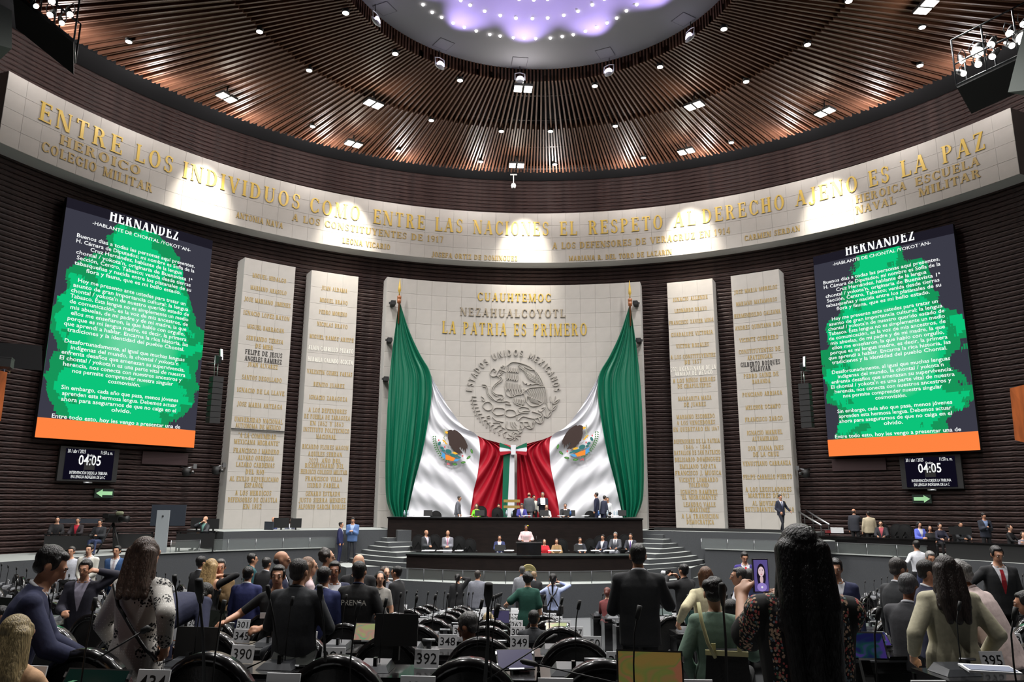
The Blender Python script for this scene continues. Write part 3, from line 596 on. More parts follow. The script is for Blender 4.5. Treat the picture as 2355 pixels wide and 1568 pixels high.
# lettering round the rim
ccx, ccy, rad = 880, 800, 575
txt = 'ESTADOS UNIDOS MEXICANOS'; adv = [GL2[c][0]+.22 if c != ' ' else .75 for c in txt]; tot = sum(adv); ang = -176.; lb = []
for c_, ad in zip(txt, adv):
    am = ang+(ad/2)/tot*172; ang += ad/tot*172; q = math.radians(am)
    if c_ == ' ': continue
    u = np.array([-math.sin(q), math.cos(q)]); rr = np.array([math.cos(q), math.sin(q)]); base = np.array([ccx, ccy])+rr*rad*np.array([1.03, .98]); wd = GL2[c_][0]
    fn = lambda x, z, d, base=base, u=u, rr=rr: pol(20.033-(d if d > 0 else -.02), *rt(*(base+u*x+rr*z)))
    b = MB(); raised(b, fn, GLS[c_], -wd*40, 92, 80, .05, RELIEF); RL.b(b, 'letter')
E_ = [[(790, 380), (830, 345), (880, 325), (960, 335), (1060, 365), (1130, 400), (1170, 440), (1100, 425), (1040, 395)], [(1170, 430), (1215, 470), (1270, 550), (1310, 630), (1325, 680)], [(1190, 450), (1250, 560), (1290, 650), (1340, 690), (1360, 800), (1365, 940)],
      [(1020, 600), (1050, 640), (1080, 630), (1090, 660), (1130, 640), (1150, 650), (1200, 640), (1240, 630)], [(1050, 740), (1120, 700), (1200, 690), (1330, 680)],
      [(770, 600), (760, 680), (775, 750), (790, 800), (850, 830), (930, 800), (1000, 790), (1040, 740)], [(790, 470), (795, 520), (790, 590)], [(735, 370), (700, 400), (700, 440), (735, 450), (770, 470)],
      [(700, 400), (670, 450), (640, 500), (650, 530), (690, 510), (720, 490)], [(560, 450), (545, 490), (570, 530), (620, 530), (640, 500)], [(560, 450), (600, 420), (630, 450), (600, 470)],
      [(690, 530), (720, 560), (710, 600), (650, 640), (600, 690), (590, 750), (640, 790), (720, 800), (740, 840), (700, 870)], [(650, 530), (690, 560), (670, 600), (610, 650), (570, 720), (600, 790), (660, 820)],
      [(430, 650), (480, 655), (510, 700), (520, 770), (560, 820), (620, 880), (700, 900), (740, 870)], [(440, 680), (490, 690), (500, 740), (520, 800), (580, 870)], [(700, 400), (760, 380), (740, 420)], [(690, 480), (710, 475), (730, 480)],
      [(1080, 820), (1120, 830), (1300, 915), (1160, 965), (1075, 900), (1080, 820)], [(1030, 780), (1050, 830), (1040, 900), (990, 960)], [(880, 870), (900, 920), (960, 950), (1000, 960)],
      [(640, 870), (700, 850), (740, 880), (690, 900)], [(720, 900), (790, 890), (830, 910)], [(770, 930), (850, 940)], [(960, 990), (1010, 970), (1100, 990), (1110, 1030), (1040, 1030), (980, 1050), (950, 1010)],
      [(440, 950), (470, 910), (530, 900), (580, 950), (560, 1010), (500, 1020), (450, 980), (440, 950)], [(420, 820), (460, 850), (460, 890), (430, 870)], [(580, 1040), (620, 990), (720, 990), (760, 1010)], [(580, 1040), (640, 1090), (740, 1080)],
      [(770, 1030), (820, 1010), (900, 1030), (920, 1090), (840, 1115), (770, 1090), (770, 1030)], [(930, 1090), (1000, 1060), (1100, 1060)], [(950, 1170), (1020, 1110), (1110, 1130), (1200, 1140), (1290, 1100), (1230, 1060), (1150, 1040)],
      [(1240, 1020), (1280, 1040), (1340, 980), (1290, 990)], [(500, 1110), (540, 1100), (540, 1130), (500, 1125)], [(580, 1120), (640, 1170), (740, 1190)], [(590, 1200), (680, 1200), (710, 1250), (760, 1290)], [(650, 1250), (700, 1240), (720, 1280)],
      [(790, 1180), (780, 1260), (820, 1295), (980, 1295), (1030, 1270), (1020, 1190)], [(840, 1190), (860, 1250), (890, 1290)], [(870, 1190), (890, 1240), (930, 1280)], [(900, 1190), (930, 1240)], [(1040, 1190), (1100, 1190), (1120, 1230), (1060, 1250)], [(1160, 1180), (1190, 1190), (1180, 1210), (1150, 1200)],
      [(480, 1150), (520, 1200), (560, 1260)], [(930, 1160), (930, 1120)], [(980, 1190), (1010, 1190)]]
for pl in E_: rtube(pl)
# feathers in rows
def feather(x, y, ln, an, wd=26):
    dx, dy = math.cos(an), math.sin(an); nx, ny = -dy, dx
    rtube([(x-nx*wd/2, y-ny*wd/2), (x-nx*wd/2+dx*ln*.75, y-ny*wd/2+dy*ln*.75), (x+dx*ln, y+dy*ln), (x+nx*wd/2+dx*ln*.75, y+ny*wd/2+dy*ln*.75), (x+nx*wd/2, y+ny*wd/2)], .022, 'feather', False)
for i in range(6): feather(790+i*36, 620+i*6, 120-i*4, 1.62-.03*i)
for i in range(5): feather(800+i*34, 490+6*i, 90, 1.65); feather(805+i*34, 400+4*i, 70, 1.5)
for i in range(6): feather(850+i*34, 740-6*i, 80, 1.35)
for i in range(8): feather(1060+i*26, 470+i*12, 130, 1.05+.02*i, 20)
for i in range(6): feather(960+i*30, 370+i*22, 70, .9, 20)
for i in range(9): rtube([(1070+i*30, 730-4*i), (1110+i*29, 790+2*i), (1150+i*24, 860+8*i)], .02, 'feather')
for i in range(6): feather(900+i*24, 850+4*i, 80, 1.45, 18)
for i in range(6): rtube([(1095+i*8, 835+i*13), (1230+i*8, 890+i*9)], .012, 'feather', False)
# wreath of oak (left) and laurel (right)
for i in range(13):
    t = i/12; x = 285+20*t+430*t*t; y = 820+500*t+60*math.sin(t*2.5)
    for sg in (-1, 1): an = 1.0-.6*t+sg*.9; rtube([(x, y), (x+38*math.cos(an)+8*sg, y+38*math.sin(an)), (x+62*math.cos(an), y+62*math.sin(an))], .026, 'wreath_leaf')
for i in range(6):
    t = i/5; x = 1455-25*t-480*t*t*.9; y = 930+330*t+90*math.sin(t*2)
    for sg in (-1.3, 0, 1.3): an = -1.3-1.1*t+sg*.5; rtube([(x, y), (x+55*math.cos(an+.25*sg), y+55*math.sin(an+.25*sg)), (x+115*math.cos(an), y+115*math.sin(an)), (x+50*math.cos(an-.2), y+50*math.sin(an-.2)), (x, y)], .024, 'wreath_leaf')
for an in (-2.6, -2.1, -1.6, -1.0, -.5, .6, 1.2, 1.9, 2.5): rtube([(885, 1400), (885+60*math.cos(an), 1400+36*math.sin(an)), (885+105*math.cos(an+.3), 1400+55*math.sin(an+.3))], .028, 'knot_ribbon')
# ---------------------------------------------------------------- the two big screens
def screenmat(name, seed):
    m = bpy.data.materials.new(name); m.use_nodes = True; nt = m.node_tree; nt.nodes.remove(nt.nodes['Principled BSDF']); N = nt.nodes.new; Lk = nt.links.new
    e = N('ShaderNodeEmission'); Lk(e.outputs[0], nt.nodes['Material Output'].inputs[0])
    tc = N('ShaderNodeTexCoord'); sx = N('ShaderNodeSeparateXYZ'); Lk(tc.outputs['Generated'], sx.inputs[0])
    snap = N('ShaderNodeVectorMath'); snap.operation = 'SNAP'; snap.inputs[1].default_value = (.016, .016, .012); Lk(tc.outputs['Generated'], snap.inputs[0])
    def noise(sc, off):
        mp = N('ShaderNodeMapping'); mp.inputs['Scale'].default_value = (1, 1, 1.7); mp.inputs['Location'].default_value = (off, seed, off); Lk(snap.outputs[0], mp.inputs[0])
        n = N('ShaderNodeTexNoise'); n.inputs['Scale'].default_value = sc; n.inputs['Detail'].default_value = 5; Lk(mp.outputs[0], n.inputs['Vector']); return n.outputs['Fac']
    def math_(op, a, b=None, c=None):
        k = N('ShaderNodeMath'); k.operation = op
        for i, q in enumerate((a, b, c)):
            if q is None: continue
            if isinstance(q, (int, float)): k.inputs[i].default_value = q
            else: Lk(q, k.inputs[i])
        return k.outputs[0]
    wr = N('ShaderNodeValToRGB'); Lk(sx.outputs[2], wr.inputs[0]); els = wr.color_ramp.elements
    for pos, v in ((.0, .34), (.12, .36), (.25, .46), (.5, .5), (.7, .34), (.88, .22), (.97, .1)):
        el = els[0] if pos == 0 else (els.new(pos)); el.position = pos; el.color = (v, v, v, 1)
    els[-1].color = (.02, .02, .02, 1)
    dx = math_('ABSOLUTE', math_('SUBTRACT', sx.outputs[0], .5)); n1 = noise(4, 0); n2 = noise(7, 3)
    f = math_('ADD', math_('SUBTRACT', wr.outputs[0], dx), math_('MULTIPLY', math_('SUBTRACT', n1, .5), .5))
    def mix(fac, a, b):
        k = N('ShaderNodeMix'); k.data_type = 'RGBA'; Lk(fac, k.inputs[0])
        for i, q in ((6, a), (7, b)):
            if isinstance(q, tuple): k.inputs[i].default_value = (*lin(q), 1)
            else: Lk(q, k.inputs[i])
        return k.outputs[2]
    g1 = math_('GREATER_THAN', f, -.01); g2 = math_('GREATER_THAN', math_('ADD', f, math_('MULTIPLY', math_('SUBTRACT', n2, .5), .7)), .08)
    c = mix(g1, (58, 58, 70), (22, 148, 88)); c = mix(g2, c, (12, 196, 122))
    # lighter hazy centre
    gx = math_('SUBTRACT', 1., math_('MULTIPLY', math_('ADD', math_('POWER', math_('MULTIPLY', math_('SUBTRACT', sx.outputs[0], .52), 3.2), 2), math_('POWER', math_('MULTIPLY', math_('SUBTRACT', sx.outputs[2], .46), 4.5), 2)), 1.))
    gl = math_('MULTIPLY', math_('MAXIMUM', gx, 0.), math_('MULTIPLY', noise(3, 8), 1.0)); c = mix(gl, c, (150, 230, 195))
    ob = math_('LESS_THAN', sx.outputs[2], .078); c = mix(ob, c, mix(noise(5, 5), (255, 100, 42), (255, 160, 90)))
    tp = math_('GREATER_THAN', sx.outputs[2], .955); c = mix(tp, c, (30, 28, 38))
    Lk(c, e.inputs[0]); e.inputs[1].default_value = 1.0; return m
EW = emis('white screen text', (250, 252, 252), 1.05)
LN = {0: 'Buenos días a todas las personas aquí presentes.', 1: 'H. Cámara de Diputados; mi nombre es Sofía de la', 2: 'Cruz Hernández, hablante de la lengua', 3: "chontal / yokota'n, originaria de Buenavista 1ª", 4: 'Sección, Centro, Tabasco; venida desde tierras',
      5: 'tabasqueñas y nacida entre los platanales de su', 6: 'flora y fauna, que es mi bello estado.', 8: 'Hoy me presento ante ustedes para tratar un', 9: 'asunto de gran importancia cultural: la lengua', 10: "chontal / yokota'n de nuestro querido estado de",
      11: 'Tabasco. Esta lengua no es simplemente un medio', 12: 'de comunicación, es la voz de mis ancestros, de', 13: 'mis abuelas, de mi padre y de mi madre, la que', 14: 'ellos me enseñaron, la que hablo con orgullo,', 15: 'porque es mi lengua madre, es decir, la primera',
      16: 'que aprendí a hablar. Encarna la rica historia, las', 17: 'tradiciones y la identidad del pueblo Chontal.', 19: 'Desafortunadamente, al igual que muchas lenguas', 20: "indígenas del mundo, la chontal / yokota'n", 21: 'enfrenta desafíos que amenazan su supervivencia.',
      22: "El chontal / yokota'n es una parte vital de nuestra", 23: 'herencia, nos conecta con nuestros ancestros y', 24: 'nos permite comprender nuestra singular', 25: 'cosmovisión.', 27: 'Sin embargo, cada año que pasa, menos jóvenes', 28: 'aprenden esta hermosa lengua. Debemos actuar',
      29: 'ahora para asegurarnos de que no caiga en el', 30: 'olvido.', 32: 'Entre todo esto, hoy les vengo a presentar una de'}
def textpart(root, text, x, z, size, m, y=-.06, bold=.012, width=None, name='text_line', clip=None, spacing=1.):
    v, f = flat_type(text, size, bold, width, spacing)
    if clip: v = v.copy(); v[:, 1] = np.minimum(v[:, 1], clip)
    b = MB(); b.add([(x+p[0], y, z+p[1]) for p in v], f, m); return build(b, name, root, kind='stuff')
for s, a0, a1, zb, zt, lab in ((-1, -58.65, -41.5, 6.17, 15.3, 'tall green text screen on the left of the brick wall'), (1, 41.5, 58.0, 6.05, 15.15, 'tall green text screen on the right of the brick wall')):
    p0, p1 = pol(20.5, a0, zb), pol(20.5, a1, zb); c0 = (p0+p1)/2; W = np.linalg.norm(p1-p0); H = zt-zb; d = p1-p0; rz = math.atan2(d[1], d[0])
    r = thing('video_screen', c0, lab, 'screen', 'video walls', rz)
    b = MB(); b.box((0, .12, H/2), (W, .22, H), BLKM); build(b, 'housing', r)
    b = MB(); b.box((0, 0, H/2), (W-.02, .03, H-.02), screenmat('green screen picture', s*3.)); build(b, 'display', r)
    sp_l = (13.81-6.88)/32; zt0 = 13.78+(0 if s > 0 else .1)
    for i, tx in LN.items():
        ww = .1*len(tx)+.06; textpart(r, tx, -.02*W, zt0-sp_l*i-.04-zb, .222, EW, -.03, .010, min(ww, 4.95))
    textpart(r, '-HABLANTE DE CHONTAL /YOKOT´AN-', 0, 14.5-zb, .2, EW, -.03, .008, 4.1)
    hb = MB(); fnh = lambda x, z, d_: (x, -.02-max(d_, 0), 14.84-zb+z); x = -1.45
    adh = advance('HERNANDEZ', GL2, .1); wsx = 2.9/adh
    for ch in 'HERNANDEZ':
        q5 = [[(px, min(py, .74)) for px, py in q] for q in GL2[ch][1]]; raised(hb, fnh, q5, x, .5, wsx, .01, EW); x += (GL2[ch][0]+.1)*wsx
    build(hb, 'heading', r, kind='stuff')
    textpart(r, 'las habla líguas que existen diario en mi estado', 0, zt0-sp_l*33-.04-zb, .222, EW, -.028, .008, 4.5, 'text_line')
    b = MB(); b.box((0, -.034, .35), (W-.02, .006, .70), mat_band if 'mat_band' in globals() else emis('orange screen band', (255, 132, 66), 1.)); build(b, 'orange_band', r)
# ---------------------------------------------------------------- clock monitors and exit arrows
for s, px, py, wpx, hpx, lab in ((-1, 205, 1068, 112, 66, 'left'), (1, 2140, 1085, 116, 62, 'right')):
    a, z = cyl(px, py, 20.6); a_l = cyl(px-wpx/2, py, 20.6)[0]; a_r = cyl(px+wpx/2, py, 20.6)[0]; W = 20.6*math.radians(a_r-a_l); H = .95*W/1.5
    r = thing('clock_monitor', pol(20.55, a, z), 'black wall monitor showing 04:05 under the %s green screen' % lab, 'monitor', 'clock monitors', -(math.radians(a)+AX))
    r.rotation_euler = (0, 0, -(math.radians(a)+AX)); H = .62*W
    b = MB(); b.box((0, .1, 0), (W*1.22, .12, H*1.12), BLKM); b.box((0, .16, 0), (.4, .3, .4), BLKM); build(b, 'casing', r)
    b = MB(); b.box((0, .03, 0), (W, .02, H), emis('dark blue clock screen', (14, 12, 26), 1.)); build(b, 'display', r)
    textpart(r, '30 / abr / 2025', -W*.29, H*.36, .19, EW, .01, .004, W*.36); textpart(r, '11:50 a. m.', W*.33, H*.36, .19, EW, .01, .004, W*.25); textpart(r, 'Orador:', 0, H*.27, .13, EW, .01, .004, W*.15)
    textpart(r, '04:05', 0, -H*.02, .52, EW, .01, .012, W*.46, 'clock_digits'); textpart(r, 'INTERVENCIÓN DESDE LA TRIBUNA', 0, -H*.33, .16, EW, .01, .004, W*.78); textpart(r, 'EN LENGUA INDÍGENA DE LA C', 0, -H*.465, .16, EW, .01, .004, W*.7)
    b = MB(); b.tube([(-.16, .0, -H*.6), (.16, .0, -H*.6)], .03, SILV); build(b, 'badge', r)
    ax_, ay_ = (241, 1134) if s < 0 else (2119, 1147); a, z = cyl(ax_, ay_, 20.7)
    r = thing('exit_sign', pol(20.72, a, z), 'green arrow sign pointing %s under the %s clock monitor' % (lab, lab), 'sign', None, -(math.radians(a)+AX))
    b = MB(); b.box((0, .06, 0), (.72, .08, .34), mat('dark green sign plate', (16, 34, 26), .5)); build(b, 'plate', r)
    AR = mat('pale green arrow', (150, 200, 150), .5, emit=.25); b = MB(); k = s
    b.add([(-.3*k, 0, -.07), (.08*k, 0, -.07), (.08*k, 0, .07), (-.3*k, 0, .07)], [(0, 1, 2, 3)], AR); b.add([(.08*k, 0, -.15), (.32*k, 0, 0), (.08*k, 0, .15)], [(0, 1, 2)], AR); build(b, 'arrow', r)
# shallow service recesses in the brick
for px, py, w_ in ((380, 1054, 1.6), (1975, 1068, 1.9)):
    a, z = cyl(px, py, 20.8); b = MB(); b.arcbox(20.78, 20.9, a-w_*1.6, a+w_*1.6, z-.25, z+.25, mat('dark red access panel', (50, 30, 32), .7), 2); build(b, 'trim_9', kind='structure')
# line array loudspeakers
for px, y0, y1, ybr, lab in ((499, 866, 975, 815, 'left'), (1850, 882, 985, 838, 'right')):
    a, z1 = cyl(px, y0, 19.7); z0 = cyl(px, y1, 19.7)[1]; zbk = cyl(px, ybr, 19.7)[1]; n = 8; h = (z1-z0)/n; rz = -(math.radians(a)+AX)
    r = thing('line_array_speaker', pol(19.7, a, z0), 'black column of loudspeaker cabinets hanging beside the %s green screen' % lab, 'loudspeaker', 'line array loudspeakers', rz)
    for i in range(n):
        b = MB(); b.add([(-.22, -.18, h*i+.01), (.22, -.18, h*i+.01), (.24, .2, h*i+.03), (-.24, .2, h*i+.03), (-.22, -.18, h*i+h-.01), (.22, -.18, h*i+h-.01), (.24, .2, h*i+h-.03), (-.24, .2, h*i+h-.03)],
            [(0, 1, 5, 4), (1, 2, 6, 5), (2, 3, 7, 6), (3, 0, 4, 7), (4, 5, 6, 7), (0, 3, 2, 1)], BLKM); build(b, 'cabinet', r)
    t_ = z1-z0; b = MB(); b.tube([(0, 0, t_), (0, 0, t_+.55)], .02, SILV); b.tube([(-.12, 0, t_), (-.12, .1, t_+.9)], .012, SILV); build(b, 'chain', r)
    b = MB(); b.box((-.02, 0, t_+.75), (.12, .5, .3), BLKM, 0, .3); b.box((.08, -.05, t_+.95), (.1, .1, .5), SILV, 0, -.25); b.tube([(0, .1, t_+.6), (.0, 1.15, t_+.7)], .03, GREYM); build(b, 'bracket', r)
# small cameras on brackets
def wallcam(px, py, lab, fl=1):
    a, z = cyl(px, py, 20.2); r = thing('wall_camera', pol(20.2, a, z), lab, 'camera', None, -(math.radians(a)+AX))
    b = MB(); b.tube([(0, 0, 0), (0, .65, .1)], .03, BLKM); build(b, 'arm', r)
    b = MB(); b.lathe([(.05, -.3), (.17, -.25), (.19, -.1), (.14, .02), (.05, .06)], m=BLKM); build(b, 'housing', r); b = MB(); b.tube([(fl*.05, -.1, -.12), (fl*.18, -.3, -.14)], .06, BLK); build(b, 'lens', r)
    b = MB(); b.box((fl*.35, .1, .12), (.14, .1, .2), SILV); b.tube([(0, .1, .05), (fl*.35, .1, .1)], .015, SILV); build(b, 'junction_box', r)
wallcam(430, 1078, 'small dark camera on a bracket below the left green screen'); wallcam(1852, 1082, 'small dark camera on a bracket beside the rightmost stele', -1)
wallcam(498, 1075, 'dark camera at the left edge of the leftmost stele')
a, z = cyl(1181, 425, 18.9); r = thing('dome_camera', pol(18.9, a, z), 'small white camera hanging from the ceiling edge above the frieze', 'camera')
b = MB(); b.tube([(0, 0, 0), (0, 0, .55)], .025, WHITE); b.box((0, 0, .56), (.35, .06, .05), WHITE); build(b, 'stem', r); b = MB(); b.lathe([(.02, -.2), (.1, -.16), (.13, -.05), (.1, .06), (.04, .1)], m=WHITE); build(b, 'housing', r); b = MB(); b.lathe([(.01, -.22), (.06, -.2), (.07, -.15)], m=BLK, n=10); build(b, 'lens', r)
# ---------------------------------------------------------------- lamps of the ceiling
LED = emis('white lamp face', (255, 250, 240), 9.)
LEDV = emis('violet white lamp face', (232, 222, 255), 6.)
spots = [(296, 96), (597, 73), (711, 162), (719, 291), (795, 30), (909, 124), (916, 347), (992, 277), (1058, 185), (1106, 372), (1153, 302), (1266, 302), (1276, 378), (1368, 198), (1415, 290), (1480, 363), (1518, 154), (1665, 67), (1682, 328), (1716, 188), (1857, 103), (1952, 3), (2116, 151), (2121, 63)]
b = MB(); b.lathe([(.13, 0), (.13, .3), (.1, .34)], m=BLKM, n=14); can_m = b.mesh('lamp_can'); b = MB(); b.lathe([(.11, -.012), (.11, 0)], m=LED, n=14); face_m = b.mesh('lamp_face')
for i, (x, y) in enumerate(sorted(spots)):
    p = atz(x, y, ZCE-.1); r = thing('ceiling_downlight', p, 'round white downlight among the ceiling slats, number %d counted from the left edge' % (i+1), 'lamp', 'downlights between the ceiling slats')
    r['label'] = 'round downlight in the slatted ceiling, %s from the left' % (['leftmost'] + [q for q in ('second third fourth fifth sixth seventh eighth ninth tenth eleventh twelfth thirteenth fourteenth fifteenth sixteenth seventeenth eighteenth nineteenth twentieth twenty-first twenty-second twenty-third twenty-fourth'.split())])[i]
    put('can', can_m, r); put('lamp_face', face_m, r)
fl_ = [(521, 225, 1), (859, 240, 1), (813, 332, 1), (1203, 205, 0), (1188, 381, 1), (1597, 244, 0), (1578, 349, 1), (1897, 259, 1), (2130, 17, 0)]
nm = ['leftmost', 'second lowest on the left, above the frieze', 'upper left of the dome', 'below the dome beside a violet spotlight', 'lowest in the middle above the frieze', 'lowest right of the middle', 'right below the dome', 'on the right above the frieze', 'at the top right of the picture']
fl_ = sorted(fl_)
nm = ['leftmost, over the left end of the frieze', 'low on the left, over the word COMO', 'upper left, halfway to the dome', 'lowest in the middle, over the word NACIONES', 'right under the white dome, with two upright panels', 'low on the right, over the words AL DERECHO', 'upper right, with two upright panels side by side', 'far right, over the word AJENO', 'topmost right, cut by the picture edge']
for (x, y, k), n_ in zip(fl_, nm):
    p = atz(x, y, ZCE-.5); t = math.atan2(p[0]-DX, p[1]-DY); r = thing('flood_light', p, 'twin floodlight under the slats, '+n_, 'floodlight', 'twin floodlights under the slats', -t)
    for sx_ in (-.2, .2):
        b = MB(); b.box((sx_, 0, .06), (.34, .5, .1), BLKM); build(b, 'housing', r); b = MB(); b.box((sx_, 0, -.0), (.3, .44, .02), LED); build(b, 'lamp_face', r)
    b = MB(); b.tube([(0, 0, .1), (0, 0, .6)], .03, BLKM); b.box((0, .28, .1), (.7, .03, .05), BLKM); build(b, 'yoke', r)
nm = ['leftmost', 'second from the left', 'middle', 'fourth from the left', 'rightmost']
for (x, y), n_ in zip([(866, 48), (1012, 150), (1196, 184), (1400, 166), (1586, 85)], nm):
    p = atz(x, y, ZCE-.15); t = math.atan2(p[0]-DX, p[1]-DY); r = thing('stage_spotlight', p, 'round violet stage spotlight hanging at the dome edge, %s of five' % n_, 'spotlight', 'violet spotlights round the dome', -t)
    b = MB(); b.lathe([(.1, .26), (.15, .2), (.17, 0), (.17, -.1)], m=WHITE, n=16); b.v = [(q[0], -q[2]*.6+.05+q[1]*.3, q[1]-q[2]*.5) for q in b.v]; build(b, 'housing', r)
    b = MB(); b.lathe([(.15, 0), (.15, .02)], m=LEDV, n=16); b.v = [(q[0], q[2]-.06, q[1]) for q in b.v]; build(b, 'lens', r)
    b = MB(); b.tube([(-.2, 0, 0), (-.2, .05, .3), (0, .06, .36), (.2, .05, .3), (.2, 0, 0)], .018, WHITE, 6); build(b, 'yoke', r); b = MB(); b.tube([(0, .06, .36), (0, .1, .72)], .015, BLKM, 6); build(b, 'cable', r)
# small bulbs set in the dome, two rings
rg = [(568, 34), (630, 86), (694, 120), (772, 158), (848, 187), (928, 212), (1020, 236), (1090, 246), (1179, 257), (1253, 260), (1331, 263), (1430, 260), (1510, 250), (1585, 237), (1667, 214), (1745, 188), (1814, 157), (1879, 125), (1945, 76), (2015, 33)]
rg2 = [(823, 5), (887, 38), (985, 78), (1091, 107), (1197, 126), (1308, 128), (1412, 124), (1521, 106), (1617, 79), (1714, 35)]
rg3 = [(1218, -2), (1318, 2), (1411, -2), (1795, -4)]
b = MB(); b.lathe([(.04, -.02), (.05, 0), (.05, .06)], m=LED, n=10); bm_ = b.mesh('dome_bulb')
od = 'first second third fourth fifth sixth seventh eighth ninth tenth eleventh twelfth thirteenth fourteenth fifteenth sixteenth seventeenth eighteenth nineteenth twentieth'.split()
for lst, ringn in ((rg, 'outer ring'), (rg2, 'second ring'), (rg3, 'third ring at the picture top')):
    for i, (x, y) in enumerate(lst):
        p = atz(780+x/2.944, y/2.944, ZCE+.49); put('dome_bulb', bm_, None, tuple(p), label='tiny bulb in the white dome, %s, %s from the left' % (ringn, od[i]), category='lamp', group='bulbs in the white dome')
hm = MB()
for x, y in ((885, 20), (1020, 102), (1195, 142), (1392, 122), (1572, 45)):
    p = atz(x, y, ZCE+.51); t = math.atan2(p[0]-DX, p[1]-DY); hb = MB(); hb.box((0, 0, 0), (.62, .62, .012), hatch); hb.box((0, 0, -.003), (.58, .58, .012), DOME); build(hb, 'hatch', dome, tuple(p), -t)
# ---------------------------------------------------------------- lighting trusses in the two upper corners
def truss(pA, pB, hgt, lamps, lab, side):
    A = at(*pA); B = at(*pB); d = B-A; L = np.linalg.norm(d[:2]); ux = np.array([d[0], d[1], 0])/L; n = np.array([-ux[1], ux[0], 0]); n = n if n@(A-ORG) > 0 else -n
    r = thing('lighting_truss', A, lab, 'truss', 'corner lighting trusses'); W_ = lambda u, v, w: ux*u+n*v+np.array([0, 0, w])+np.array([0, 0, d[2]])*(u/L)
    for vv in (0, 1.3):
        for ww in (0, hgt*.45, hgt):
            b = MB(); b.tube([W_(0, vv, ww), W_(L, vv, ww)], .022, GREYD, 6); build(b, 'rail', r)
    for u in np.linspace(0, L, 4):
        b = MB(); b.tube([W_(u, 0, 0), W_(u, 0, hgt)], .025, GREYD, 6); b.tube([W_(u, 0, 0), W_(u, 1.3, 0)], .025, GREYD, 6); b.tube([W_(u, 1.3, 0), W_(u, 1.3, hgt)], .025, GREYD, 6); build(b, 'upright', r)
    b = MB(); q = [W_(0, 0, -.02), W_(L, 0, -.02), W_(L, 1.3, -.3), W_(0, 1.3, -.3)]; b.add(q+[p-np.array([0, 0, .08]) for p in q], [(0, 1, 2, 3), (7, 6, 5, 4), (0, 4, 5, 1), (1, 5, 6, 2), (2, 6, 7, 3), (3, 7, 4, 0)], BLKM); build(b, 'bottom_panel', r, kind='')
    for i, (x, y, dd, sz) in enumerate(lamps):
        p = at(x, y, dd); f = -ray(x, y); f /= np.linalg.norm(f); f = f*.6+np.array([0, 0, -.35])+ux*rng.uniform(-.4, .4); q = Vector(f).to_track_quat('Z', 'Y').to_euler()
        t = thing('theatre_lamp', p, 'round theatre lamp on the %s corner truss, %s from the left' % (side, od[i]), 'lamp', 'theatre lamps on the corner trusses'); t.rotation_euler = q
        b = MB(); b.lathe([(sz*.6, -.4), (sz*.9, -.3), (sz*1.05, -.02), (sz*1.05, .0)], m=BLKM, n=14); build(b, 'housing', t); b = MB(); b.lathe([(sz, 0), (sz, .012)], m=LED, n=14); build(b, 'lens', t)
        b = MB(); b.tube([(-sz*1.2, 0, -.1), (-sz*1.2, .15, -.1), (0, .3, -.1), (sz*1.2, .15, -.1), (sz*1.2, 0, -.1)], .015, GREYM, 6); build(b, 'yoke', t)
truss((30, -22, 21), (170, 92, 21.5), 1.3, [(83, 14, 20.9, .07), (115, 34, 20.9, .08), (119, 3, 21, .09), (142, 53, 21, .07), (161, 33, 21, .08)], 'dark lighting truss in the upper left corner under the ceiling', 'left')
truss((2200, 195, 21.5), (2420, 90, 20), 1.4, [(2213, 140, 21.5, .08), (2216, 169, 21.5, .08), (2248, 120, 21.3, .16), (2250, 148, 21.3, .09), (2279, 103, 21, .1), (2282, 130, 21, .09), (2322, 77, 20.8, .1), (2327, 105, 20.8, .08), (2352, 88, 20.5, .17), (2354, 56, 20.5, .09)], 'dark lighting truss in the upper right corner under the ceiling', 'right')
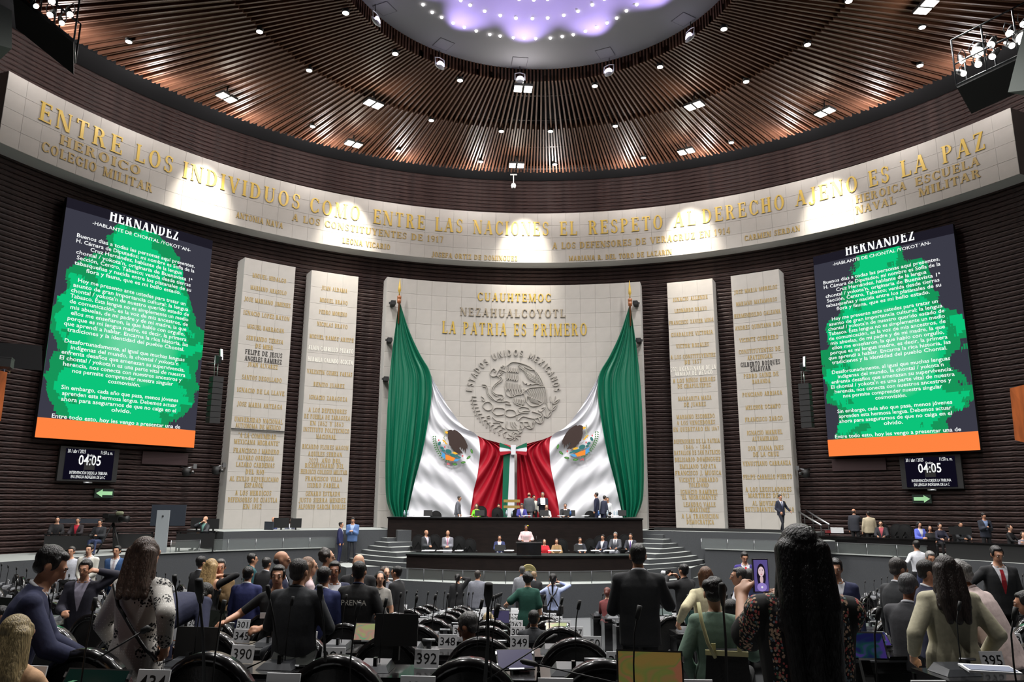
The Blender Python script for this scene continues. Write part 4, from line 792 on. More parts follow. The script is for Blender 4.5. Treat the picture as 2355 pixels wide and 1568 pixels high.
# ---------------------------------------------------------------- chairs and desks of the deputies
ORD = ['first', 'second', 'third', 'fourth', 'fifth', 'sixth', 'seventh', 'eighth', 'ninth', 'tenth', 'eleventh', 'twelfth', 'thirteenth', 'fourteenth', 'fifteenth', 'sixteenth', 'seventeenth', 'eighteenth', 'nineteenth', 'twentieth', 'twenty-first', 'twenty-second', 'twenty-third', 'twenty-fourth', 'twenty-fifth', 'twenty-sixth']
def arch(w, h, n=14, flat=.45):                                # outline of the round chair back, base at z=0
    pts = [(-w/2*.86, 0), (-w/2, flat*h*.5)]
    for i in range(n+1):
        q = math.pi-math.pi*i/n; pts.append((w/2*math.cos(q), flat*h+(1-flat)*h*math.sin(q)))
    return pts+[(w/2, flat*h*.5), (w/2*.86, 0)]
def chair_meshes(seg=14):
    W, H, Z0 = .70, .72, .42; o = arch(W, H, seg); i_ = [(x*.86, (z-.0)*.9+.0) for x, z in o]; n = len(o); out = {}
    bend = lambda x, y, z: (x, y-.10+.28*x*x*1.4+.06*(z/H), Z0+z)   # the back wraps forward at the sides (front is +y)
    b = MB(); vs = []
    for k, (x, z) in enumerate(o): vs += [bend(x, -.03, z), bend(x, .05, z)]
    for k, (x, z) in enumerate(i_): vs += [bend(x, -.045, z), bend(x, .05, z)]
    fs = []
    for k in range(n-1):
        a, c = 2*k, 2*k+2; d, e = 2*n+2*k, 2*n+2*k+2
        fs += [(a, a+1, c+1, c), (a, c, e, d), (a+1, d+1, e+1, c+1), (d, e, e+1, d+1)]
    b.add(vs, fs, BLK, True); out['rim'] = b.mesh('rim')
    b = MB(); vs = [bend(x*.99, -.012-.02*(1-(abs(x)/.35)**2), z) for x, z in i_]; cpt = bend(0, -.05, H*.45); vs.append(cpt); b.add(vs, [(k, k+1, n) for k in range(n-1)], LEATH, True)
    vs = [bend(x*.99, .05, z) for x, z in i_]+[bend(0, .09, H*.45)]; b.add(vs, [(k+1, k, n) for k in range(n-1)], LEATH, True); out['backrest'] = b.mesh('backrest')
    b = MB(); b.box((0, .22, .45), (.56, .52, .10), LEATH); out['seat'] = b.mesh('seat')
    b = MB(); b.tube([(-.33, -.02, .66), (-.34, .3, .66), (-.33, .36, .5)], .028, BLKM, 6); b.tube([(.33, -.02, .66), (.34, .3, .66), (.33, .36, .5)], .028, BLKM, 6); out['armrest'] = b.mesh('armrest')
    b = MB(); b.lathe([(.24, 0), (.24, .04), (.05, .08), (.04, .4)], (0, .2, 0), GREYM, 12); out['pedestal'] = b.mesh('pedestal')
    return out
CH = chair_meshes(16); CHF = chair_meshes(8)
allb = MB()
for k in ('rim', 'backrest', 'seat', 'armrest', 'pedestal'):
    me = CHF[k]; allb.add([v.co[:] for v in me.vertices], [tuple(p.vertices) for p in me.polygons], {'rim': BLK, 'backrest': LEATH, 'seat': LEATH, 'armrest': BLKM, 'pedestal': GREYM}[k], True)
CHAIRF = allb.mesh('chair')
def face_dir(x, y, target=None): t = target or (SX, SY); return -math.atan2(t[0]-x, t[1]-y)
def chair(x, y, z, rz, label, group, near, mesh=None):
    if near:
        r = thing('swivel_chair', (x, y, z), label, 'chair', group, rz)
        for k in ('rim', 'backrest', 'seat', 'armrest', 'pedestal'): put(k, CH[k], r)
        return r
    o = put('swivel_chair', CHAIRF, None, (x, y, z), rz, label=label, category='chair', group=group)
    return o
# desk: body, top, lectern tray with microphone stalk, plate with its number, hinge bar
def desk_meshes(far=False):
    o = {}
    b = MB(); b.box((0, .10, .33), (.74, .40, .66), BLK) if far else None
    if not far:
        b.box((0, .27, .36), (.77, .03, .72), BLK); b.box((-.36, .05, .36), (.03, .46, .72), BLK); b.box((.36, .05, .36), (.03, .46, .72), BLK); b.box((0, .0, .60), (.72, .36, .03), BLK); b.box((0, -.165, .655), (.7, .03, .10), BLK)
    o['body'] = b.mesh('body')
    b = MB(); b.box((0, .05, .735), (.76, .50, .035), BLK); b.box((0, -.185, .71), (.75, .02, .03), GREYM)
    o['desk_top'] = b.mesh('desk_top')
    b = MB(); b.add([(-.30, -.06, .755), (.0, -.06, .755), (.0, .2, .755), (-.30, .2, .755), (-.25, -.02, .80), (-.03, -.02, .80), (-.03, .18, .82), (-.25, .18, .82)], [(0, 1, 5, 4), (1, 2, 6, 5), (2, 3, 7, 6), (3, 0, 4, 7), (4, 5, 6, 7)], GREYD)
    b.box((-.12, .0, .825), (.03, .05, .07), BLK); o['console'] = b.mesh('console')
    b = MB(); b.tube([(-.10, .05, .81), (-.10, .055, 1.0), (-.09, .06, 1.16), (-.07, .04, 1.27)], .005 if not far else .008, BLKM, 6); b.tube([(-.075, .045, 1.24), (-.06, .035, 1.31)], .014 if not far else .018, BLKM, 8); o['microphone'] = b.mesh('microphone')
    b = MB(); b.add([(.16, .16, .757), (.36, .16, .757), (.36, .19, .895), (.16, .19, .895), (.16, .17, .757), (.36, .17, .757), (.36, .20, .895), (.16, .20, .895)], [(0, 1, 2, 3), (5, 4, 7, 6), (3, 2, 6, 7), (1, 5, 6, 2), (4, 0, 3, 7)], PLATEM); o['number_plate'] = b.mesh('number_plate')
    b = MB(); b.tube([(-.02, .19, .835), (.12, .19, .835)], .013, SILV, 8); b.box((.05, .2, .79), (.05, .02, .07), GREYM); o['hinge_bar'] = b.mesh('hinge_bar')
    return o
DK = desk_meshes(); DF = desk_meshes(True)
fb = MB()
for k, m_ in (('body', BLK), ('desk_top', BLK), ('console', GREYD), ('microphone', BLKM), ('number_plate', PLATEM), ('hinge_bar', SILV)):
    me = DF[k]; fb.add([v.co[:] for v in me.vertices], [tuple(p.vertices) for p in me.polygons], m_, k == 'microphone')
DESKF = fb.mesh('desk')
NUMC = {}
def number_mesh(n):
    if n not in NUMC:
        v, f = flat_type(str(n), .115, .006, .165); b = MB(); b.add([(.26+p[0], .1592+.03*(p[1]+.03)/.138, .757+.03+p[1]) for p in v], f, INK); NUMC[n] = b.mesh('number')
    return NUMC[n]
IRIS = {}
def irismat(name, c1, c2, c3, e=.3):
    m = bpy.data.materials.new(name); m.use_nodes = True; nt = m.node_tree; b = nt.nodes['Principled BSDF']; b.inputs['Roughness'].default_value = .12
    tc = nt.nodes.new('ShaderNodeTexCoord'); n = nt.nodes.new('ShaderNodeTexNoise'); n.inputs['Scale'].default_value = 1.6; n.inputs['Distortion'].default_value = 1.5; n.inputs['Detail'].default_value = 1
    r = nt.nodes.new('ShaderNodeValToRGB'); nt.links.new(tc.outputs['Generated'], n.inputs['Vector']); nt.links.new(n.outputs['Fac'], r.inputs[0]); el = r.color_ramp.elements
    el[0].position = .35; el[0].color = (*lin(c1), 1); el[1].position = .62; el[1].color = (*lin(c3), 1); q = el.new(.48); q.color = (*lin(c2), 1)
    nt.links.new(r.outputs[0], b.inputs['Base Color']); nt.links.new(r.outputs[0], b.inputs['Emission Color']); b.inputs['Emission Strength'].default_value = e; return m
IR_O = irismat('amber iridescent screen', (140, 116, 62), (112, 122, 62), (156, 100, 74)); IR_B = irismat('blue iridescent screen', (26, 28, 74), (24, 64, 62), (66, 50, 120)); IR_G = irismat('pale iridescent screen', (150, 160, 110), (170, 130, 120), (110, 160, 120))
SC_D = mat('switched off dark screen', (38, 42, 38), .25); SC_P = mat('violet grey screen', (62, 58, 92), .2); SC_K = mat('black monitor back', (10, 10, 11), .5); SC_T = mat('teal dark screen', (16, 44, 40), .25)
def monitor(parent, c, w, h, tilt, yaw, m, stand=True, back=False):   # flat tablet monitor on a swivel foot, local to the desk
    r = put('monitor', None, parent, c); r.rotation_euler = (tilt, 0, yaw)
    b = MB(); b.box((0, 0, h/2), (w, .018, h), BLKM); b.box((0, .012, h/2), (w*.5, .02, h*.4), BLKM); put('casing', b.mesh('casing'), r)
    if not back:
        b = MB(); b.box((0, -.011, h/2), (w-.02, .004, h-.02), m); put('display', b.mesh('display'), r)
        b = MB(); b.box((0, -.014, .0), (w*.4, .012, .012), SILV); b.box((-w/2, -.006, h*.8), (.012, .022, .03), SILV); b.box((w/2, -.006, h*.8), (.012, .022, .03), SILV); b.box((w/2, -.006, h*.2), (.012, .022, .03), SILV); b.box((-w/2, -.006, h*.2), (.012, .022, .03), SILV); put('clip', b.mesh('clip'), r)
    if stand: b = MB(); b.box((0, .05, -.04), (.05, .05, .14), BLKM); put('foot', b.mesh('foot'), r)
    return r
def desk(x, y, z, rz, label, group, near, num=None, mon=None, mic=True):
    if near:
        r = thing('deputy_desk', (x, y, z), label, 'desk', group, rz)
        for k in ('body', 'desk_top', 'console', 'number_plate'): put(k, DK[k], r)
        if mic: put('microphone', DK['microphone'], r)
        if not mon: put('hinge_bar', DK['hinge_bar'], r)
        if num: put('number', number_mesh(num), [c for c in r.children if c.name.startswith('number_plate')][0])
        if mon: monitor(r, *mon)
        return r
    o = put('deputy_desk', DESKF, None, (x, y, z), rz, label=label, category='desk', group=group)
    if num: put('number', number_mesh(num), o)
    if mon: monitor(o, *mon)
    return o
def inview(x, y, z, mx=60):
    v = np.array([x, y, z])-ORG; d = v@_f
    if d < 1: return False
    return -mx < 1177.5+v@R2/d*FPX < FW+mx and 784-v@U2/d*FPX < FH+160
# seat table: lateral offset of the seats in every row, counted along the arc (metres from the axis x=SX direction)
rows = []
for k, yk in enumerate(YK):
    R = 36-yk; L = []
    left_hi = .62 if k > 0 else .78                             # chair centre of the seat next to the middle aisle, left block
    xs = [left_hi-.79*i for i in range(40)]
    gap0 = [-99, -3.9, -4.3, -5.2, -5.6, -6.1, -6.6, -7.1, -7.6][k]
    xs = [q if q > gap0 else q-1.35 for q in xs]
    start = [2.12, 3.75, 3.9, 3.7, 3.0, 2.65, 2.6, 2.6, 2.55][k]
    xr = [start+.78*i for i in range(40)]; rgap = [99, 7.8, 8.2, 8.6, 9., 9.4, 9.8, 10.2, 10.6][k]
    xr = [q if q < rgap else q+1.3 for q in xr]
    for side, arr in (('left', xs), ('right', xr)):
        for i, q in enumerate(arr):
            a = (q-SX)/R                                        # angle from straight back
            if abs(a) > 1.0: continue
            L.append((side, i, q, a))
    rows.append(L)
# plate numbers that can be read, by (row, side, index)
NUM = {(0, 'left', 0): 437, (0, 'left', 2): 435, (0, 'left', 1): 436, (0, 'left', 4): 434, (0, 'left', 5): 433}
for i in range(6): NUM[(1, 'left', i)] = 394-i
NUM[(1, 'right', 0)] = 395; NUM[(1, 'right', 1)] = 396
for i in range(6): NUM[(2, 'left', i)] = 350-i
for i in range(4): NUM[(2, 'right', i)] = 351+i
for i in range(10): NUM[(3, 'left', i)] = 307-i
for i in range(5): NUM[(3, 'right', i)] = 308+i
for i in range(9): NUM[(4, 'left', i)] = 263-i
for i in range(9): NUM[(5, 'left', i)] = 222-i
for i in range(5): NUM[(5, 'right', i)] = 183+i
for i in range(9): NUM[(6, 'left', i)] = 178-i
ROWN = ['nearest', 'second', 'third', 'fourth', 'fifth', 'sixth', 'seventh', 'eighth', 'farthest']
MON = {(0, 'left', 0): ((.0, .12, .84), .37, .22, -.25, -.1, IR_O), (0, 'left', 3): ((.28, .10, .60), .46, .26, -.2, 0, SC_K, True, True), (0, 'left', 4): ((-.1, .1, .70), .40, .22, -.6, 0, SC_T), (0, 'right', 0): ((-.08, .2, 1.0), .24, .16, -.5, -.15, IR_B),
       (1, 'left', 2): ((-.0, .16, .92), .36, .25, -.1, 0, SC_K, True, True), (1, 'left', 3): ((-.05, .05, .76), .36, .24, -.95, .1, SC_D), (1, 'left', 4): ((-.12, .1, .78), .38, .26, -.1, 0, SC_K, True, True), (1, 'left', 5): ((.0, .1, .93), .40, .26, -1.25, .1, SC_D), (1, 'left', 1): ((.22, .02, .78), .3, .2, -.9, .2, SC_P), (1, 'right', 1): ((0, .1, .84), .30, .2, -.9, 0, IR_B),
       (2, 'left', 3): ((.18, .1, .82), .34, .2, -.5, .0, IR_G), (2, 'left', 5): ((-.1, .1, .86), .32, .25, -.4, -.2, SC_D), (2, 'right', 0): ((.1, .1, .8), .34, .2, -.9, -.1, IR_B), (3, 'left', 0): ((0, .1, .8), .3, .2, -.8, 0, IR_G), (3, 'right', 0): ((0, .1, .85), .4, .3, -.6, 0, SC_P), (3, 'left', 3): ((.1, .1, .84), .3, .2, -.6, 0, IR_G),
       (2, 'left', 7): ((0, .1, .9), .4, .25, -.2, .1, SC_D), (4, 'left', 1): ((0, .1, .85), .3, .22, -.5, 0, SC_P), (5, 'right', 0): ((0, .1, .85), .3, .22, -1, 0, IR_G), (6, 'right', 1): ((0, .1, .85), .3, .22, -1, 0, SC_T), (4, 'right', 0): ((0, .1, .85), .34, .24, -.5, 0, SC_T)}
nd = nc = 0
for k, L in enumerate(rows):
    z = row_floor(k); R = 36-YK[k]; near = k < 3
    for side, i, q, a in L:
        xd, yd = SX+R*math.sin(a)*1.0, SY-R*math.cos(a); Rc = R+(1.58 if k else 1.35); xc, yc = SX+Rc*math.sin(a), SY-Rc*math.cos(a)
        if math.hypot(xd-CX, yd-CY) > 15.9: continue
        rz = a
        desc = '%s row, %s seat %s of the middle aisle' % (ROWN[k], ORD[i] if i < len(ORD) else str(i), side)
        num = NUM.get((k, side, i)); mon = MON.get((k, side, i))
        if inview(xd, yd, z+.8):
            lab = 'black desk with number plate %d, %s' % (num, desc) if num else 'black desk with microphone, '+desc
            desk(xd, yd-.17, z, rz, lab, 'black desks of the deputies', near, num, mon); nd += 1
        if inview(xc, yc, z+1.0, 100) and k > 0 or (k == 0 and False):
            lab = 'black round-backed chair, '+desc
            chair(xc, yc, z, rz, lab, 'black round-backed chairs', k < 4); nc += 1
print('desks', nd, 'chairs', nc)
# ---------------------------------------------------------------- front desks of the dais
def bowed_desk(name, cx, y0, wd, bow, z0, z1, lab, depth=.9, over=.06):
    r = thing(name, (cx, y0, z0), lab, 'desk'); n = 24; h = z1-z0
    f = lambda t: (wd/2*t, -bow*(1-t*t))
    fr = [f(-1+2*i/n) for i in range(n+1)]; poly = fr+[(wd/2, depth), (-wd/2, depth)]
    b = MB(); vs = []
    for x, y in fr: vs += [(x, y, 0), (x, y, h-.06), (x, y+.05, 0), (x, y+.05, h-.06)]
    fs = []
    for i in range(n): a_, c_ = 4*i, 4*i+4; fs += [(a_, c_, c_+1, a_+1), (a_+2, a_+3, c_+3, c_+2), (a_+1, c_+1, c_+3, a_+3)]
    b.add(vs, fs, WOOD, False); build(b, 'front_panel', r)
    for s in (-1, 1):
        b = MB(); b.box((s*(wd/2-.03), depth/2, (h-.06)/2), (.06, depth, h-.06), WOOD); build(b, 'side_panel', r)
    b = MB(); top = [(x*(1+over/wd), y-over) for x, y in fr]+[(wd/2+over/2, depth), (-wd/2-over/2, depth)]; b.prism(top, h-.06, h, BLK, mat('dark green desk leather', (30, 38, 36), .5)); build(b, 'desk_top', r)
    return r, f
UD, uf = bowed_desk('upper_dais_desk', .18, 33.6, 10.9, .55, 1.75, ZC-.52, 'long upper dark wood dais desk in front of the flag')
LD, lf = bowed_desk('lower_dais_desk', .42, 30.1, 8.75, .75, ZMID-.38, ZC-1.83, 'long lower dark wood desk with round gilt seal at its front')
# plinth under the upper dais
ub = MB(); ub.prism([(-5.2, 33.75), (5.55, 33.75), (5.4, 36.6), (-5.1, 36.6)], ZMID, ZST-.02, WALLG, CARPETL); build(ub, 'upper_dais_plinth', kind='structure')
# seal on the lower desk
sx_, sy_ = 1213, 1303; p = at(sx_, sy_, 29.9); p[1] = 30.1-.75-.06
SEALM = mat('patinated brass seal', (150, 140, 96), .4, .5)
b = MB(); b.lathe([(.30, 0), (.30, .03), (.27, .045), (.24, .03), (.0, .03)], m=SEALM, n=28); b.v = [(x, -z, y) for x, y, z in b.v]; b.v = [(x+p[0]-LD.location.x, y+p[1]-LD.location.y, z+ZC-2.42-LD.location.z) for x, y, z in b.v]; sl_ = build(b, 'seal', LD, label='round brass seal')
b = MB()
for q in range(20):
    t = q/20*2*math.pi; b.box((.2*math.cos(t), -.045, .2*math.sin(t)), (.03, .02, .03), SEALM)
b.box((0, -.045, .0), (.12, .02, .16), SEALM); b.box((.05, -.045, .05), (.1, .02, .05), SEALM); b.v = [(x+p[0]-LD.location.x, y+p[1]-LD.location.y, z+ZC-2.42-LD.location.z) for x, y, z in b.v]; build(b, 'seal_relief', LD, kind='stuff')
# glass rail on the kerb
gr = thing('glass_rail', (1.3, 28.5, ZCB), 'low curved glass rail on the kerb before the lower desk', 'railing'); 
for i in range(12):
    a0, a1 = 150+i*5, 150+i*5+4.9; b = MB(); b.arcbox(8.98, 9.0, a0, a1, ZCB, ZCB+.42, GLASS, 5, None, G); build(setloc(b, gr), 'glass_pane', gr)
    b = MB(); q = math.radians(a0); b.tube([(G[0]+9.0*math.sin(q), G[1]+9.0*math.cos(q), ZCB), (G[0]+9.0*math.sin(q), G[1]+9.0*math.cos(q), ZCB+.44)], .015, GREYM, 6); build(setloc(b, gr), 'post', gr)
b = MB(); b.arcbox(8.98, 9.01, 150, 210, ZCB+.42, ZCB+.44, SILV, 5, None, G); build(setloc(b, gr), 'top_rail', gr)
# lectern of the speaker
lx, ly = 1214, 1235; p = at(lx, 1262, 30.4)
r = thing('lectern', (p[0], 29.75, ZMID+.5), 'black lectern in the middle of the lower desk before the speaker', 'lectern'); r.location.z = ZC-1.83
b = MB(); b.box((0, 0, .22), (.92, .5, .44), BLK); build(b, 'body', r); b = MB(); b.box((0, .0, .45), (.98, .56, .03), BLKM); build(b, 'top', r); b = MB(); b.tube([(-.3, 0, .46), (-.28, .05, .7)], .008, BLKM, 6); b.tube([(.3, 0, .46), (.28, .05, .7)], .008, BLKM, 6); build(b, 'microphone', r)
# chairs on the dais: (x px, y px of the top, depth, back seen from the front)
def dais_chair(px, py, d, floor, lab, grp, rz=None, sc=1.):
    p = at(px, py, d); top = p[2]; s_ = 1.14*sc; o = put('dais_chair', DCH, None, (p[0], p[1], top-s_), math.pi+(rz or 0), label=lab, category='chair', group=grp); o.scale = (sc, sc, sc); return o
b = MB(); o_ = arch(.52, .62, 10, .6); n = len(o_)
for (y0_, sc_, m_) in ((0, 1., LEATH),):
    vs = [(x, -.05, .52+z) for x, z in o_]+[(x, .05, .52+z) for x, z in o_]; b.add(vs, [tuple(range(n)), tuple(range(n, 2*n))[::-1]]+[(i, i+1, n+i+1, n+i) for i in range(n-1)], LEATH)
vs = [(x*.8, .07, .56+z*.86) for x, z in o_]+[(0, .09, .85)]; b.add(vs, [(i+1, i, n) for i in range(n-1)], LEATH, True)
b.box((0, .27, .48), (.5, .5, .1), LEATH); b.box((-.29, .2, .66), (.05, .4, .04), BLKM); b.box((.29, .2, .66), (.05, .4, .04), BLKM); b.box((-.29, .2, .55), (.03, .05, .2), BLKM); b.box((.29, .2, .55), (.03, .05, .2), BLKM)
b.lathe([(.26, 0), (.26, .05), (.05, .09), (.04, .44)], (0, .25, 0), GREYM, 10); DCH = b.mesh('dais_chair')
gl_, gu_ = 'leather chairs behind the lower dais desk', 'leather chairs behind the upper dais desk'
for (px, py), n_ in zip([(963, 1229), (1000, 1228), (1056, 1232), (1081, 1238), (1245, 1240), (1291, 1238), (1358, 1238), (1380, 1231), (1408, 1230), (1437, 1228)], ORD):
    dais_chair(px, py, 31.6, ZMID, 'dark leather chair behind the lower dais desk, %s from the left' % n_, gl_)
for (px, py), n_ in zip([(1003, 1174), (1107, 1163), (1144, 1166), (1189, 1170), (1255, 1168), (1357, 1174)], ORD):
    dais_chair(px, py, 35.0, ZST, 'dark leather chair behind the upper dais desk, %s from the left' % n_, gu_)
# things standing on the two dais desks
def laptop(px, py, d, w_, lab, grp, rz=0., m=BLKM):
    p = at(px, py, d); r = thing('laptop', p, lab, 'laptop', grp, rz); b = MB(); b.box((0, .03, .12), (w_, .02, .24), m, 0, -.2); build(b, 'lid', r); b = MB(); b.box((0, .15, .0), (w_, .24, .02), BLKM); build(b, 'keyboard', r); return r
def papers(px, py, d, w_, dp, lab, grp='papers on the dais desks', rz=0.):
    p = at(px, py, d); b = MB(); b.box((0, 0, 0), (w_, dp, .02), WHITE); b.box((.06, .03, .015), (w_*.8, dp*.9, .012), WHITE, .1); build(b, 'paper_sheets', None, tuple(p), rz, label=lab, category='papers', group=grp)
def bottle(px, py, d, h, m, lab, grp):
    p = at(px, py, d); r = thing('bottle', p, lab, 'bottle', grp); b = MB(); b.lathe([(h*.18, 0), (h*.18, h*.65), (h*.07, h*.85), (h*.07, h*.93)], m=m, n=10); build(b, 'body', r); b = MB(); b.lathe([(h*.08, h*.93), (h*.08, h)], m=WHITE, n=10); build(b, 'cap', r)
gq = 'laptops on the upper dais desk'
for (px, w_), n_ in zip([(984, .38), (1103, .42), (1252, .38), (1310, .5), (1431, .36)], ORD): laptop(px, 1186, 33.4, w_, 'black laptop on the upper dais desk, %s from the left' % n_, gq)
for (px, w_), n_ in zip([(1150, .42), (1330, .34)], ORD): laptop(px, 1267, 29.9, w_, 'black laptop on the lower dais desk, %s from the left' % n_, 'laptops on the lower dais desk')
for (px, w_), n_ in zip([(944, .3), (1075, .3), (1210, .4), (1290, .3), (1345, .3), (1410, .45)], ORD): papers(px, 1186, 33.35, w_, .3, 'white papers on the upper dais desk, %s from the left' % n_)
for (px, w_), n_ in zip([(985, .5), (1022, .6), (1055, .3), (1170, .35), (1275, .5), (1338, .3), (1368, .3), (1400, .4)], ORD): papers(px, 1266, 29.75, w_, .3, 'white papers on the lower dais desk, %s from the left' % n_)
BW = mat('clear water bottle', (170, 185, 195), .2); BB = mat('blue cup plastic', (60, 100, 160), .4)
for (px, m_), n_ in zip([(930, BW), (938, BW), (1177, BW), (1312, BB), (1377, BB), (1397, BW), (1413, BW), (1419, BW), (1165, BW)], ORD): bottle(px, 1186, 33.4, .24, m_, 'small bottle or cup on the upper dais desk, %s placed' % n_, 'bottles on the upper dais desk')
# nameplate stand of brass bars behind the upper desk
p = at(1177, 1158, 34.6); r = thing('brass_sign_stand', p, 'pair of horizontal brass bars standing before the flag ribbon', 'sign stand')
b = MB(); b.box((0, 0, .12), (.74, .05, .13), mat('satin brass bar', (176, 148, 82), .4, .3)); build(b, 'bar', r); b = MB(); b.box((0, 0, -.14), (.74, .05, .12), MC['satin brass bar']); build(b, 'bar', r); b = MB(); b.box((-.3, .03, -.35), (.03, .03, .9), GREYM); b.box((.3, .03, -.35), (.03, .03, .9), GREYM); build(b, 'upright', r)
# ---------------------------------------------------------------- people: one continuous remeshed body each; clothes and hair are its children
def sphere_t(nu=14, nv=9):
    vs = [(0, 0, 1)]
    for j in range(1, nv):
        p = math.pi*j/nv
        for i in range(nu): q = 2*math.pi*i/nu; vs.append((math.sin(p)*math.cos(q), math.sin(p)*math.sin(q), math.cos(p)))
    vs.append((0, 0, -1)); f = []
    for i in range(nu): f.append((0, 1+i, 1+(i+1) % nu)); f.append((len(vs)-1, 1+(nv-2)*nu+(i+1) % nu, 1+(nv-2)*nu+i))
    for j in range(nv-2):
        for i in range(nu): a = 1+j*nu; f.append((a+i, a+nu+i, a+nu+(i+1) % nu, a+(i+1) % nu))
    return np.array(vs), f
SPV, SPF = sphere_t()
def rotm(rx=0, ry=0, rz=0):
    cx, sx, cy, sy, cz, sz = math.cos(rx), math.sin(rx), math.cos(ry), math.sin(ry), math.cos(rz), math.sin(rz)
    return np.array([[cz, -sz, 0], [sz, cz, 0], [0, 0, 1]])@np.array([[cy, 0, sy], [0, 1, 0], [-sy, 0, cy]])@np.array([[1, 0, 0], [0, cx, -sx], [0, sx, cx]])
def prim_mesh(P):                                               # P: ('c', p0, r0, p1, r1) tapered capsule or ('e', c, radii, R) ellipsoid
    if P[0] == 'e': return (P[3]@(SPV*np.array(P[2])).T).T+P[1]
    _, p0, r0, p1, r1 = P[:5]; p0 = np.array(p0, float); p1 = np.array(p1, float); ax = p1-p0; L = np.linalg.norm(ax)
    if L < 1e-6: return SPV*r0+p0
    ax /= L; up = np.array([0, 0, 1.]) if abs(ax[2]) < .9 else np.array([1., 0, 0]); a = np.cross(up, ax); a /= np.linalg.norm(a); b = np.cross(ax, a)
    R = np.stack([a, b, ax], 1); top = SPV[:, 2] >= -1e-6; v = (R@SPV.T).T
    return np.where(top[:, None], v*r1+p1, v*r0+p0)
def sdist(P, X):
    if P[0] == 'e':
        q = (X-P[1])@P[3]/np.array(P[2]); return (np.linalg.norm(q, axis=1)-1)*min(P[2])
    _, p0, r0, p1, r1 = P[:5]; p0 = np.array(p0, float); d = np.array(p1, float)-p0; t = np.clip(((X-p0)@d)/max(d@d, 1e-9), 0, 1)
    return np.linalg.norm(X-p0-t[:, None]*d, axis=1)-(r0+(r1-r0)*t)
def loft(secs, fr, n=20, ex=2.4):                                # closed trunk from elliptical sections (z, half width, half depth, y offset)
    vs = []; k = len(secs)
    for z, a, b, y0 in secs:
        for j in range(n):
            q = 2*math.pi*j/n; c_, s_ = math.cos(q), math.sin(q); vs.append(fr(a*abs(c_)**(2/ex)*(1 if c_ > 0 else -1), y0+b*abs(s_)**(2/ex)*(1 if s_ > 0 else -1), z))
    fs = [(i*n+j, i*n+(j+1) % n, (i+1)*n+(j+1) % n, (i+1)*n+j) for i in range(k-1) for j in range(n)]+[tuple(range(n))[::-1], tuple((k-1)*n+j for j in range(n))]
    return ('l', np.array(vs), fs)
def remesh(prims, vox, smooth=3, fac=.5, name='body'):
    vs, fs, o = [], [], 0
    for P in prims:
        if P[0] == 'l':
            v, f_ = P[1], P[2]; vs.append(v); fs += [tuple(i+o for i in f) for f in f_]; o += len(v); continue
        v = prim_mesh(P); vs.append(v); fs += [tuple(i+o for i in f) for f in SPF]; o += len(v)
    me = bpy.data.meshes.new('tmp'); me.from_pydata(np.concatenate(vs).tolist(), [], fs); ob = bpy.data.objects.new('tmp', me); COL.objects.link(ob)
    m = ob.modifiers.new('r', 'REMESH'); m.mode = 'VOXEL'; m.voxel_size = vox; m.use_smooth_shade = True
    if smooth: q = ob.modifiers.new('s', 'SMOOTH'); q.iterations = smooth; q.factor = fac
    TODO.append((ob, name)); return ob
TODO = []
def ev(ob, name):
    out = bpy.data.meshes.new_from_object(ob.evaluated_get(bpy.context.evaluated_depsgraph_get())); out.name = name; old = ob.data; bpy.data.objects.remove(ob); bpy.data.meshes.remove(old); return out
def TRUNK(fem): return (1, 2, 3, 4) if fem else (1, 2, 3)
def ik(S, T, l1, l2, pole):
    S, T = np.array(S, float), np.array(T, float); d = T-S; L = np.linalg.norm(d); L2 = min(L, (l1+l2)*.995); d = d/max(L, 1e-6); T = S+d*L2
    a = (l1*l1-l2*l2+L2*L2)/(2*L2); h = math.sqrt(max(l1*l1-a*a, 0)); p = np.array(pole, float); p = p-d*(p@d); p /= np.linalg.norm(p)+1e-9
    return S+d*a+p*h, T
SKIN = {'light': (206, 158, 130), 'tan': (186, 136, 108), 'brown': (140, 92, 68), 'pale': (222, 180, 156)}
def cmat(kind, rgb):
    if kind == 'skin': return mat('skin %d %d %d' % rgb, rgb, .5, bump=0)
    if kind == 'hair': return mat('hair %d %d %d' % rgb, rgb, .38, noise=.5, scale=26, stretch=(5, 5, .7), bump=.6)
    if kind == 'shoe': return mat('shoe leather', (20, 18, 18), .35)
    return mat('cloth %d %d %d' % rgb, rgb, .85, noise=.07, scale=30, bump=.1)
def hand_prims(W, E, out, curl=.6, near=False, side=1):          # palm and five fingers, along the forearm direction
    d = W-E; d /= np.linalg.norm(d); n = np.array(out, float); n -= d*(n@d); n /= np.linalg.norm(n)+1e-9; s = np.cross(d, n)   # n: back of the hand, s: across
    P = [('c', W, .026, W+d*.05, .034), ('c', W+d*.03-s*.022, .022, W+d*.085-s*.028, .02), ('c', W+d*.03+s*.022, .022, W+d*.085+s*.028, .02)]
    for k, (o_, ln) in enumerate(((-.033, .062), (-.011, .074), (.011, .07), (.032, .055))):
        b = W+d*.09+s*o_; m = b+(d*math.cos(curl)-n*math.sin(curl))*ln*.55; t = m+(d*math.cos(curl*2)-n*math.sin(curl*2))*ln*.5
        P += [('c', b, .0105, m, .0095), ('c', m, .0095, t, .008)]
    b = W+d*.025-s*side*.03; m = b+(d*.6-s*side*.7-n*.3)*.04; P += [('c', b, .014, m, .011), ('c', m, .011, m+(d*.9-s*side*.1-n*.4)*.035, .009)]
    return P
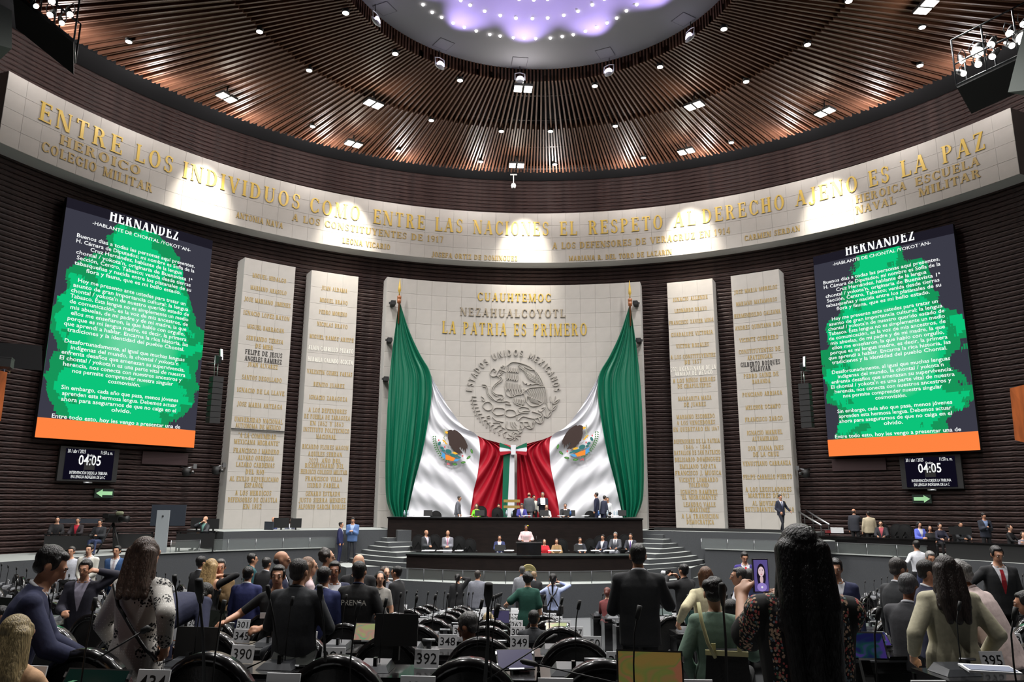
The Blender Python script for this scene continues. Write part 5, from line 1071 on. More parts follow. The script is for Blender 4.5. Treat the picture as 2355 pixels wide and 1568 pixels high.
def person(px, py, d, face, label, top=(40, 42, 50), jacket=None, legs=(28, 28, 32), hair=(26, 20, 18), style='short', skin='tan', pose='stand', lean=0., headpitch=0., headyaw=0., lh=None, rh=None, sleeves='long',
           tie=None, fem=False, scale=None, group=None, vox=None, floor=None, hold=None, extra=None, roll=0., xyz=None, skirt=False, openv=True, wide=1.0, pole=None):
    # px,py: top of the head in the picture; face: heading in degrees, 0 = away from the camera (towards the dais), 180 = towards the camera, 90 = right
    T = at(px, py, d) if xyz is None else np.array(xyz, float); fz_ = floor if floor is not None else floor_at(T[0], T[1])
    near = d < 7.5; vx = vox or (.011 if d < 7 else .015 if d < 13 else .021 if d < 24 else .027)
    hs = (T[2]-fz_); base_h = 1.75 if pose != 'sit' else 1.33
    cl_ = math.cos(math.radians(lean)); eff = base_h if pose == 'sit' and not lean else (.95+.80*cl_ if pose != 'sit' else .53+.80*cl_)
    s = scale or max(.9, min(1.12, hs/eff)); z0 = T[2]-eff*s
    ph = .95 if pose != 'sit' else .53
    C = np.array([0, 0, ph]); RL_ = rotm(-math.radians(lean), math.radians(roll), 0)
    def tor(x, y, z): return C+RL_@np.array([x*wide, y, z-.95])                  # torso frame: z as if standing
    sw = .150 if fem else .172
    body, regs, jk = [], [], []
    def add(P, r): body.append(P); regs.append(r)
    hipw = .10 if fem else .09
    add(('c', C+[-hipw*.75, 0, -.0], .118 if fem else .112, C+[hipw*.75, 0, 0], .118 if fem else .112), 'legs')
    add(('c', tor(-.055, 0, 1.07), .10 if fem else .112, tor(.055, 0, 1.07), .10 if fem else .112), 'top')
    add(('c', tor(-.075, .005, 1.25), .115 if fem else .125, tor(.075, .005, 1.25), .115 if fem else .125), 'top')
    add(('c', tor(-.10, 0, 1.36), .088, tor(.10, 0, 1.36), .088), 'top')
    if fem: add(('c', tor(-.075, .075, 1.27), .065, tor(.075, .075, 1.27), .065), 'top')
    add(('c', tor(0, 0, 1.40), .068, tor(0, .012, 1.53), .054 if not fem else .047), 'skin')
    for q in (-1, 1): add(('c', tor(q*.04, 0, 1.43), .06, tor(q*(sw-.03), 0, 1.395), .062), 'top')
    # head
    HC = tor(0, .018, 1.618); HR = rotm(0, 0, math.radians(-headyaw))@rotm(-math.radians(headpitch+lean*.4), 0, 0)
    hp = lambda x, y, z: HC+HR@np.array([x, y, z])
    e = lambda c, r, reg: add(('e', hp(*c), r, HR), reg)
    e((0, -.012, .035), (.076, .094, .088), 'skin'); e((0, .022, -.035), (.058, .068, .078), 'skin'); e((0, .05, -.085), (.032, .03, .025), 'skin'); e((0, .085, .02), (.05, .018, .03), 'skin')
    add(('c', hp(0, .092, .015), .011, hp(0, .108, -.022), .016), 'skin')
    for q in (-1, 1): e((q*.077, -.005, -.0), (.012, .022, .033), 'skin')
    # legs
    for q in (-1, 1):
        if pose == 'sit': H_ = C+[q*hipw, .02, -.02]; K = C+[q*(hipw+.03), .43, .0]; A = np.array([q*(hipw+.03), .46, .09])
        elif pose == 'walk': H_ = C+[q*hipw, 0, -.02]; K = np.array([q*hipw, .08+q*.12, .50]); A = np.array([q*hipw, -.02+q*.22, .09])
        else: H_ = C+[q*hipw, 0, -.03]; K = np.array([q*(hipw+.015), .02, .50]); A = np.array([q*(hipw+.03), -.02, .09])
        add(('c', H_, .093, K, .062), 'legs'); add(('c', K, .06, A, .042), 'legs'); add(('c', A+[0, -.02, -.04], .042, A+[q*.02, .16, -.055], .034), 'shoe')
    # arms
    arms = []
    for q, tgt in ((-1, lh), (1, rh)):
        S = tor(q*sw, 0, 1.385)
        if tgt is None: tg = (q*.26, .08, .86) if pose != 'sit' else (q*.14, .40, 1.12)
        else: tg = tgt
        Tg = tor(*tg) if tgt is not None else (tor(*tg) if pose == 'sit' else np.array([q*.25*wide, tor(0, 0, 1.385)[1]*1.0+.06, .83]))
        E, W = ik(S, Tg, .285, .255, (q*.55, -.55, -.5) if pole is None else (q*pole[0], pole[1], pole[2])); arms.append((q, S, E, W))
        add(('c', S, .058, E, .044), 'top'); lo = 'top' if sleeves == 'long' else 'skin'
        M_ = E+(W-E)*.86 if sleeves == 'long' else E; add(('c', E, .043, W, .029), lo)
        for P in hand_prims(W, E, (q*.6, .1, .6) if tgt else (q, 0, 0), .75 if hold or tgt else .45, near, q): add(P, 'skin')
    TF = ([(.90, .165, .118, 0), (.99, .160, .112, 0), (1.08, .130, .098, 0), (1.17, .138, .104, .004), (1.27, .158, .118, .012), (1.34, .166, .104, .004), (1.41, .150, .082, -.002), (1.46, .085, .062, 0), (1.49, .055, .052, 0)] if fem else
          [(.90, .158, .112, 0), (.99, .160, .115, 0), (1.08, .152, .114, 0), (1.17, .160, .118, 0), (1.27, .178, .122, .002), (1.35, .186, .112, 0), (1.42, .160, .085, -.004), (1.465, .090, .065, 0), (1.50, .058, .054, 0)])
    geo = [P for P, r_ in zip(body, regs) if not (r_ == 'top' and abs(P[1][0]+P[3][0]-2*C[0]) < 1e-6)]
    geo = []
    for i_, (P, r_) in enumerate(zip(body, regs)):
        if i_ in TRUNK(fem): continue
        geo.append(P)
    geo.append(loft(TF, tor)); bo = remesh(geo, vx, 3 if near else 2)
    # jacket or blouse worn over the body
    jo = None
    if jacket:
        g = .014; hem = [(.80, .192 if fem else .186, .135, 0)] if (pose != 'sit' and not lean > 40) else []
        if skirt: hem = [(.66, .215, .165, 0), (.80, .195, .145, 0)]
        J = [loft(hem+[(z, a_+g+(.012 if z < 1.2 else 0), b_+g+(.004 if z < 1.2 else 0), y_) for z, a_, b_, y_ in TF], tor)]
        for q in (-1, 1): J.append(('c', tor(q*.05, -.005, 1.43), .055, tor(q*(sw+.006), 0, 1.402), .070))
        for q, S, E, W in arms: J += [('c', S, .067+g*.5, E, .05+g)]+([('c', E, .05+g, E+(W-E)*.93, .036+g)] if sleeves == 'long' else [])
        if sleeves == 'short': J[-1] = J[-2] = ('c', arms[-1][1], .07, arms[-1][1]+(arms[-1][2]-arms[-1][1])*.75, .078); J.append(('c', arms[0][1], .07, arms[0][1]+(arms[0][2]-arms[0][1])*.75, .078))
        if skirt: J.append(('c', C+[-.08, 0, -.2], .15, C+[.08, 0, -.2], .15))
        jo = remesh(J, vx*1.05, 3, .5, 'jacket')
    # hair
    ho = None
    Hh = []; hh = lambda c, r: Hh.append(('e', hp(*c), r, HR))
    if style != 'shaved':
        if style == 'bald': hh((0, -.045, -.0), (.08, .068, .05))
        else:
            hh((0, -.03, .052), (.084, .092, .088)); hh((0, .02, .092), (.062, .055, .034)) if not fem else None
            hh((0, -.050, -.012), (.073, .050, .055))
            for q in (-1, 1): hh((q*.066, .01, .035), (.018, .035, .05))
        if style == 'curly':
            for k in range(16): u = rng.normal(size=3); u /= np.linalg.norm(u); u[1] = -abs(u[1])*.8; u[2] = abs(u[2]) if k % 2 else u[2]; hh(tuple(np.array((0, -.03, .04))+u*.075), (.04, .04, .04))
        if style == 'bob':
            for q in (-1, 1): Hh.append(('c', hp(q*.065, -.02, .03), .038, hp(q*.062, -.03, -.10), .03))
            Hh.append(('c', hp(0, -.07, .02), .06, hp(0, -.07, -.11), .05))
        if style == 'bun': hh((0, -.12, .01), (.045, .04, .045))
        if style == 'pony': hh((0, -.11, .03), (.03, .03, .03)); Hh.append(('c', hp(0, -.115, .02), .028, tor(0, -.14, 1.40), .022)); Hh.append(('c', tor(0, -.14, 1.40), .022, tor(0, -.15, 1.30), .012))
        if style in ('long', 'vlong', 'mid'):
            lb_ = {'long': 1.26, 'mid': 1.36, 'vlong': 1.02}[style]
            if style == 'vlong': hh((0, -.045, .0), (.092, .085, .115))
            for q, w_ in ((-.055, .045), (0, .05), (.055, .045)):
                Hh.append(('c', hp(q, -.06, .02), .06, tor(q*1.25, -.115, 1.42), w_)); Hh.append(('c', tor(q*1.25, -.115, 1.42), w_, tor(q*1.1, -.155, lb_), w_*.6))
            for q in (-1, 1): Hh.append(('c', hp(q*.062, -.01, .03), .030, tor(q*.085, -.03, 1.45), .030)); Hh.append(('c', tor(q*.085, -.03, 1.45), .03, tor(q*.09, -.10, 1.36), .03))
        ho = remesh(Hh, vx*.8, 2, .5, 'hair')
    PEOPLE.append(dict(T=T, z0=z0, s=s, face=face, label=label, group=group, bo=bo, jo=jo, ho=ho, body=body, regs=regs, jacket=jacket, cols=(top, legs, hair, skin), C=C, RL=RL_, hp=hp, HR=HR, tie=tie, tor=tor, arms=arms, sleeves=sleeves, hold=hold, extra=extra, openv=openv, fem=fem, d=d, pose=pose))
    return PEOPLE[-1]
PEOPLE = []
EYEW = mat('eye white', (225, 220, 214), .4); LIP = mat('lips', (150, 74, 66), .5); PHONE = mat('phone glass', (12, 13, 16), .15)
def finish_people():
    dg = bpy.context.evaluated_depsgraph_get()
    def get(ob, name):
        if ob is None: return None
        out = bpy.data.meshes.new_from_object(ob.evaluated_get(dg)); out.name = name; return out
    got = [(p, get(p['bo'], 'body'), get(p['jo'], 'jacket'), get(p['ho'], 'hair')) for p in PEOPLE]
    for ob, _ in TODO: old = ob.data; bpy.data.objects.remove(ob); bpy.data.meshes.remove(old)
    def arr(me): v = np.empty(len(me.vertices)*3); me.vertices.foreach_get('co', v); return v.reshape(-1, 3)
    for p, bm_, jm, hm_ in got:
        T, s, C, RL_ = p['T'], p['s'], p['C'], p['RL']; top, legs, hair, skin = p['cols']
        cuts = [(C+RL_@np.array([0, 0, .055]), RL_@np.array([0, 0, 1.])), (C+RL_@np.array([0, .0, .525]), RL_@np.array([0, .35, .94]))]
        for q, S, E, W in p['arms']: cuts.append((E+(W-E)*.88 if p['sleeves'] == 'long' else S+(E-S)*.8, (W-E)/np.linalg.norm(W-E) if p['sleeves'] == 'long' else (E-S)/np.linalg.norm(E-S)))
        if p['d'] < 17:                                         # clean seams between skin and cloth
            b = bmesh.new(); b.from_mesh(bm_)
            for co_, no_ in cuts: bmesh.ops.bisect_plane(b, geom=b.verts[:]+b.edges[:]+b.faces[:], plane_co=co_.tolist(), plane_no=no_.tolist(), dist=1e-5)
            b.to_mesh(bm_); b.free()
        nf = len(bm_.polygons)
        fc = np.empty(nf*3); bm_.polygons.foreach_get('center', fc); fc = fc.reshape(-1, 3)
        D = np.stack([sdist(P, fc) for P in p['body']], 1); reg = np.array([{'skin': 0, 'top': 1, 'legs': 2, 'shoe': 3}[r] for r in p['regs']])[D.argmin(1)]
        L = (fc-C)@RL_+np.array([0, 0, .95])                    # torso coordinates
        ref = p['hp'](0, 0, 0)
        H = (fc-ref)@p['HR']
        if p['sleeves'] == 'short': pass
        near = p['d'] < 14
        m_ = reg.copy()
        wz = (fc-cuts[0][0])@cuts[0][1]; m_[(reg == 1) & (wz < 0) & (L[:, 2] < 1.12) & (np.abs(L[:, 0]) < .17)] = 2; m_[(reg == 2) & (wz > 0) & (L[:, 2] > .99) & (L[:, 2] < 1.3) & (np.abs(L[:, 1]) < .2)] = 1
        nz = (fc-cuts[1][0])@cuts[1][1]; tr_ = (np.abs(L[:, 0]) < .14) & (L[:, 2] > 1.36) & (L[:, 2] < 1.53); m_[tr_ & (reg < 2) & (nz < 0)] = 1; m_[tr_ & (reg < 2) & (nz > 0) & (np.hypot(L[:, 0], L[:, 1]) < .085)] = 0
        for (q, S, E, W), (co_, no_) in zip(p['arms'], cuts[2:]):
            t_ = (fc-co_)@no_; da = np.minimum(sdist(('c', E, .04, W, .03), fc), sdist(('c', S, .055, E, .045), fc)); ar = (da < .03) & (np.abs(t_) < .16) & (reg < 2); m_[ar & (t_ < 0)] = 1; m_[ar & (t_ > 0)] = 0
        sk = SKIN[skin] if isinstance(skin, str) else skin
        for q in (cmat('skin', sk), cmat('cloth', top), cmat('cloth', legs), cmat('shoe', (0, 0, 0)), mat('dark eye and brow', (30, 22, 20), .6), LIP): bm_.materials.append(q)
        bm_.polygons.foreach_set('material_index', m_.astype(np.int32)); bm_.update()
        r = thing('person', (T[0], T[1], p['z0']), p['label'], 'person', p['group'], -math.radians(p['face'])); r.scale = (s, s, s)
        # keep the head where the photograph has it: shift the root so the head centre is under the measured point
        a = -math.radians(p['face']); hc = p['hp'](0, 0, .04); r.location.x -= s*(hc[0]*math.cos(a)-hc[1]*math.sin(a)); r.location.y -= s*(hc[0]*math.sin(a)+hc[1]*math.cos(a))
        put('body', bm_, r)
        if hm_:
            hm_.materials.append(cmat('hair', hair)); put('hair', hm_, r)
        if jm:
            b = bmesh.new(); b.from_mesh(jm); dele = []
            if p['openv']:
                for q in (-1, 1):
                    co_ = C+RL_@np.array([q*.014, 0, 1.13-.95]); no_ = RL_@np.array([1, 0, -q*.24]); bmesh.ops.bisect_plane(b, geom=b.verts[:]+b.edges[:]+b.faces[:], plane_co=co_.tolist(), plane_no=no_.tolist(), dist=1e-5)
            b.normal_update()
            for f in b.faces:
                c = np.array(f.calc_center_median()); l = (c-C)@RL_+np.array([0, 0, .95])
                zt = 1.435 if abs(l[0]) < .09 else 9
                if p['openv'] and l[1] > .03 and abs(l[0]) < .014+.24*(l[2]-1.13) and l[2] < 1.6 and l[2] > 1.1: dele.append(f)
                elif l[2] > 1.47 and abs(l[0]) < .075 and l[1] > -.03: dele.append(f)
            bmesh.ops.delete(b, geom=dele, context='FACES'); b.to_mesh(jm); b.free()
            jm.materials.append(p['jacket'] if not isinstance(p['jacket'], tuple) else cmat('cloth', p['jacket'])); put('jacket', jm, r)
        tor = p['tor']; hp = p['hp']; fa = p['face'] % 360
        if 50 < fa < 310 and p['d'] < 36:                       # eyes, brows and mouth
            EY_ = mat('dark eye and brow', (30, 22, 20), .6); k = 1 if p['d'] < 16 else 1.25
            b = MB()
            for q in (-1, 1):
                if p['d'] < 13: b.add((SPV*np.array([.0145, .007, .0062])@p['HR'].T+hp(q*.031, .0915, .014)).tolist(), SPF, EYEW, True)
                b.add((SPV*np.array([.0065 if p['d'] < 13 else .008, .006, .005])@p['HR'].T+hp(q*.031, .0955, .014)).tolist(), SPF, EY_, True)
            build(b, 'eyes', r)
            b = MB()
            for q in ((-1, 1) if p['d'] < 24 else ()): b.tube([hp(q*.015, .101, .033), hp(q*.032, .097, .039), hp(q*.048, .084, .034)], .0036*k, EY_, 5)
            if p['d'] < 24: build(b, 'eyebrows', r)
            b = MB(); b.add((SPV*np.array([.022, .009, .0055])*k@p['HR'].T+hp(0, .082, -.056)).tolist(), SPF, LIP, True); build(b, 'mouth', r)
        if p['tie']:
            b = MB(); pts = [(1.425, .088, .020), (1.37, .114, .02), (1.28, .136, .026), (1.16, .132, .034), (1.08, .128, .036)]; vs = []
            for z, y, w_ in pts: vs += [tor(-w_, y, z), tor(w_, y, z)]
            for z, y, w_ in pts: vs += [tor(-w_, y-.02, z), tor(w_, y-.02, z)]
            n = 2*len(pts); b.add(vs, [(2*i, 2*i+1, 2*i+3, 2*i+2) for i in range(4)]+[(0, 2*i, 2*i+2, n) for i in range(0)]+[(2*i, 2*i+2, n+2*i+2, n+2*i) for i in range(4)]+[(2*i+1, n+2*i+1, n+2*i+3, 2*i+3) for i in range(4)], cmat('cloth', p['tie'])); build(b, 'tie', r)
        if p['hold']:
            for q in (p['hold'] if isinstance(p['hold'], list) else [p['hold']]):
                kind, hand = q[:2]; S_, E, W = [x for x in p['arms'] if x[0] == hand][0][1:]; dd = W-E; dd /= np.linalg.norm(dd); c = W+dd*.09
                wp = Matrix.Rotation(a, 3, 'Z')@Vector(c)*s+r.location
                if kind == 'phone': b = MB(); b.box((0, 0, .03), (.075, .012, .15), PHONE, 0, .5); build(b, 'phone', None, tuple(wp), a, label='dark phone held by the '+q[2], category='phone')
                if kind == 'paper': b = MB(); b.box((0, .0, .04), (.21, .008, .29), WHITE, 0, .5); build(b, 'paper_sheet', None, tuple(wp), a, label='white paper sheet held by the '+q[2], category='paper')
                if kind == 'camera':
                    t = thing('photo_camera', tuple(wp), 'black photo camera held by the '+q[2], 'camera', None, a); b = MB(); b.box((0, 0, 0), (.14, .08, .10), BLKM); b.box((0, 0, .06), (.05, .06, .03), BLKM); build(b, 'camera_body', t); b = MB(); b.tube([(0, .03, 0), (0, .22, 0)], .042, BLKM if len(q) < 4 else WHITE, 10); build(b, 'lens', t)
        if p['d'] < 20 and (not p['fem'] or not jm):
            b = MB(); n = 14; ring = [tor(.064*math.cos(q), .006+.060*math.sin(q), 1.483-.028*math.sin(q)) for q in (np.linspace(math.pi*.62, math.pi*2.38, n) if jm else np.linspace(0, 2*math.pi, n))]
            b.tube(ring, .013 if jm else .009, cmat('cloth', top), 6); build(b, 'collar', r)
        if p['extra']: p['extra'](p, r, a, s)
NAVY = (30, 34, 62); BLACK = (22, 22, 25); CHAR = (44, 46, 50); WH = (215, 216, 222); GREY = (112, 114, 122); BLUE = (50, 78, 130)
CR = 'people standing and sitting among the desks'; DU = 'people at the upper dais desk'; DL = 'people at the lower dais desk'; PL = 'people on the left side platform'; PR = 'people on the right side platform'
pn = person
def dc(px, py, R=18.5):                                         # depth at which a sight line reaches a radius of the hall
    a, z = cyl(px, py, R); return float((pol(R, a, z)-ORG)@_f)
# --- close to the camera
FLOR = mat('black floral blouse', (16, 14, 16), .8); 
def floralmat():
    m = FLOR; nt = m.node_tree; b = nt.nodes['Principled BSDF']; tc = nt.nodes.new('ShaderNodeTexCoord'); N = nt.nodes.new; Lk = nt.links.new
    v = N('ShaderNodeTexVoronoi'); v.inputs['Scale'].default_value = 80; v.inputs['Randomness'].default_value = .9; mp = N('ShaderNodeMapping'); Lk(tc.outputs['Object'], mp.inputs[0]); Lk(mp.outputs[0], v.inputs['Vector'])
    wv_ = N('ShaderNodeTexWave'); wv_.inputs['Scale'].default_value = 3.6; wv_.inputs['Distortion'].default_value = 3.; wv_.inputs['Detail'].default_value = 1; Lk(mp.outputs[0], wv_.inputs['Vector'])
    g = N('ShaderNodeMath'); g.operation = 'GREATER_THAN'; Lk(wv_.outputs['Fac'], g.inputs[0]); g.inputs[1].default_value = .42
    l = N('ShaderNodeMath'); l.operation = 'LESS_THAN'; Lk(v.outputs['Distance'], l.inputs[0]); l.inputs[1].default_value = .48
    mu = N('ShaderNodeMath'); mu.operation = 'MULTIPLY'; Lk(g.outputs[0], mu.inputs[0]); Lk(l.outputs[0], mu.inputs[1])
    sc = N('ShaderNodeSeparateColor'); Lk(v.outputs['Color'], sc.inputs[0]); r = N('ShaderNodeValToRGB'); Lk(sc.outputs[0], r.inputs[0]); el = r.color_ramp.elements; r.color_ramp.interpolation = 'CONSTANT'
    for i, (p_, c_) in enumerate(((0, (190, 160, 130)), (.35, (205, 96, 92)), (.6, (120, 140, 150)), (.75, (214, 176, 150)), (.9, (70, 100, 80)))):
        e_ = el[0] if i == 0 else (el[1] if i == 1 else el.new(p_)); e_.position = p_; e_.color = (*lin(c_), 1)
    mx = N('ShaderNodeMix'); mx.data_type = 'RGBA'; Lk(mu.outputs[0], mx.inputs[0]); mx.inputs[6].default_value = (*lin((16, 14, 16)), 1); Lk(r.outputs[0], mx.inputs[7]); Lk(mx.outputs[2], b.inputs['Base Color'])
floralmat()
def dotmat():
    m = mat('white dotted blouse with black flowers', (214, 210, 204), .8); nt = m.node_tree; b = nt.nodes['Principled BSDF']; N = nt.nodes.new; Lk = nt.links.new; tc = N('ShaderNodeTexCoord')
    def vor(sc, th, rnd):
        v = N('ShaderNodeTexVoronoi'); v.inputs['Scale'].default_value = sc; v.inputs['Randomness'].default_value = rnd; Lk(tc.outputs['Object'], v.inputs['Vector']); l = N('ShaderNodeMath'); l.operation = 'LESS_THAN'; Lk(v.outputs['Distance'], l.inputs[0]); l.inputs[1].default_value = th; return l.outputs[0]
    mx = N('ShaderNodeMix'); mx.data_type = 'RGBA'; Lk(vor(55, .22, .1), mx.inputs[0]); mx.inputs[6].default_value = (*lin((196, 192, 186)), 1); mx.inputs[7].default_value = (*lin((232, 230, 226)), 1)
    m2 = N('ShaderNodeMix'); m2.data_type = 'RGBA'; mu = N('ShaderNodeMath'); mu.operation = 'MULTIPLY'; Lk(vor(6.0, .42, 1), mu.inputs[0]); Lk(vor(60, .5, 1), mu.inputs[1]); Lk(mu.outputs[0], m2.inputs[0]); Lk(mx.outputs[2], m2.inputs[6]); m2.inputs[7].default_value = (*lin((22, 22, 24)), 1)
    Lk(m2.outputs[2], b.inputs['Base Color']); return m
DOT = dotmat()
def phone_photo(p, r, a, s):                                    # phone with the picture of a face on its screen
    c = at(1749, 1323, 3.8); t = thing('smartphone', tuple(c), 'grey phone filming a selfie, held up by the woman in floral blouse', 'phone', None, .12)
    b = MB(); b.box((0, 0, 0), (.080, .012, .162), GREYM); build(b, 'case', t); b = MB(); b.box((0, -.0075, 0), (.071, .003, .150), emis('phone picture backdrop', (96, 84, 150), .8)); build(b, 'display', t)
    def el(nm, c_, rx, rz, col, k, e_=.9):
        b = MB(); n = 16; b.add([(c_[0]*.9+rx*.9*math.cos(2*math.pi*i/n), -.0095-.0006*k, c_[1]*.88+.88*rz*math.sin(2*math.pi*i/n)) for i in range(n)], [tuple(range(n))], emis('phone picture '+nm, col, e_)); build(b, 'picture', t)
    el('dark hair', (0, -.0), .026, .066, (28, 22, 34), 0); el('dark hair', (0, .032), .022, .03, (28, 22, 34), 0); el('face', (0, .022), .0175, .027, (226, 200, 204), 1); el('neck', (0, -.022), .010, .022, (214, 184, 188), 1); el('blouse', (0, -.062), .028, .024, (150, 130, 200), 1.2)
    for q in (-1, 1): el('eyes', (q*.0075, .027), .003, .0014, (40, 26, 36), 2); el('eyes', (q*.0075, .033), .0038, .0009, (40, 26, 36), 2)
    el('lips', (0, .0075), .0048, .0018, (190, 70, 90), 2); el('neck', (0, .016), .0018, .0028, (204, 172, 176), 2); el('button', (0, -.062), .006, .006, (235, 235, 240), 3)
pn(1832, 1207, 3.35, 6, 'woman with very long black hair in black floral blouse filming with a phone', (18, 16, 18), FLOR, (20, 20, 22), (12, 10, 12), 'vlong', 'light', lh=(-.150, .45, 1.40), rh=(.045, .46, 1.37), pole=(.25, -.1, -1), sleeves='short', fem=True, vox=.0085, openv=False, floor=floor_at(1.3, 3.35)-.02, extra=phone_photo, skirt=True, wide=1.12, headpitch=4)
GRN = (104, 128, 112)
def bag(p, r, a, s):
    c = at(1672, 1520, 5.55); t = thing('shoulder_bag', tuple(c), 'black shoulder bag with cream trim at the hip of the woman in green shirt', 'bag', None, -.25)
    CRM = mat('cream bag trim', (196, 190, 140), .6); b = MB(); b.prism([(-.16, -.04), (.16, -.04), (.16, .05), (-.16, .05)], -.14, .08, LEATH); b.v = [(x*(1-.12*(z > 0)), y, z+.04*x) for x, y, z in b.v]; build(b, 'bag_body', t)
    b = MB(); b.box((0, -.045, .06), (.30, .012, .035), CRM); b.box((-.09, -.045, .09), (.03, .012, .07), CRM); b.box((.09, -.045, .11), (.03, .012, .07), CRM); build(b, 'trim', t)
    S0 = at(1608, 1388, 5.75); pts = [np.array(at(1606, 1385, 5.62)), at(1614, 1430, 5.55), at(1628, 1478, 5.5), at(1645, 1512, 5.5)]; b = MB(); b.tube([q-c for q in pts], .014, CRM, 6); o = build(b, 'strap', t); o.rotation_euler = (0, 0, .25)
pn(1640, 1331, 5.9, 14, 'woman with dark curly hair in sage green shirt with a black shoulder bag', GRN, GRN, (96, 92, 84), (20, 16, 16), 'curly', 'light', fem=True, rh=(.22, .30, 1.15), lh=(-.2, .12, .95), headpitch=18, openv=False, extra=bag, hold=('phone', 1, 'woman in the sage green shirt'), vox=.010)
pn(1466, 1249, 8.2, 4, 'broad man in black suit seen from behind, standing in the middle aisle', WH, (24, 25, 28), BLACK, (20, 18, 18), 'short', 'tan', lh=(-.10, .26, 1.15), rh=(.14, .26, 1.30), vox=.012, wide=1.08)
pn(128, 1256, 5.2, 62, 'man in navy blue suit leaning over a phone at the left', WH, (38, 42, 72), (24, 26, 44), (20, 17, 16), 'short', 'tan', lean=14, headpitch=22, lh=(-.05, .40, 1.12), rh=(.16, .42, 1.12), hold=('phone', 1, 'man in navy suit at the left'), vox=.010, wide=1.1)
def strapx(p, r, a, s):
    b = MB(); T_ = p['tor']; b.tube([T_(-.15, -.10, 1.43), T_(-.06, -.155, 1.30), T_(.06, -.152, 1.15), T_(.16, -.13, 1.02), T_(.2, -.05, .94)], .013, LEATH, 6); build(b, 'bag_strap', r)
pn(342, 1234, 5.7, 10, 'woman with long brown hair in white dotted blouse with black flowers', WH, DOT, BLACK, (74, 58, 50), 'mid', 'light', fem=True, lh=(-.33, .22, .98), rh=(.26, -.06, 1.05), skirt=True, openv=False, extra=strapx, vox=.010, headyaw=6)
pn(48, 1412, 4.3, 5, 'seated woman with long blonde streaked hair in the lower left corner', (196, 156, 120), None, BLACK, (150, 132, 96), 'long', 'light', pose='sit', fem=True, vox=.010)
pn(472, 1362, 7.7, 14, 'bending man in navy suit behind the woman in the dotted blouse', NAVY, NAVY, NAVY, (30, 26, 24), 'short', 'tan', lean=78, headpitch=20, lh=(-.1, .35, 1.2), rh=(.1, .35, 1.2), openv=False, vox=.012, scale=1.02)
pn(1074, 1408, 7.7, -60, 'seated man with combed back grey hair looking down, left of the aisle', (70, 40, 30), BLACK, BLACK, (58, 56, 56), 'short', 'brown', pose='sit', headpitch=28, vox=.012, scale=1.12)
pn(661, 1403, 7.6, 15, 'seated person with tousled brown hair behind a round chair back', CHAR, None, BLACK, (66, 56, 48), 'bob', 'light', pose='sit', headyaw=50, vox=.012, scale=1.12)
pn(690, 1284, 6.6, 12, 'man in dark grey polo shirt seen from behind, left of the middle', (46, 48, 52), (44, 46, 50), BLACK, (40, 36, 36), 'short', 'tan', lh=(-.16, .3, 1.15), rh=(.16, .3, 1.15), openv=False, vox=.012, wide=1.12)
def badge(p, r, a, s):
    b = MB(); T_ = p['tor']; b.box(T_(.10, .155, 1.22), (.09, .008, .06), WHITE); build(b, 'badge', r); b = MB(); b.tube([T_(-.07, .08, 1.44), T_(-.05, .15, 1.3), T_(0, .16, 1.18)], .006, mat('red lanyard', (150, 40, 40), .6), 6); build(b, 'lanyard', r)
pn(641, 1299, 9.0, 172, 'young man in black polo shirt facing the camera, arm stretched along a chair', (26, 26, 28), None, BLACK, (16, 13, 12), 'short', 'tan', lh=(.12, .25, 1.1), rh=(.52, .22, 1.16), sleeves='short', vox=.011, extra=badge)
def vestback(p, r, a, s):
    v, f = flat_type('PRENSA', .085, .003, .30); T_ = p['tor']; b = MB(); b.add([T_(q[0], -.1425, 1.27+q[1]) for q in v], f, WHITEL); build(b, 'vest_lettering', r, kind='stuff')
pn(828, 1290, 9.4, 8, 'press man in black vest seen from behind with lettering PRENSA', (34, 40, 66), (20, 20, 22), BLACK, (14, 12, 12), 'short', 'tan', lh=(-.28, .30, 1.25), rh=(.2, .25, 1.1), extra=vestback, openv=False, hold=('camera', -1, 'press man in the black vest'), vox=.013)
pn(825, 1273, 10.8, 185, 'bald man in dark jacket facing the press man', BLACK, BLACK, BLACK, (40, 36, 34), 'bald', 'light', headpitch=10)
pn(770, 1290, 10.2, 150, 'dark haired man in navy jacket and white shirt facing the camera', WH, NAVY, BLACK, (22, 18, 18), 'short', 'brown', headyaw=20)
pn(747, 1302, 9.4, 10, 'man in royal blue suit jacket seen from behind beside the press man', WH, (42, 50, 96), NAVY, (26, 22, 22), 'short', 'tan')
pn(650, 1265, 10.6, 80, 'bald man in navy suit in profile above the polo shirt man', WH, NAVY, NAVY, (50, 44, 42), 'bald', 'tan')
pn(713, 1280, 11.2, 60, 'woman with long straight light brown hair in pale pink top', (206, 186, 190), None, BLACK, (120, 90, 70), 'long', 'light', fem=True)
pn(753, 1260, 12.0, 70, 'woman with wavy dark hair and olive scarf near the stage wall', (66, 76, 66), (66, 76, 66), BLACK, (44, 36, 32), 'curly', 'light', fem=True)
pn(572, 1302, 12.2, 0, 'man in bright navy suit seen from behind, centre left', WH, (34, 40, 88), NAVY, (18, 15, 15), 'short', 'tan')
pn(582, 1272, 17.5, 60, 'man in teal jacket with black hair near the grey wall', (30, 78, 84), (30, 78, 84), BLACK, (18, 15, 15), 'short', 'tan')
pn(615, 1281, 16.8, 20, 'man in dark suit reading his phone near the grey wall', WH, BLACK, BLACK, (30, 26, 26), 'short', 'tan', rh=(.12, .28, 1.2), hold=('phone', 1, 'man in dark suit near the grey wall'))
pn(465, 1278, 15.5, 30, 'man in black suit behind the blonde woman', WH, BLACK, BLACK, (22, 20, 20), 'short', 'tan')
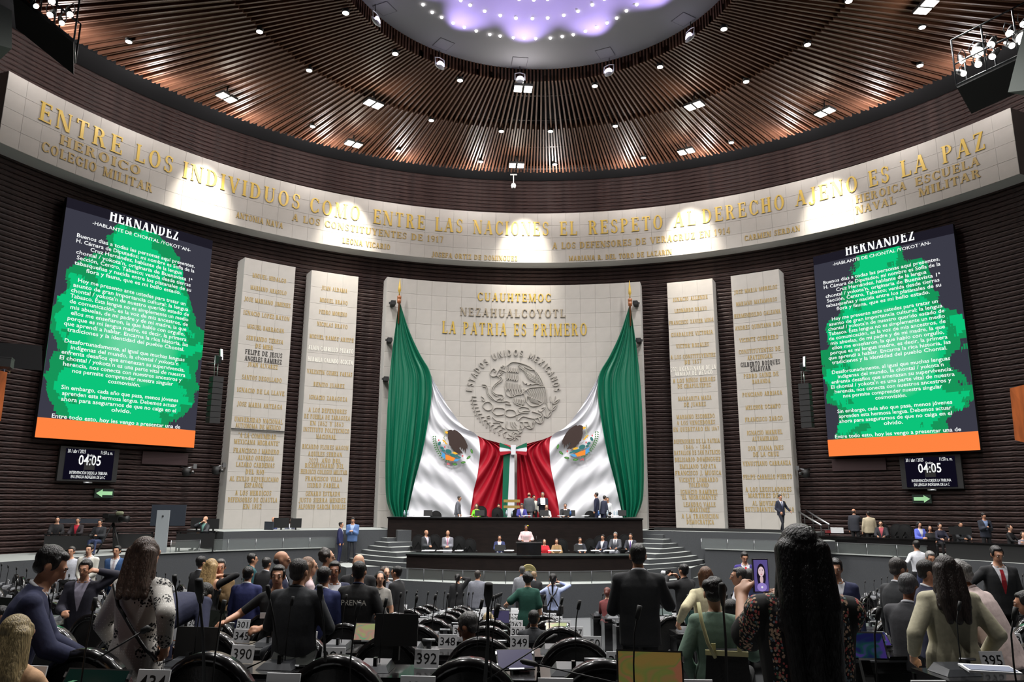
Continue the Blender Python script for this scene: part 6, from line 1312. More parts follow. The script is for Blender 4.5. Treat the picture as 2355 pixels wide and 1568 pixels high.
pn(490, 1284, 12.2, 20, 'woman with long blonde hair in black dress, centre left', BLACK, None, BLACK, (170, 140, 96), 'long', 'light', fem=True, rh=(.12, .12, 1.5))
pn(508, 1285, 12.4, 190, 'grey haired man in tan jacket talking to the blonde woman', GREY, (128, 102, 66), BLACK, (60, 58, 58), 'short', 'tan', lh=(-.05, .25, 1.32), rh=(.1, .25, 1.3), headyaw=-30)
pn(198, 1287, 10.4, 172, 'man in dark suit and lilac shirt holding a phone to his ear', (176, 170, 190), (34, 32, 46), BLACK, (16, 14, 14), 'short', 'tan', lh=(-.20, .06, 1.60), rh=(.1, .3, 1.1), headpitch=6)
pn(207, 1251, 19.5, 180, 'young man in cream suit and dark tie standing by the left platform', WH, (196, 194, 184), (150, 150, 145), (24, 20, 20), 'short', 'light', tie=(24, 28, 50), rh=(.03, .22, 1.0), lh=(-.03, .22, 1.0))
pn(270, 1254, 19.2, 176, 'bearded man in blue suit with folded hands by the left platform', WH, (44, 74, 116), (40, 66, 104), (18, 15, 15), 'short', 'tan', tie=(170, 160, 165), rh=(-.02, .24, .98), lh=(.02, .24, 1.0))
pn(110, 1251, 19.2, 40, 'woman in black sleeveless top with hair tied back at the far left', BLACK, None, BLACK, (30, 24, 22), 'bun', 'light', fem=True, sleeves='short')
pn(165, 1256, 20.3, 170, 'person in white behind the man in the cream suit', (180, 182, 190), None, BLACK, (60, 56, 54), 'short', 'tan')
pn(10, 1392, 8.6, 60, 'dark haired person half cut off at the left picture edge', BLACK, BLACK, BLACK, (16, 14, 14), 'short', 'tan', pose='sit')
pn(875, 1313, 13.8, 168, 'woman with long dark hair in grey top sitting near the steps', (150, 146, 140), None, BLACK, (24, 20, 20), 'long', 'light', fem=True, sleeves='short')
pn(888, 1302, 16.2, 150, 'woman behind the woman in the grey top', GREY, None, BLACK, (60, 44, 36), 'curly', 'light', fem=True)
pn(912, 1301, 14.6, -70, 'young man in black suit in profile near the steps', WH, BLACK, BLACK, (16, 14, 14), 'short', 'tan')
pn(1053, 1319, 23.0, 10, 'woman in black jacket raising a hand before the lower desk', BLACK, BLACK, BLACK, (18, 16, 16), 'pony', 'tan', fem=True, rh=(.12, .12, 1.62))
pn(1099, 1311, 22.5, 12, 'man in grey suit standing before the lower desk', (190, 170, 180), (120, 122, 132), GREY, (58, 52, 48), 'short', 'tan')
pn(1201, 1301, 22.8, 2, 'grey haired photographer in grey shirt before the round seal', (130, 132, 138), None, BLACK, (80, 78, 76), 'short', 'tan', rh=(.1, .28, 1.5))
pn(1228, 1313, 23.8, 10, 'blond person in black behind the grey shirt photographer', BLACK, BLACK, BLACK, (140, 116, 90), 'short', 'light')
pn(1214, 1315, 14.0, 6, 'person with dark curly hair in green top leaning on a chair', (30, 74, 62), (30, 78, 66), BLACK, (22, 18, 18), 'curly', 'light', fem=True, sleeves='short', lh=(-.42, .2, 1.15), openv=False)
def straps(p, r, a, s):
    T_ = p['tor']; b = MB()
    for q in (-1, 1): b.tube([T_(q*.11, -.02, 1.47), T_(q*.06, -.145, 1.35), T_(-q*.05, -.15, 1.2), T_(-q*.11, -.12, 1.08)], .014, LEATH, 6)
    b.box(T_(-.17, -.03, 1.0), (.1, .16, .16), BLKM); b.box(T_(.17, -.03, 1.0), (.1, .16, .16), BLKM); build(b, 'camera_harness', r)
pn(1272, 1318, 17.6, 8, 'photographer woman in light blue shirt with black harness in the aisle', (170, 182, 220), None, (16, 16, 18), (22, 18, 18), 'pony', 'light', fem=True, rh=(.10, .22, 1.55), lh=(-.12, .24, 1.45), extra=straps, hold=('camera', 1, 'photographer woman in light blue shirt'))
pn(1125, 1407, 11.6, 30, 'seated woman with short blonde hair near desk 306', BLACK, None, BLACK, (190, 168, 130), 'bob', 'light', pose='sit', fem=True)
pn(1228, 1402, 10.2, 10, 'seated person with short black hair between the chairs', CHAR, CHAR, BLACK, (20, 17, 17), 'short', 'tan', pose='sit')
pn(1397, 1350, 20.2, 20, 'seated woman with reddish hair and red clip right of the aisle', (120, 60, 60), None, BLACK, (96, 52, 44), 'bun', 'light', pose='sit', fem=True, rh=(.18, .2, 1.62))
pn(1571, 1296, 15.8, -30, 'photographer in black jacket with a long white lens', BLACK, BLACK, BLACK, (16, 14, 14), 'short', 'tan', lh=(-.1, .34, 1.5), rh=(.05, .25, 1.5), hold=('camera', -1, 'photographer in black jacket', 1))
pn(1621, 1302, 10.8, 2, 'woman with short auburn hair in cream blazer seen from behind', WH, (190, 182, 150), BLACK, (88, 60, 42), 'bob', 'light', fem=True, lh=(-.36, -.02, 1.08))
pn(1697, 1304, 10.2, -85, 'grey bearded man in white shirt in profile', (214, 214, 220), None, BLACK, (58, 56, 56), 'short', 'tan', lh=(-.1, .34, 1.15), rh=(.1, .34, 1.1))
pn(1722, 1307, 10.8, 5, 'man in dark blue jacket behind the raised phone', NAVY, (32, 42, 82), BLACK, (40, 38, 38), 'short', 'tan', floor=floor_at(3.4, 10.8)-.1)
pn(1681, 1377, 8.2, 20, 'seated boyish person with black hair reading a blue phone', CHAR, None, BLACK, (20, 18, 18), 'short', 'light', pose='sit', rh=(.1, .34, 1.15))
pn(1712, 1269, 19.5, 186, 'man in purple suit and red tie looking at his phone by the right wall', WH, (52, 38, 116), (46, 34, 100), (20, 16, 16), 'short', 'tan', tie=(190, 30, 40), rh=(.03, .26, 1.2), lh=(-.03, .26, 1.2), hold=('phone', 1, 'man in the purple suit'), headpitch=18)
pn(1920, 1284, 10.0, 205, 'young man in navy jacket and white shirt looking down at the right', WH, (32, 38, 72), BLACK, (16, 14, 14), 'short', 'tan', headpitch=10)
pn(2066, 1283, 9.2, 75, 'man with glasses in dark suit bending his head, right of the middle', WH, (30, 32, 36), BLACK, (60, 56, 54), 'short', 'tan', headpitch=16, wide=1.1)
pn(2088, 1319, 8.3, 50, 'grey haired man in charcoal suit with lowered head', WH, (48, 48, 52), BLACK, (72, 72, 74), 'short', 'brown', headpitch=16, pose='sit', scale=1.15)
pn(2133, 1288, 7.9, 100, 'man in dark blue suit half hidden by the woman in the beige blazer', WH, (30, 32, 56), BLACK, (24, 20, 20), 'short', 'tan', headpitch=12)
pn(2168, 1276, 6.7, 6, 'woman with long dark hair in beige satin blazer seen from behind', WH, (176, 170, 146), BLACK, (40, 32, 30), 'long', 'light', fem=True, lh=(-.24, .1, .98), rh=(.26, .12, .98), skirt=True, vox=.011, wide=1.12)
pn(2200, 1292, 7.3, -35, 'grey curly haired person in pale pink jacket leaning left', (190, 172, 170), (206, 186, 182), BLACK, (120, 118, 116), 'curly', 'brown', lean=24, headpitch=14, vox=.012, wide=1.08, openv=False)
pn(2106, 1242, 21.5, 2, 'man in white shirt seen from behind at the right platform', (222, 224, 230), None, (18, 18, 22), (22, 18, 18), 'short', 'tan', lh=(-.34, .1, 1.2), rh=(.42, .2, 1.2))
pn(2139, 1267, 15.5, 190, 'grey haired man in blue suit and tie facing the camera, centre right', WH, (36, 44, 76), NAVY, (120, 118, 116), 'short', 'tan', tie=(40, 50, 80), headpitch=14)
pn(2291, 1255, 12.4, 186, 'man in black suit, white shirt and red tie looking down at the right', WH, (24, 25, 28), BLACK, (22, 20, 20), 'short', 'tan', tie=(150, 22, 34), headpitch=14, rh=(.52, .16, 1.12), wide=1.08)
pn(2352, 1360, 7.4, -60, 'person in black reaching in from the right picture edge', BLACK, BLACK, BLACK, (20, 18, 18), 'short', 'tan', lean=30, rh=(.1, .45, 1.1))
# --- front of the stage and steps
pn(785, 1200, 31.4, 92, 'man in navy suit standing in profile before the left steps', WH, (34, 38, 80), (30, 34, 70), (18, 15, 15), 'short', 'tan', floor=ZMID)
pn(812, 1189, 31.8, 178, 'man in light blue blazer looking at his phone before the left steps', (160, 180, 215), (84, 112, 160), (38, 40, 48), (24, 20, 20), 'short', 'tan', floor=ZMID, lh=(-.03, .24, 1.2), rh=(.03, .24, 1.2), headpitch=20, wide=1.12)
pn(1794, 1137, 31.8, 165, 'man in dark suit gesturing alone before the rightmost stele', WH, (36, 40, 56), (26, 28, 38), (20, 17, 17), 'short', 'tan', tie=(60, 70, 110), floor=ZST+.12, lh=(-.42, .1, 1.0), rh=(.12, .12, .95), pose='walk')
# --- upper dais
pn(1057, 1140, 34.6, 100, 'man in grey suit walking behind the upper desk, left', WH, (104, 106, 114), GREY, (60, 54, 50), 'short', 'tan', floor=ZST, lean=8, group=DU)
pn(1096, 1158, 34.4, 182, 'woman in bright green blouse at the upper desk', (110, 200, 40), None, BLACK, (70, 48, 36), 'long', 'light', fem=True, pose='sit', floor=ZST, group=DU, headpitch=12)
pn(1147, 1158, 35.6, 180, 'person hidden behind an empty chair at the upper desk', BLACK, None, BLACK, (30, 26, 24), 'short', 'tan', pose='sit', floor=ZST, group=DU)
pn(1200, 1157, 34.4, 180, 'person in violet blue jacket bent over papers at the upper desk', (190, 190, 200), (56, 54, 130), BLACK, (80, 74, 70), 'short', 'tan', pose='sit', floor=ZST, group=DU, headpitch=24)
pn(1217, 1132, 34.8, 20, 'bald man in grey suit seen from behind at the upper desk', WH, (84, 86, 90), GREY, (60, 50, 46), 'bald', 'tan', floor=ZST, group=DU, wide=1.1)
pn(1228, 1138, 35.4, 165, 'bearded man in white shirt behind the upper desk', (214, 212, 200), None, BLACK, (20, 18, 18), 'short', 'tan', floor=ZST, group=DU)
pn(1248, 1131, 35.0, 180, 'grey haired man in black suit reading papers behind the upper desk', WH, (34, 34, 48), BLACK, (96, 94, 94), 'short', 'tan', floor=ZST, group=DU, tie=(80, 40, 60), lh=(-.05, .28, 1.2), rh=(.06, .28, 1.24), hold=[('paper', -1, 'grey haired man in black suit'), ('paper', 1, 'grey haired man in black suit, higher sheet')], wide=1.1)
pn(1257, 1160, 34.4, 185, 'woman with brown hair in white jacket at the upper desk', (214, 210, 206), None, BLACK, (84, 48, 36), 'bob', 'light', fem=True, pose='sit', floor=ZST, group=DU)
pn(1300, 1157, 34.4, 180, 'grey haired man in black suit and red tie at the upper desk', WH, (30, 30, 34), BLACK, (90, 88, 88), 'short', 'tan', pose='sit', floor=ZST, group=DU, tie=(110, 30, 34), wide=1.1)
pn(1371, 1132, 34.6, -70, 'man in dark navy suit in profile at the right of the upper desk', WH, (32, 36, 60), NAVY, (40, 36, 34), 'short', 'tan', floor=ZST, group=DU)
pn(1391, 1139, 34.6, 60, 'man in dark suit leaning forward at the right of the upper desk', WH, (42, 46, 66), NAVY, (50, 48, 46), 'short', 'tan', floor=ZST, group=DU, lean=10)
pn(1397, 1143, 35.4, 175, 'waiter in white shirt and black bow tie at the upper desk', (222, 224, 228), None, BLACK, (24, 20, 20), 'short', 'tan', floor=ZST, group=DU)
# --- lower dais
pn(981, 1218, 31.0, 130, 'balding man in black suit standing over papers at the lower desk', (206, 200, 215), (46, 48, 52), BLACK, (60, 54, 50), 'bald', 'tan', floor=ZMID, group=DL, headpitch=22, lh=(-.05, .26, 1.1), rh=(.06, .26, 1.1), scale=.97)
pn(1030, 1219, 31.0, 178, 'man in grey suit and pink tie standing at the lower desk', (206, 200, 210), (120, 120, 128), GREY, (110, 104, 100), 'bald', 'tan', floor=ZMID, group=DL, headpitch=24, tie=(200, 130, 160), lh=(-.03, .26, 1.1), rh=(.03, .26, 1.1), scale=.97)
pn(1149, 1230, 31.0, 180, 'bearded man in blue suit behind a laptop at the lower desk', WH, (40, 48, 92), BLACK, (20, 17, 17), 'short', 'tan', pose='sit', floor=ZMID, group=DL)
WFL = mat('white embroidered blouse', (222, 206, 204), .8, scale=9, rgb2=(226, 186, 190))
def flower(p, r, a, s):
    b = MB(); b.lathe([(.02, -.02), (.045, 0), (.02, .025)], p['hp'](-.075, .0, .10), mat('yellow hair flower', (226, 200, 40), .6), 8); build(b, 'hair_flower', r)
pn(1210, 1207, 30.6, 180, 'woman speaking at the lectern in white embroidered blouse with flower in hair', (222, 214, 212), WFL, BLACK, (30, 24, 24), 'bun', 'brown', fem=True, floor=ZMID+.2, group=DL, openv=False, extra=flower, lh=(-.16, .26, 1.1), rh=(.16, .26, 1.1), headpitch=16, wide=1.25)
pn(1252, 1239, 30.9, 178, 'woman with fringe in red jacket at the lower desk', (196, 40, 50), (200, 36, 50), BLACK, (56, 34, 30), 'bob', 'light', fem=True, pose='sit', floor=ZMID, group=DL)
pn(1280, 1238, 30.9, 182, 'woman with long dark hair in tan jacket at the lower desk', (150, 120, 80), (140, 112, 76), BLACK, (44, 28, 26), 'long', 'light', fem=True, pose='sit', floor=ZMID, group=DL, headpitch=16)
pn(1334, 1235, 31.0, 172, 'man in black suit and tie seated at the lower desk, right half', WH, (34, 36, 46), BLACK, (60, 56, 54), 'short', 'tan', pose='sit', floor=ZMID, group=DL, tie=(30, 30, 60))
pn(1386, 1229, 31.0, 215, 'man in dark suit and open white shirt leaning back at the lower desk', WH, (40, 44, 60), BLACK, (40, 36, 34), 'short', 'tan', pose='sit', floor=ZMID, group=DL)
pn(1415, 1223, 31.0, 200, 'grey haired man in grey suit and striped tie at the lower desk', WH, (66, 68, 74), GREY, (140, 138, 136), 'short', 'tan', pose='sit', floor=ZMID, group=DL, tie=(50, 50, 60))
pn(1450, 1226, 31.0, 200, 'man in dark suit and violet tie, last at the right of the lower desk', WH, (40, 42, 50), BLACK, (40, 34, 34), 'short', 'tan', pose='sit', floor=ZMID, group=DL, tie=(90, 60, 130))
# --- left platform
pn(133, 1187, 27.5, 150, 'bearded man behind the left media desk', BLACK, BLACK, BLACK, (24, 20, 20), 'short', 'light', pose='sit', floor=ZSD, group=PL)
pn(180, 1189, 27.5, 172, 'man in black suit and red tie at the left media desk', (190, 40, 60), (36, 30, 34), BLACK, (80, 76, 74), 'short', 'tan', pose='sit', floor=ZSD, group=PL)
pn(231, 1194, 26.6, 180, 'photographer in dark jacket and jeans seated before the left media desk', (60, 60, 66), (34, 36, 40), (46, 58, 92), (40, 34, 30), 'short', 'tan', pose='sit', floor=ZSD, group=PL, lh=(-.08, .3, 1.15), rh=(.08, .3, 1.15), hold=('camera', 1, 'photographer in jeans'), wide=1.15)
pn(473, 1186, 29.5, 200, 'bald man with white beard holding a phone at the small desk', (130, 180, 170), (60, 62, 66), BLACK, (200, 196, 190), 'bald', 'light', pose='sit', floor=ZSD, group=PL, rh=(.05, .16, 1.5))
pn(629, 1188, 32.5, 190, 'balding man in blue jacket behind the left twin monitor', (60, 70, 120), (46, 54, 96), BLACK, (60, 54, 50), 'bald', 'tan', pose='sit', floor=ZSD, group=PL)
pn(671, 1190, 32.5, 180, 'man in grey jacket hidden behind the right twin monitor', WH, (86, 90, 104), BLACK, (44, 40, 38), 'short', 'tan', pose='sit', floor=ZSD, group=PL)
# --- right platform
pn(1963, 1169, dc(1963, 1169, 18.5), 40, 'balding man in dark suit seen from behind on the right platform', WH, (44, 46, 54), BLACK, (50, 44, 42), 'bald', 'tan', floor=ZSD+.05, group=PR, rh=(.1, .2, 1.4))
pn(1996, 1175, dc(1996, 1175, 18.5), 5, 'man in beige jacket seen from behind on the right platform', WH, (184, 172, 146), BLACK, (40, 34, 32), 'short', 'tan', floor=ZSD+.05, group=PR, wide=1.15)
pn(2025, 1196, dc(2025, 1196, 18.5), 210, 'bearded man in dark jacket seated at the right platform desk', (180, 80, 90), (36, 36, 42), BLACK, (24, 20, 20), 'short', 'light', pose='sit', floor=ZSD, group=PR)
pn(2114, 1199, dc(2114, 1199, 18.5), 180, 'woman in periwinkle blue blazer reading her phone on the right platform', (220, 220, 226), (96, 110, 210), BLACK, (22, 16, 18), 'long', 'light', fem=True, pose='sit', floor=ZSD, group=PR, headpitch=22, lh=(-.08, .32, 1.12), rh=(.08, .32, 1.12))
pn(2138, 1208, dc(2138, 1208, 18.5), 200, 'dark haired woman in black beside the woman in blue', BLACK, None, BLACK, (24, 18, 18), 'long', 'tan', fem=True, pose='sit', floor=ZSD, group=PR)
pn(2161, 1202, dc(2161, 1202, 18.5), 188, 'woman in dark sweater looking down on the right platform', (34, 34, 52), None, BLACK, (24, 20, 20), 'pony', 'light', fem=True, pose='sit', floor=ZSD, group=PR, headpitch=18)
pn(2208, 1199, dc(2208, 1199, 18.9), 180, 'man behind the black monitor before a yellow chair', CHAR, CHAR, BLACK, (30, 24, 22), 'short', 'tan', pose='sit', floor=ZSD, group=PR)
pn(2262, 1179, dc(2262, 1179, 18.9), 185, 'standing man in dark jacket reading his phone on the right platform', (130, 150, 190), (38, 42, 54), BLACK, (26, 22, 22), 'curly', 'tan', floor=ZSD, group=PR, headpitch=16, lh=(-.04, .26, 1.2), rh=(.04, .26, 1.2), hold=('phone', 1, 'standing man on the right platform'), wide=1.1)
pn(2321, 1206, dc(2321, 1206, 18.5), 150, 'woman in black with headband seated at the far right', BLACK, None, (18, 18, 20), (30, 24, 22), 'bun', 'light', fem=True, pose='sit', floor=ZSD, group=PR)
pn(2352, 1222, dc(2352, 1222, 18.5), 190, 'person in grey flowered top at the right picture edge', (130, 124, 130), None, BLACK, (60, 50, 44), 'bob', 'light', fem=True, pose='sit', floor=ZSD, group=PR)
pn(14, 797, 24.5, 80, 'person in light shirt in the dark booth window at the left edge', (130, 130, 150), None, BLACK, (26, 22, 22), 'short', 'tan', floor=at(14, 797, 24.5)[2]-1.75, lean=20, rh=(.1, .4, 1.1))
finish_people()
# ---------------------------------------------------------------- equipment on the side platforms
def table(px0, px1, py, d, z, hgt, lab, dep=.8, rz=0., m=BLK):
    a_, b_ = at(px0, py, d), at(px1, py, d); c = (a_+b_)/2; w_ = abs(b_[0]-a_[0]); top = c[2]; t = thing('media_table', (c[0], c[1], z), lab, 'table', 'black media tables', rz); h = top-z
    b = MB(); b.box((0, 0, h-.02), (w_, dep, .04), m); build(b, 'table_top', t); b = MB(); b.box((0, -dep/2+.03, h*.55), (w_*.96, .03, h*.7), BLKM); build(b, 'modesty_panel', t)
    for q in (-1, 1):
        for q2 in (-1, 1): b = MB(); b.box((q*(w_/2-.05), q2*(dep/2-.05), (h-.04)/2), (.05, .05, h-.04), BLKM); build(b, 'leg', t)
    return t
table(110, 205, 1226, 26.9, ZSD, .75, 'black media desk with two seated men on the left platform', rz=.5)
table(270, 350, 1222, 28.3, ZSD, .75, 'black equipment table beside the television camera', rz=.4)
table(412, 496, 1221, 28.6, ZSD, .75, 'small black desk of the bald man on the left platform', rz=.25)
table(618, 698, 1221, 31.9, ZSD, .75, 'black desk with twin monitors at the foot of the steles', rz=.15)
def screen_thing(px0, px1, py0, py1, d, lab, rz=0., stand=.15, m=BLKM, grp='monitors on the side platforms', slope=0.):
    a_, b_ = at(px0, (py0+py1)/2, d), at(px1, (py0+py1)/2, d); c = (a_+b_)/2; w_ = abs(b_[0]-a_[0])/max(.4, math.cos(rz)); h = (py1-py0)/FPX*d; t = thing('computer_monitor', c, lab, 'monitor', grp, rz)
    b = MB(); b.box((0, 0, 0), (w_, .05, h), m); build(b, 'casing', t); b = MB(); b.box((0, .04, -h/2-stand/2+.05), (.06, .04, stand+.1), BLKM); b.box((0, .04, -h/2-stand+.01), (.3, .2, .02), BLKM); build(b, 'stand', t)
BT = mat('blue grey monitor back', (44, 50, 60), .5)
screen_thing(140, 220, 1193, 1203, 27.8, 'long grey panel behind the left media desk', .5, .3, BT)
screen_thing(440, 466, 1191, 1214, 29.4, 'dark monitor left of the bald man', .2, .12)
screen_thing(479, 503, 1193, 1216, 29.4, 'dark monitor right of the bald man', .2, .12)
screen_thing(630, 664, 1191, 1213, 31.7, 'left one of the twin monitors at the foot of the steles', .12, .1)
screen_thing(668, 693, 1192, 1213, 31.7, 'right one of the twin monitors at the foot of the steles', .12, .1)
screen_thing(351, 424, 1161, 1208, 28.6, 'big dark prompter monitor turned away on the left platform', .2, .25, BT)
screen_thing(2188, 2228, 1211, 1229, dc(2208, 1220, 18.0), 'black monitor on the right platform desk', -.5, .1)
p = at(372, 1222, 27.6); t = thing('metal_pylon', p, 'tall light grey metal pylon on the left platform', 'stand', None, .2); b = MB(); b.box((0, 0, 0), (.42, .12, 1.5), mat('light grey painted metal', (150, 156, 160), .5)); build(b, 'panel', t); b = MB(); b.box((0, 0, -.77), (.6, .5, .05), GREYM); build(b, 'foot', t); b = MB(); b.lathe([(.03, -.02), (.03, .02)], (0, -.07, .55), BLKM, 10); build(b, 'hole', t)
t.location.z = at(372, 1222, 27.6)[2]
# television camera on a tripod
p = at(262, 1193, 27.4); t = thing('television_camera', p, 'large television camera with furry microphone on the left platform', 'camera', None, -.3)
b = MB(); b.box((0, 0, 0), (.55, .25, .26), BLKM); b.box((-.25, 0, .1), (.25, .3, .15), BLKM); b.tube([(-.3, 0, .25), (.1, 0, .28)], .02, BLKM, 6); build(b, 'camera_body', t); b = MB(); b.tube([(.27, 0, 0), (.5, 0, 0), (.62, 0, 0)], [.09, .09, .12], BLKM, 12); build(b, 'lens', t)
b = MB(); b.tube([(.18, -.1, .2), (.22, -.1, .2), (.44, -.1, .2), (.48, -.1, .2)], [.03, .07, .07, .03], mat('furry microphone cover', (120, 124, 100), .95, bump=.8, scale=40), 12); build(b, 'microphone', t)
for q in (0, 2.1, 4.2): b = MB(); b.tube([(0, 0, -.13), (.45*math.cos(q), .45*math.sin(q), ZSD-p[2])], .03, BLKM, 6); build(b, 'tripod_leg', t)
# folding chair and loudspeaker near the twin monitors
p = at(607, 1236, 31.2); t = thing('office_chair', (p[0], p[1], ZSD), 'grey mesh office chair beside the twin monitor desk', 'chair', None, 2.6)
b = MB(); b.box((0, -.22, .78), (.5, .05, .5), BT); build(b, 'backrest', t); b = MB(); b.box((0, 0, .46), (.5, .48, .07), BLKM); build(b, 'seat', t)
for qx in (-.2, .2):
    for qy in (-.2, .2): b = MB(); b.tube([(qx, qy, .45), (qx*1.2, qy*1.2, 0)], .02, BLKM, 6); build(b, 'leg', t)
p = at(713, 1250, 31.5); t = thing('floor_loudspeaker', (p[0], p[1], ZSD), 'small black box loudspeaker on the platform edge', 'loudspeaker'); b = MB(); b.box((0, 0, .19), (.36, .3, .38), BLK); build(b, 'cabinet', t); b = MB(); b.lathe([(.04, 0), (.04, .012)], m=SILV, n=12); b.v = [(x+.08, -.152-z, y+.2) for x, y, z in b.v]; build(b, 'badge', t)
# glass rail of the left platform
for a0, a1, lab in ((-48, -26, 'low glass rail along the left platform edge'), (27, 56, 'low glass rail along the right platform edge')):
    g = wthing('glass_rail', (a0+a1)/2, 17.0, ZSD, lab, 'railing'); n = int(abs(a1-a0)/3.5)
    for i in range(n):
        q0 = a0+(a1-a0)*i/n; q1 = a0+(a1-a0)*(i+.97)/n; b = MB(); b.arcbox(17.02, 17.04, q0, q1, ZSD, ZSD+.42, GLASS, 2); build(setloc(b, g), 'glass_pane', g)
        b = MB(); b.tube([pol(17.03, q0, ZSD), pol(17.03, q0, ZSD+.44)], .012, SILV, 6); build(setloc(b, g), 'post', g)
    b = MB(); b.arcbox(17.015, 17.045, a0, a1, ZSD+.42, ZSD+.435, SILV, 2); build(setloc(b, g), 'top_rail', g)
# right side: stair rails, boxes, long desk with chairs
HR_ = []
t = thing('stair_handrail', at(1870, 1200, 31), 'pair of steel handrails of the small stair beside the rightmost stele', 'handrail')
for (x0, y0), (x1, y1) in (((1831, 1173), (1889, 1208)), ((1850, 1171), (1907, 1206))):
    A, B_ = at(x0, y0, 34), at(x1, y1, 31); b = MB(); b.tube([A-np.array(t.location), B_-np.array(t.location)], .035, SILV, 8); build(b, 'rail', t)
    for f_ in (.35, .98): C_ = A+(B_-A)*f_-np.array(t.location); b = MB(); b.tube([C_, C_-np.array([0, 0, 1.0])], .025, BLKM, 6); build(b, 'post', t)
def boxthing(px, py, d, dims, lab, cat, name, m, rz=0., grp=None, lid=None):
    p = at(px, py, d); t = thing(name, p, lab, cat, grp, rz); b = MB(); b.box((0, 0, 0), dims, m); build(b, 'body', t)
    b = MB(); b.box((0, 0, dims[2]/2+.01), (dims[0]*1.02, dims[1]*1.02, .03), lid or CARPETL); build(b, 'top', t); return t
boxthing(1897, 1253, 29.0, (.55, .6, .3), 'grey carpeted step block beside the right platform desk', 'step', 'step_block', WALLG)
boxthing(1925, 1220, 30.5, (.45, .3, .18), 'white desktop printer at the left end of the right platform desk', 'printer', 'printer', WHITE, -.3, None, WHITE); boxthing(1912, 1222, 31, (.45, .2, .12), 'low grey and red box behind the printer', 'box', 'storage_box', mat('red plastic', (130, 40, 44), .5), 0, None, GREYM)
boxthing(1858, 1213, 31, (.2, .1, .06), 'small white paper tray near the handrails', 'tray', 'paper_tray', WHITE, 0, None, WHITE)
t = wthing('platform_desk', 49, 17.8, ZSD, 'long black curved desk on the right platform', 'desk'); b = MB(); b.arcbox(17.6, 17.66, 39.5, 56, ZSD, ZSD+.60, BLK, 2); build(setloc(b, t), 'front_panel', t)
b = MB(); b.arcbox(17.55, 17.92, 39.3, 56.2, ZSD+.60, ZSD+.64, BLK, 2); build(setloc(b, t), 'desk_top', t)
t = wthing('platform_desk', 62, 17.9, ZSD, 'lower black panel desk at the right end of the platform', 'desk'); b = MB(); b.arcbox(17.7, 17.76, 57, 68, ZSD, ZSD+.55, BLKM, 2); build(setloc(b, t), 'front_panel', t); b = MB(); b.arcbox(17.65, 18.05, 56.8, 68, ZSD+.55, ZSD+.59, BLK, 2); build(setloc(b, t), 'desk_top', t)
for i, (px, py, d) in enumerate([(1999, 1216, 28.2), (2029, 1220, 27.9), (2064, 1217, 27.7), (2082, 1213, 28.4)]):
    p = at(px, py, dc(px, py, 18.7)); o = put('dais_chair', DCH, None, (p[0], p[1], ZSD), math.pi-.7, label='dark leather chair behind the right platform desk, %s from the left' % ORD[i], category='chair', group='chairs behind the right platform desk')
p = at(2206, 1206, dc(2206, 1206, 19.1)); o = put('high_back_chair', DCH, None, (p[0], p[1], ZSD), math.pi-.7, label='yellow topped chair behind the black monitor', category='chair')
# booth window and wooden balcony ends
b = MB(); A = at(-60, 786, 24.0); B_ = at(97, 797, 25.2)
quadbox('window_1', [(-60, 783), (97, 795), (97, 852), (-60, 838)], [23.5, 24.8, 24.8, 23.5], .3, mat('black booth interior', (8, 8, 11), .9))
OR = mat('orange lacquered wood', (176, 92, 42), .45, noise=.2, scale=2, stretch=(4, 4, .6))
quadbox('trim_9', [(-90, 830), (17, 856), (2, 968), (-90, 960)], [18.2, 19.4, 19.4, 18.2], .15, OR); quadbox('trim_9', [(2322, 893), (2450, 860), (2450, 1040), (2334, 1012)], [19.4, 18.2, 18.2, 19.4], .15, OR)
boxthing(7, 835, 19, (.4, .4, .22), 'small black spotlight over the orange balcony at the left edge', 'spotlight', 'balcony_spotlight', BLKM, .4, None, BLKM)
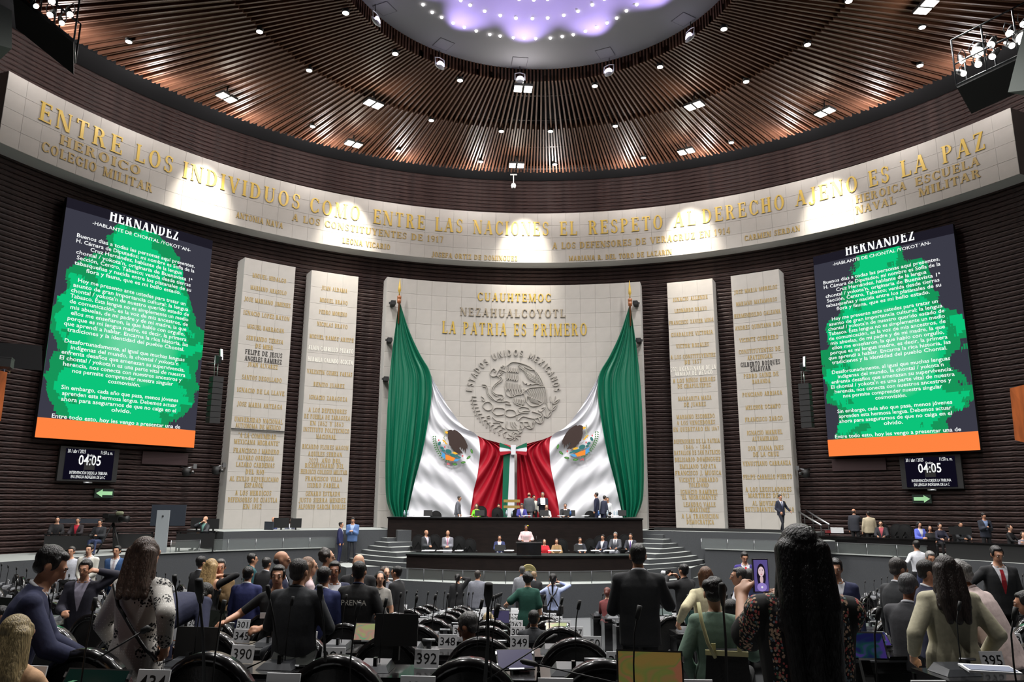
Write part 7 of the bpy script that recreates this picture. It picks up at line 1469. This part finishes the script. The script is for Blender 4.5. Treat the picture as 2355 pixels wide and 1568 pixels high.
# large microphones nearest the camera
for i, ((x, y), (x1, y1), d, lab) in enumerate([((457, 1330), (470, 1600), 2.9, 'large out of focus black gooseneck microphone left of the middle'), ((1124, 1340), (1113, 1600), 2.7, 'large black gooseneck microphone in the centre foreground'), ((735, 1345), (748, 1520), 4.0, 'thin gooseneck microphone before the dark grey polo man'),
        ((401, 1322), (409, 1440), 5.0, 'thin gooseneck microphone beside the bending man'), ((1660, 1340), (1672, 1600), 3.6, 'gooseneck microphone before the woman in the green shirt'), ((615, 1345), (640, 1500), 5.2, 'thin gooseneck microphone before the black polo man')]):
    A, B_ = at(x, y, d), at(x1, y1, d+.1); A_, B2 = np.array(A), np.array(B_); t = thing('gooseneck_microphone', B2, lab, 'microphone', 'gooseneck microphones in the foreground'); v = A_-B2
    sc = d/2.9*(.8 if d > 3.5 else 1); b = MB(); b.tube([(0, 0, 0), v*.5+np.array([.006, 0, 0]), v*.84], [.008, .006, .005], BLKM, 8); build(b, 'stalk', t); b = MB(); b.tube([v*.80, v*.83, v*.86, v*.90, v*.99, v], [.007, .010, .012, .017, .015, .006], BLKM, 10); build(b, 'capsule', t)
for i, ((x, y), (x1, y1), d, lab) in enumerate([((345, 1441), (215, 1520), 3.6, 'gooseneck microphone slanting over the chair back by plate 434'), ((1282, 1459), (1115, 1566), 4.4, 'gooseneck microphone slanting up to the right before plate 393'), ((1196, 1519), (1440, 1575), 4.2, 'gooseneck microphone slanting down to the right, lower middle')]):
    A, B_ = at(x, y, d), at(x1, y1, d-.1); v = A-B_; t = thing('gooseneck_microphone', B_, lab, 'microphone', 'gooseneck microphones in the foreground'); b = MB(); b.tube([(0, 0, 0), v*.85], [.004, .004], BLKM, 8); build(b, 'stalk', t); b = MB(); b.tube([v*.83, v*.86, v*.97, v], [.007, .015, .015, .005], BLKM, 10); build(b, 'capsule', t)
# magazine on the right foreground desk
p = at(2275, 1538, 4.6); b = MB(); b.box((0, 0, 0), (.28, .22, .012), WHITE); b.box((0, -.02, .008), (.25, .15, .004), mat('printed grey blue picture', (110, 118, 140), .6)); build(b, 'magazine', None, tuple(p), -.25, label='printed magazine on the desk in the lower right corner', category='magazine')
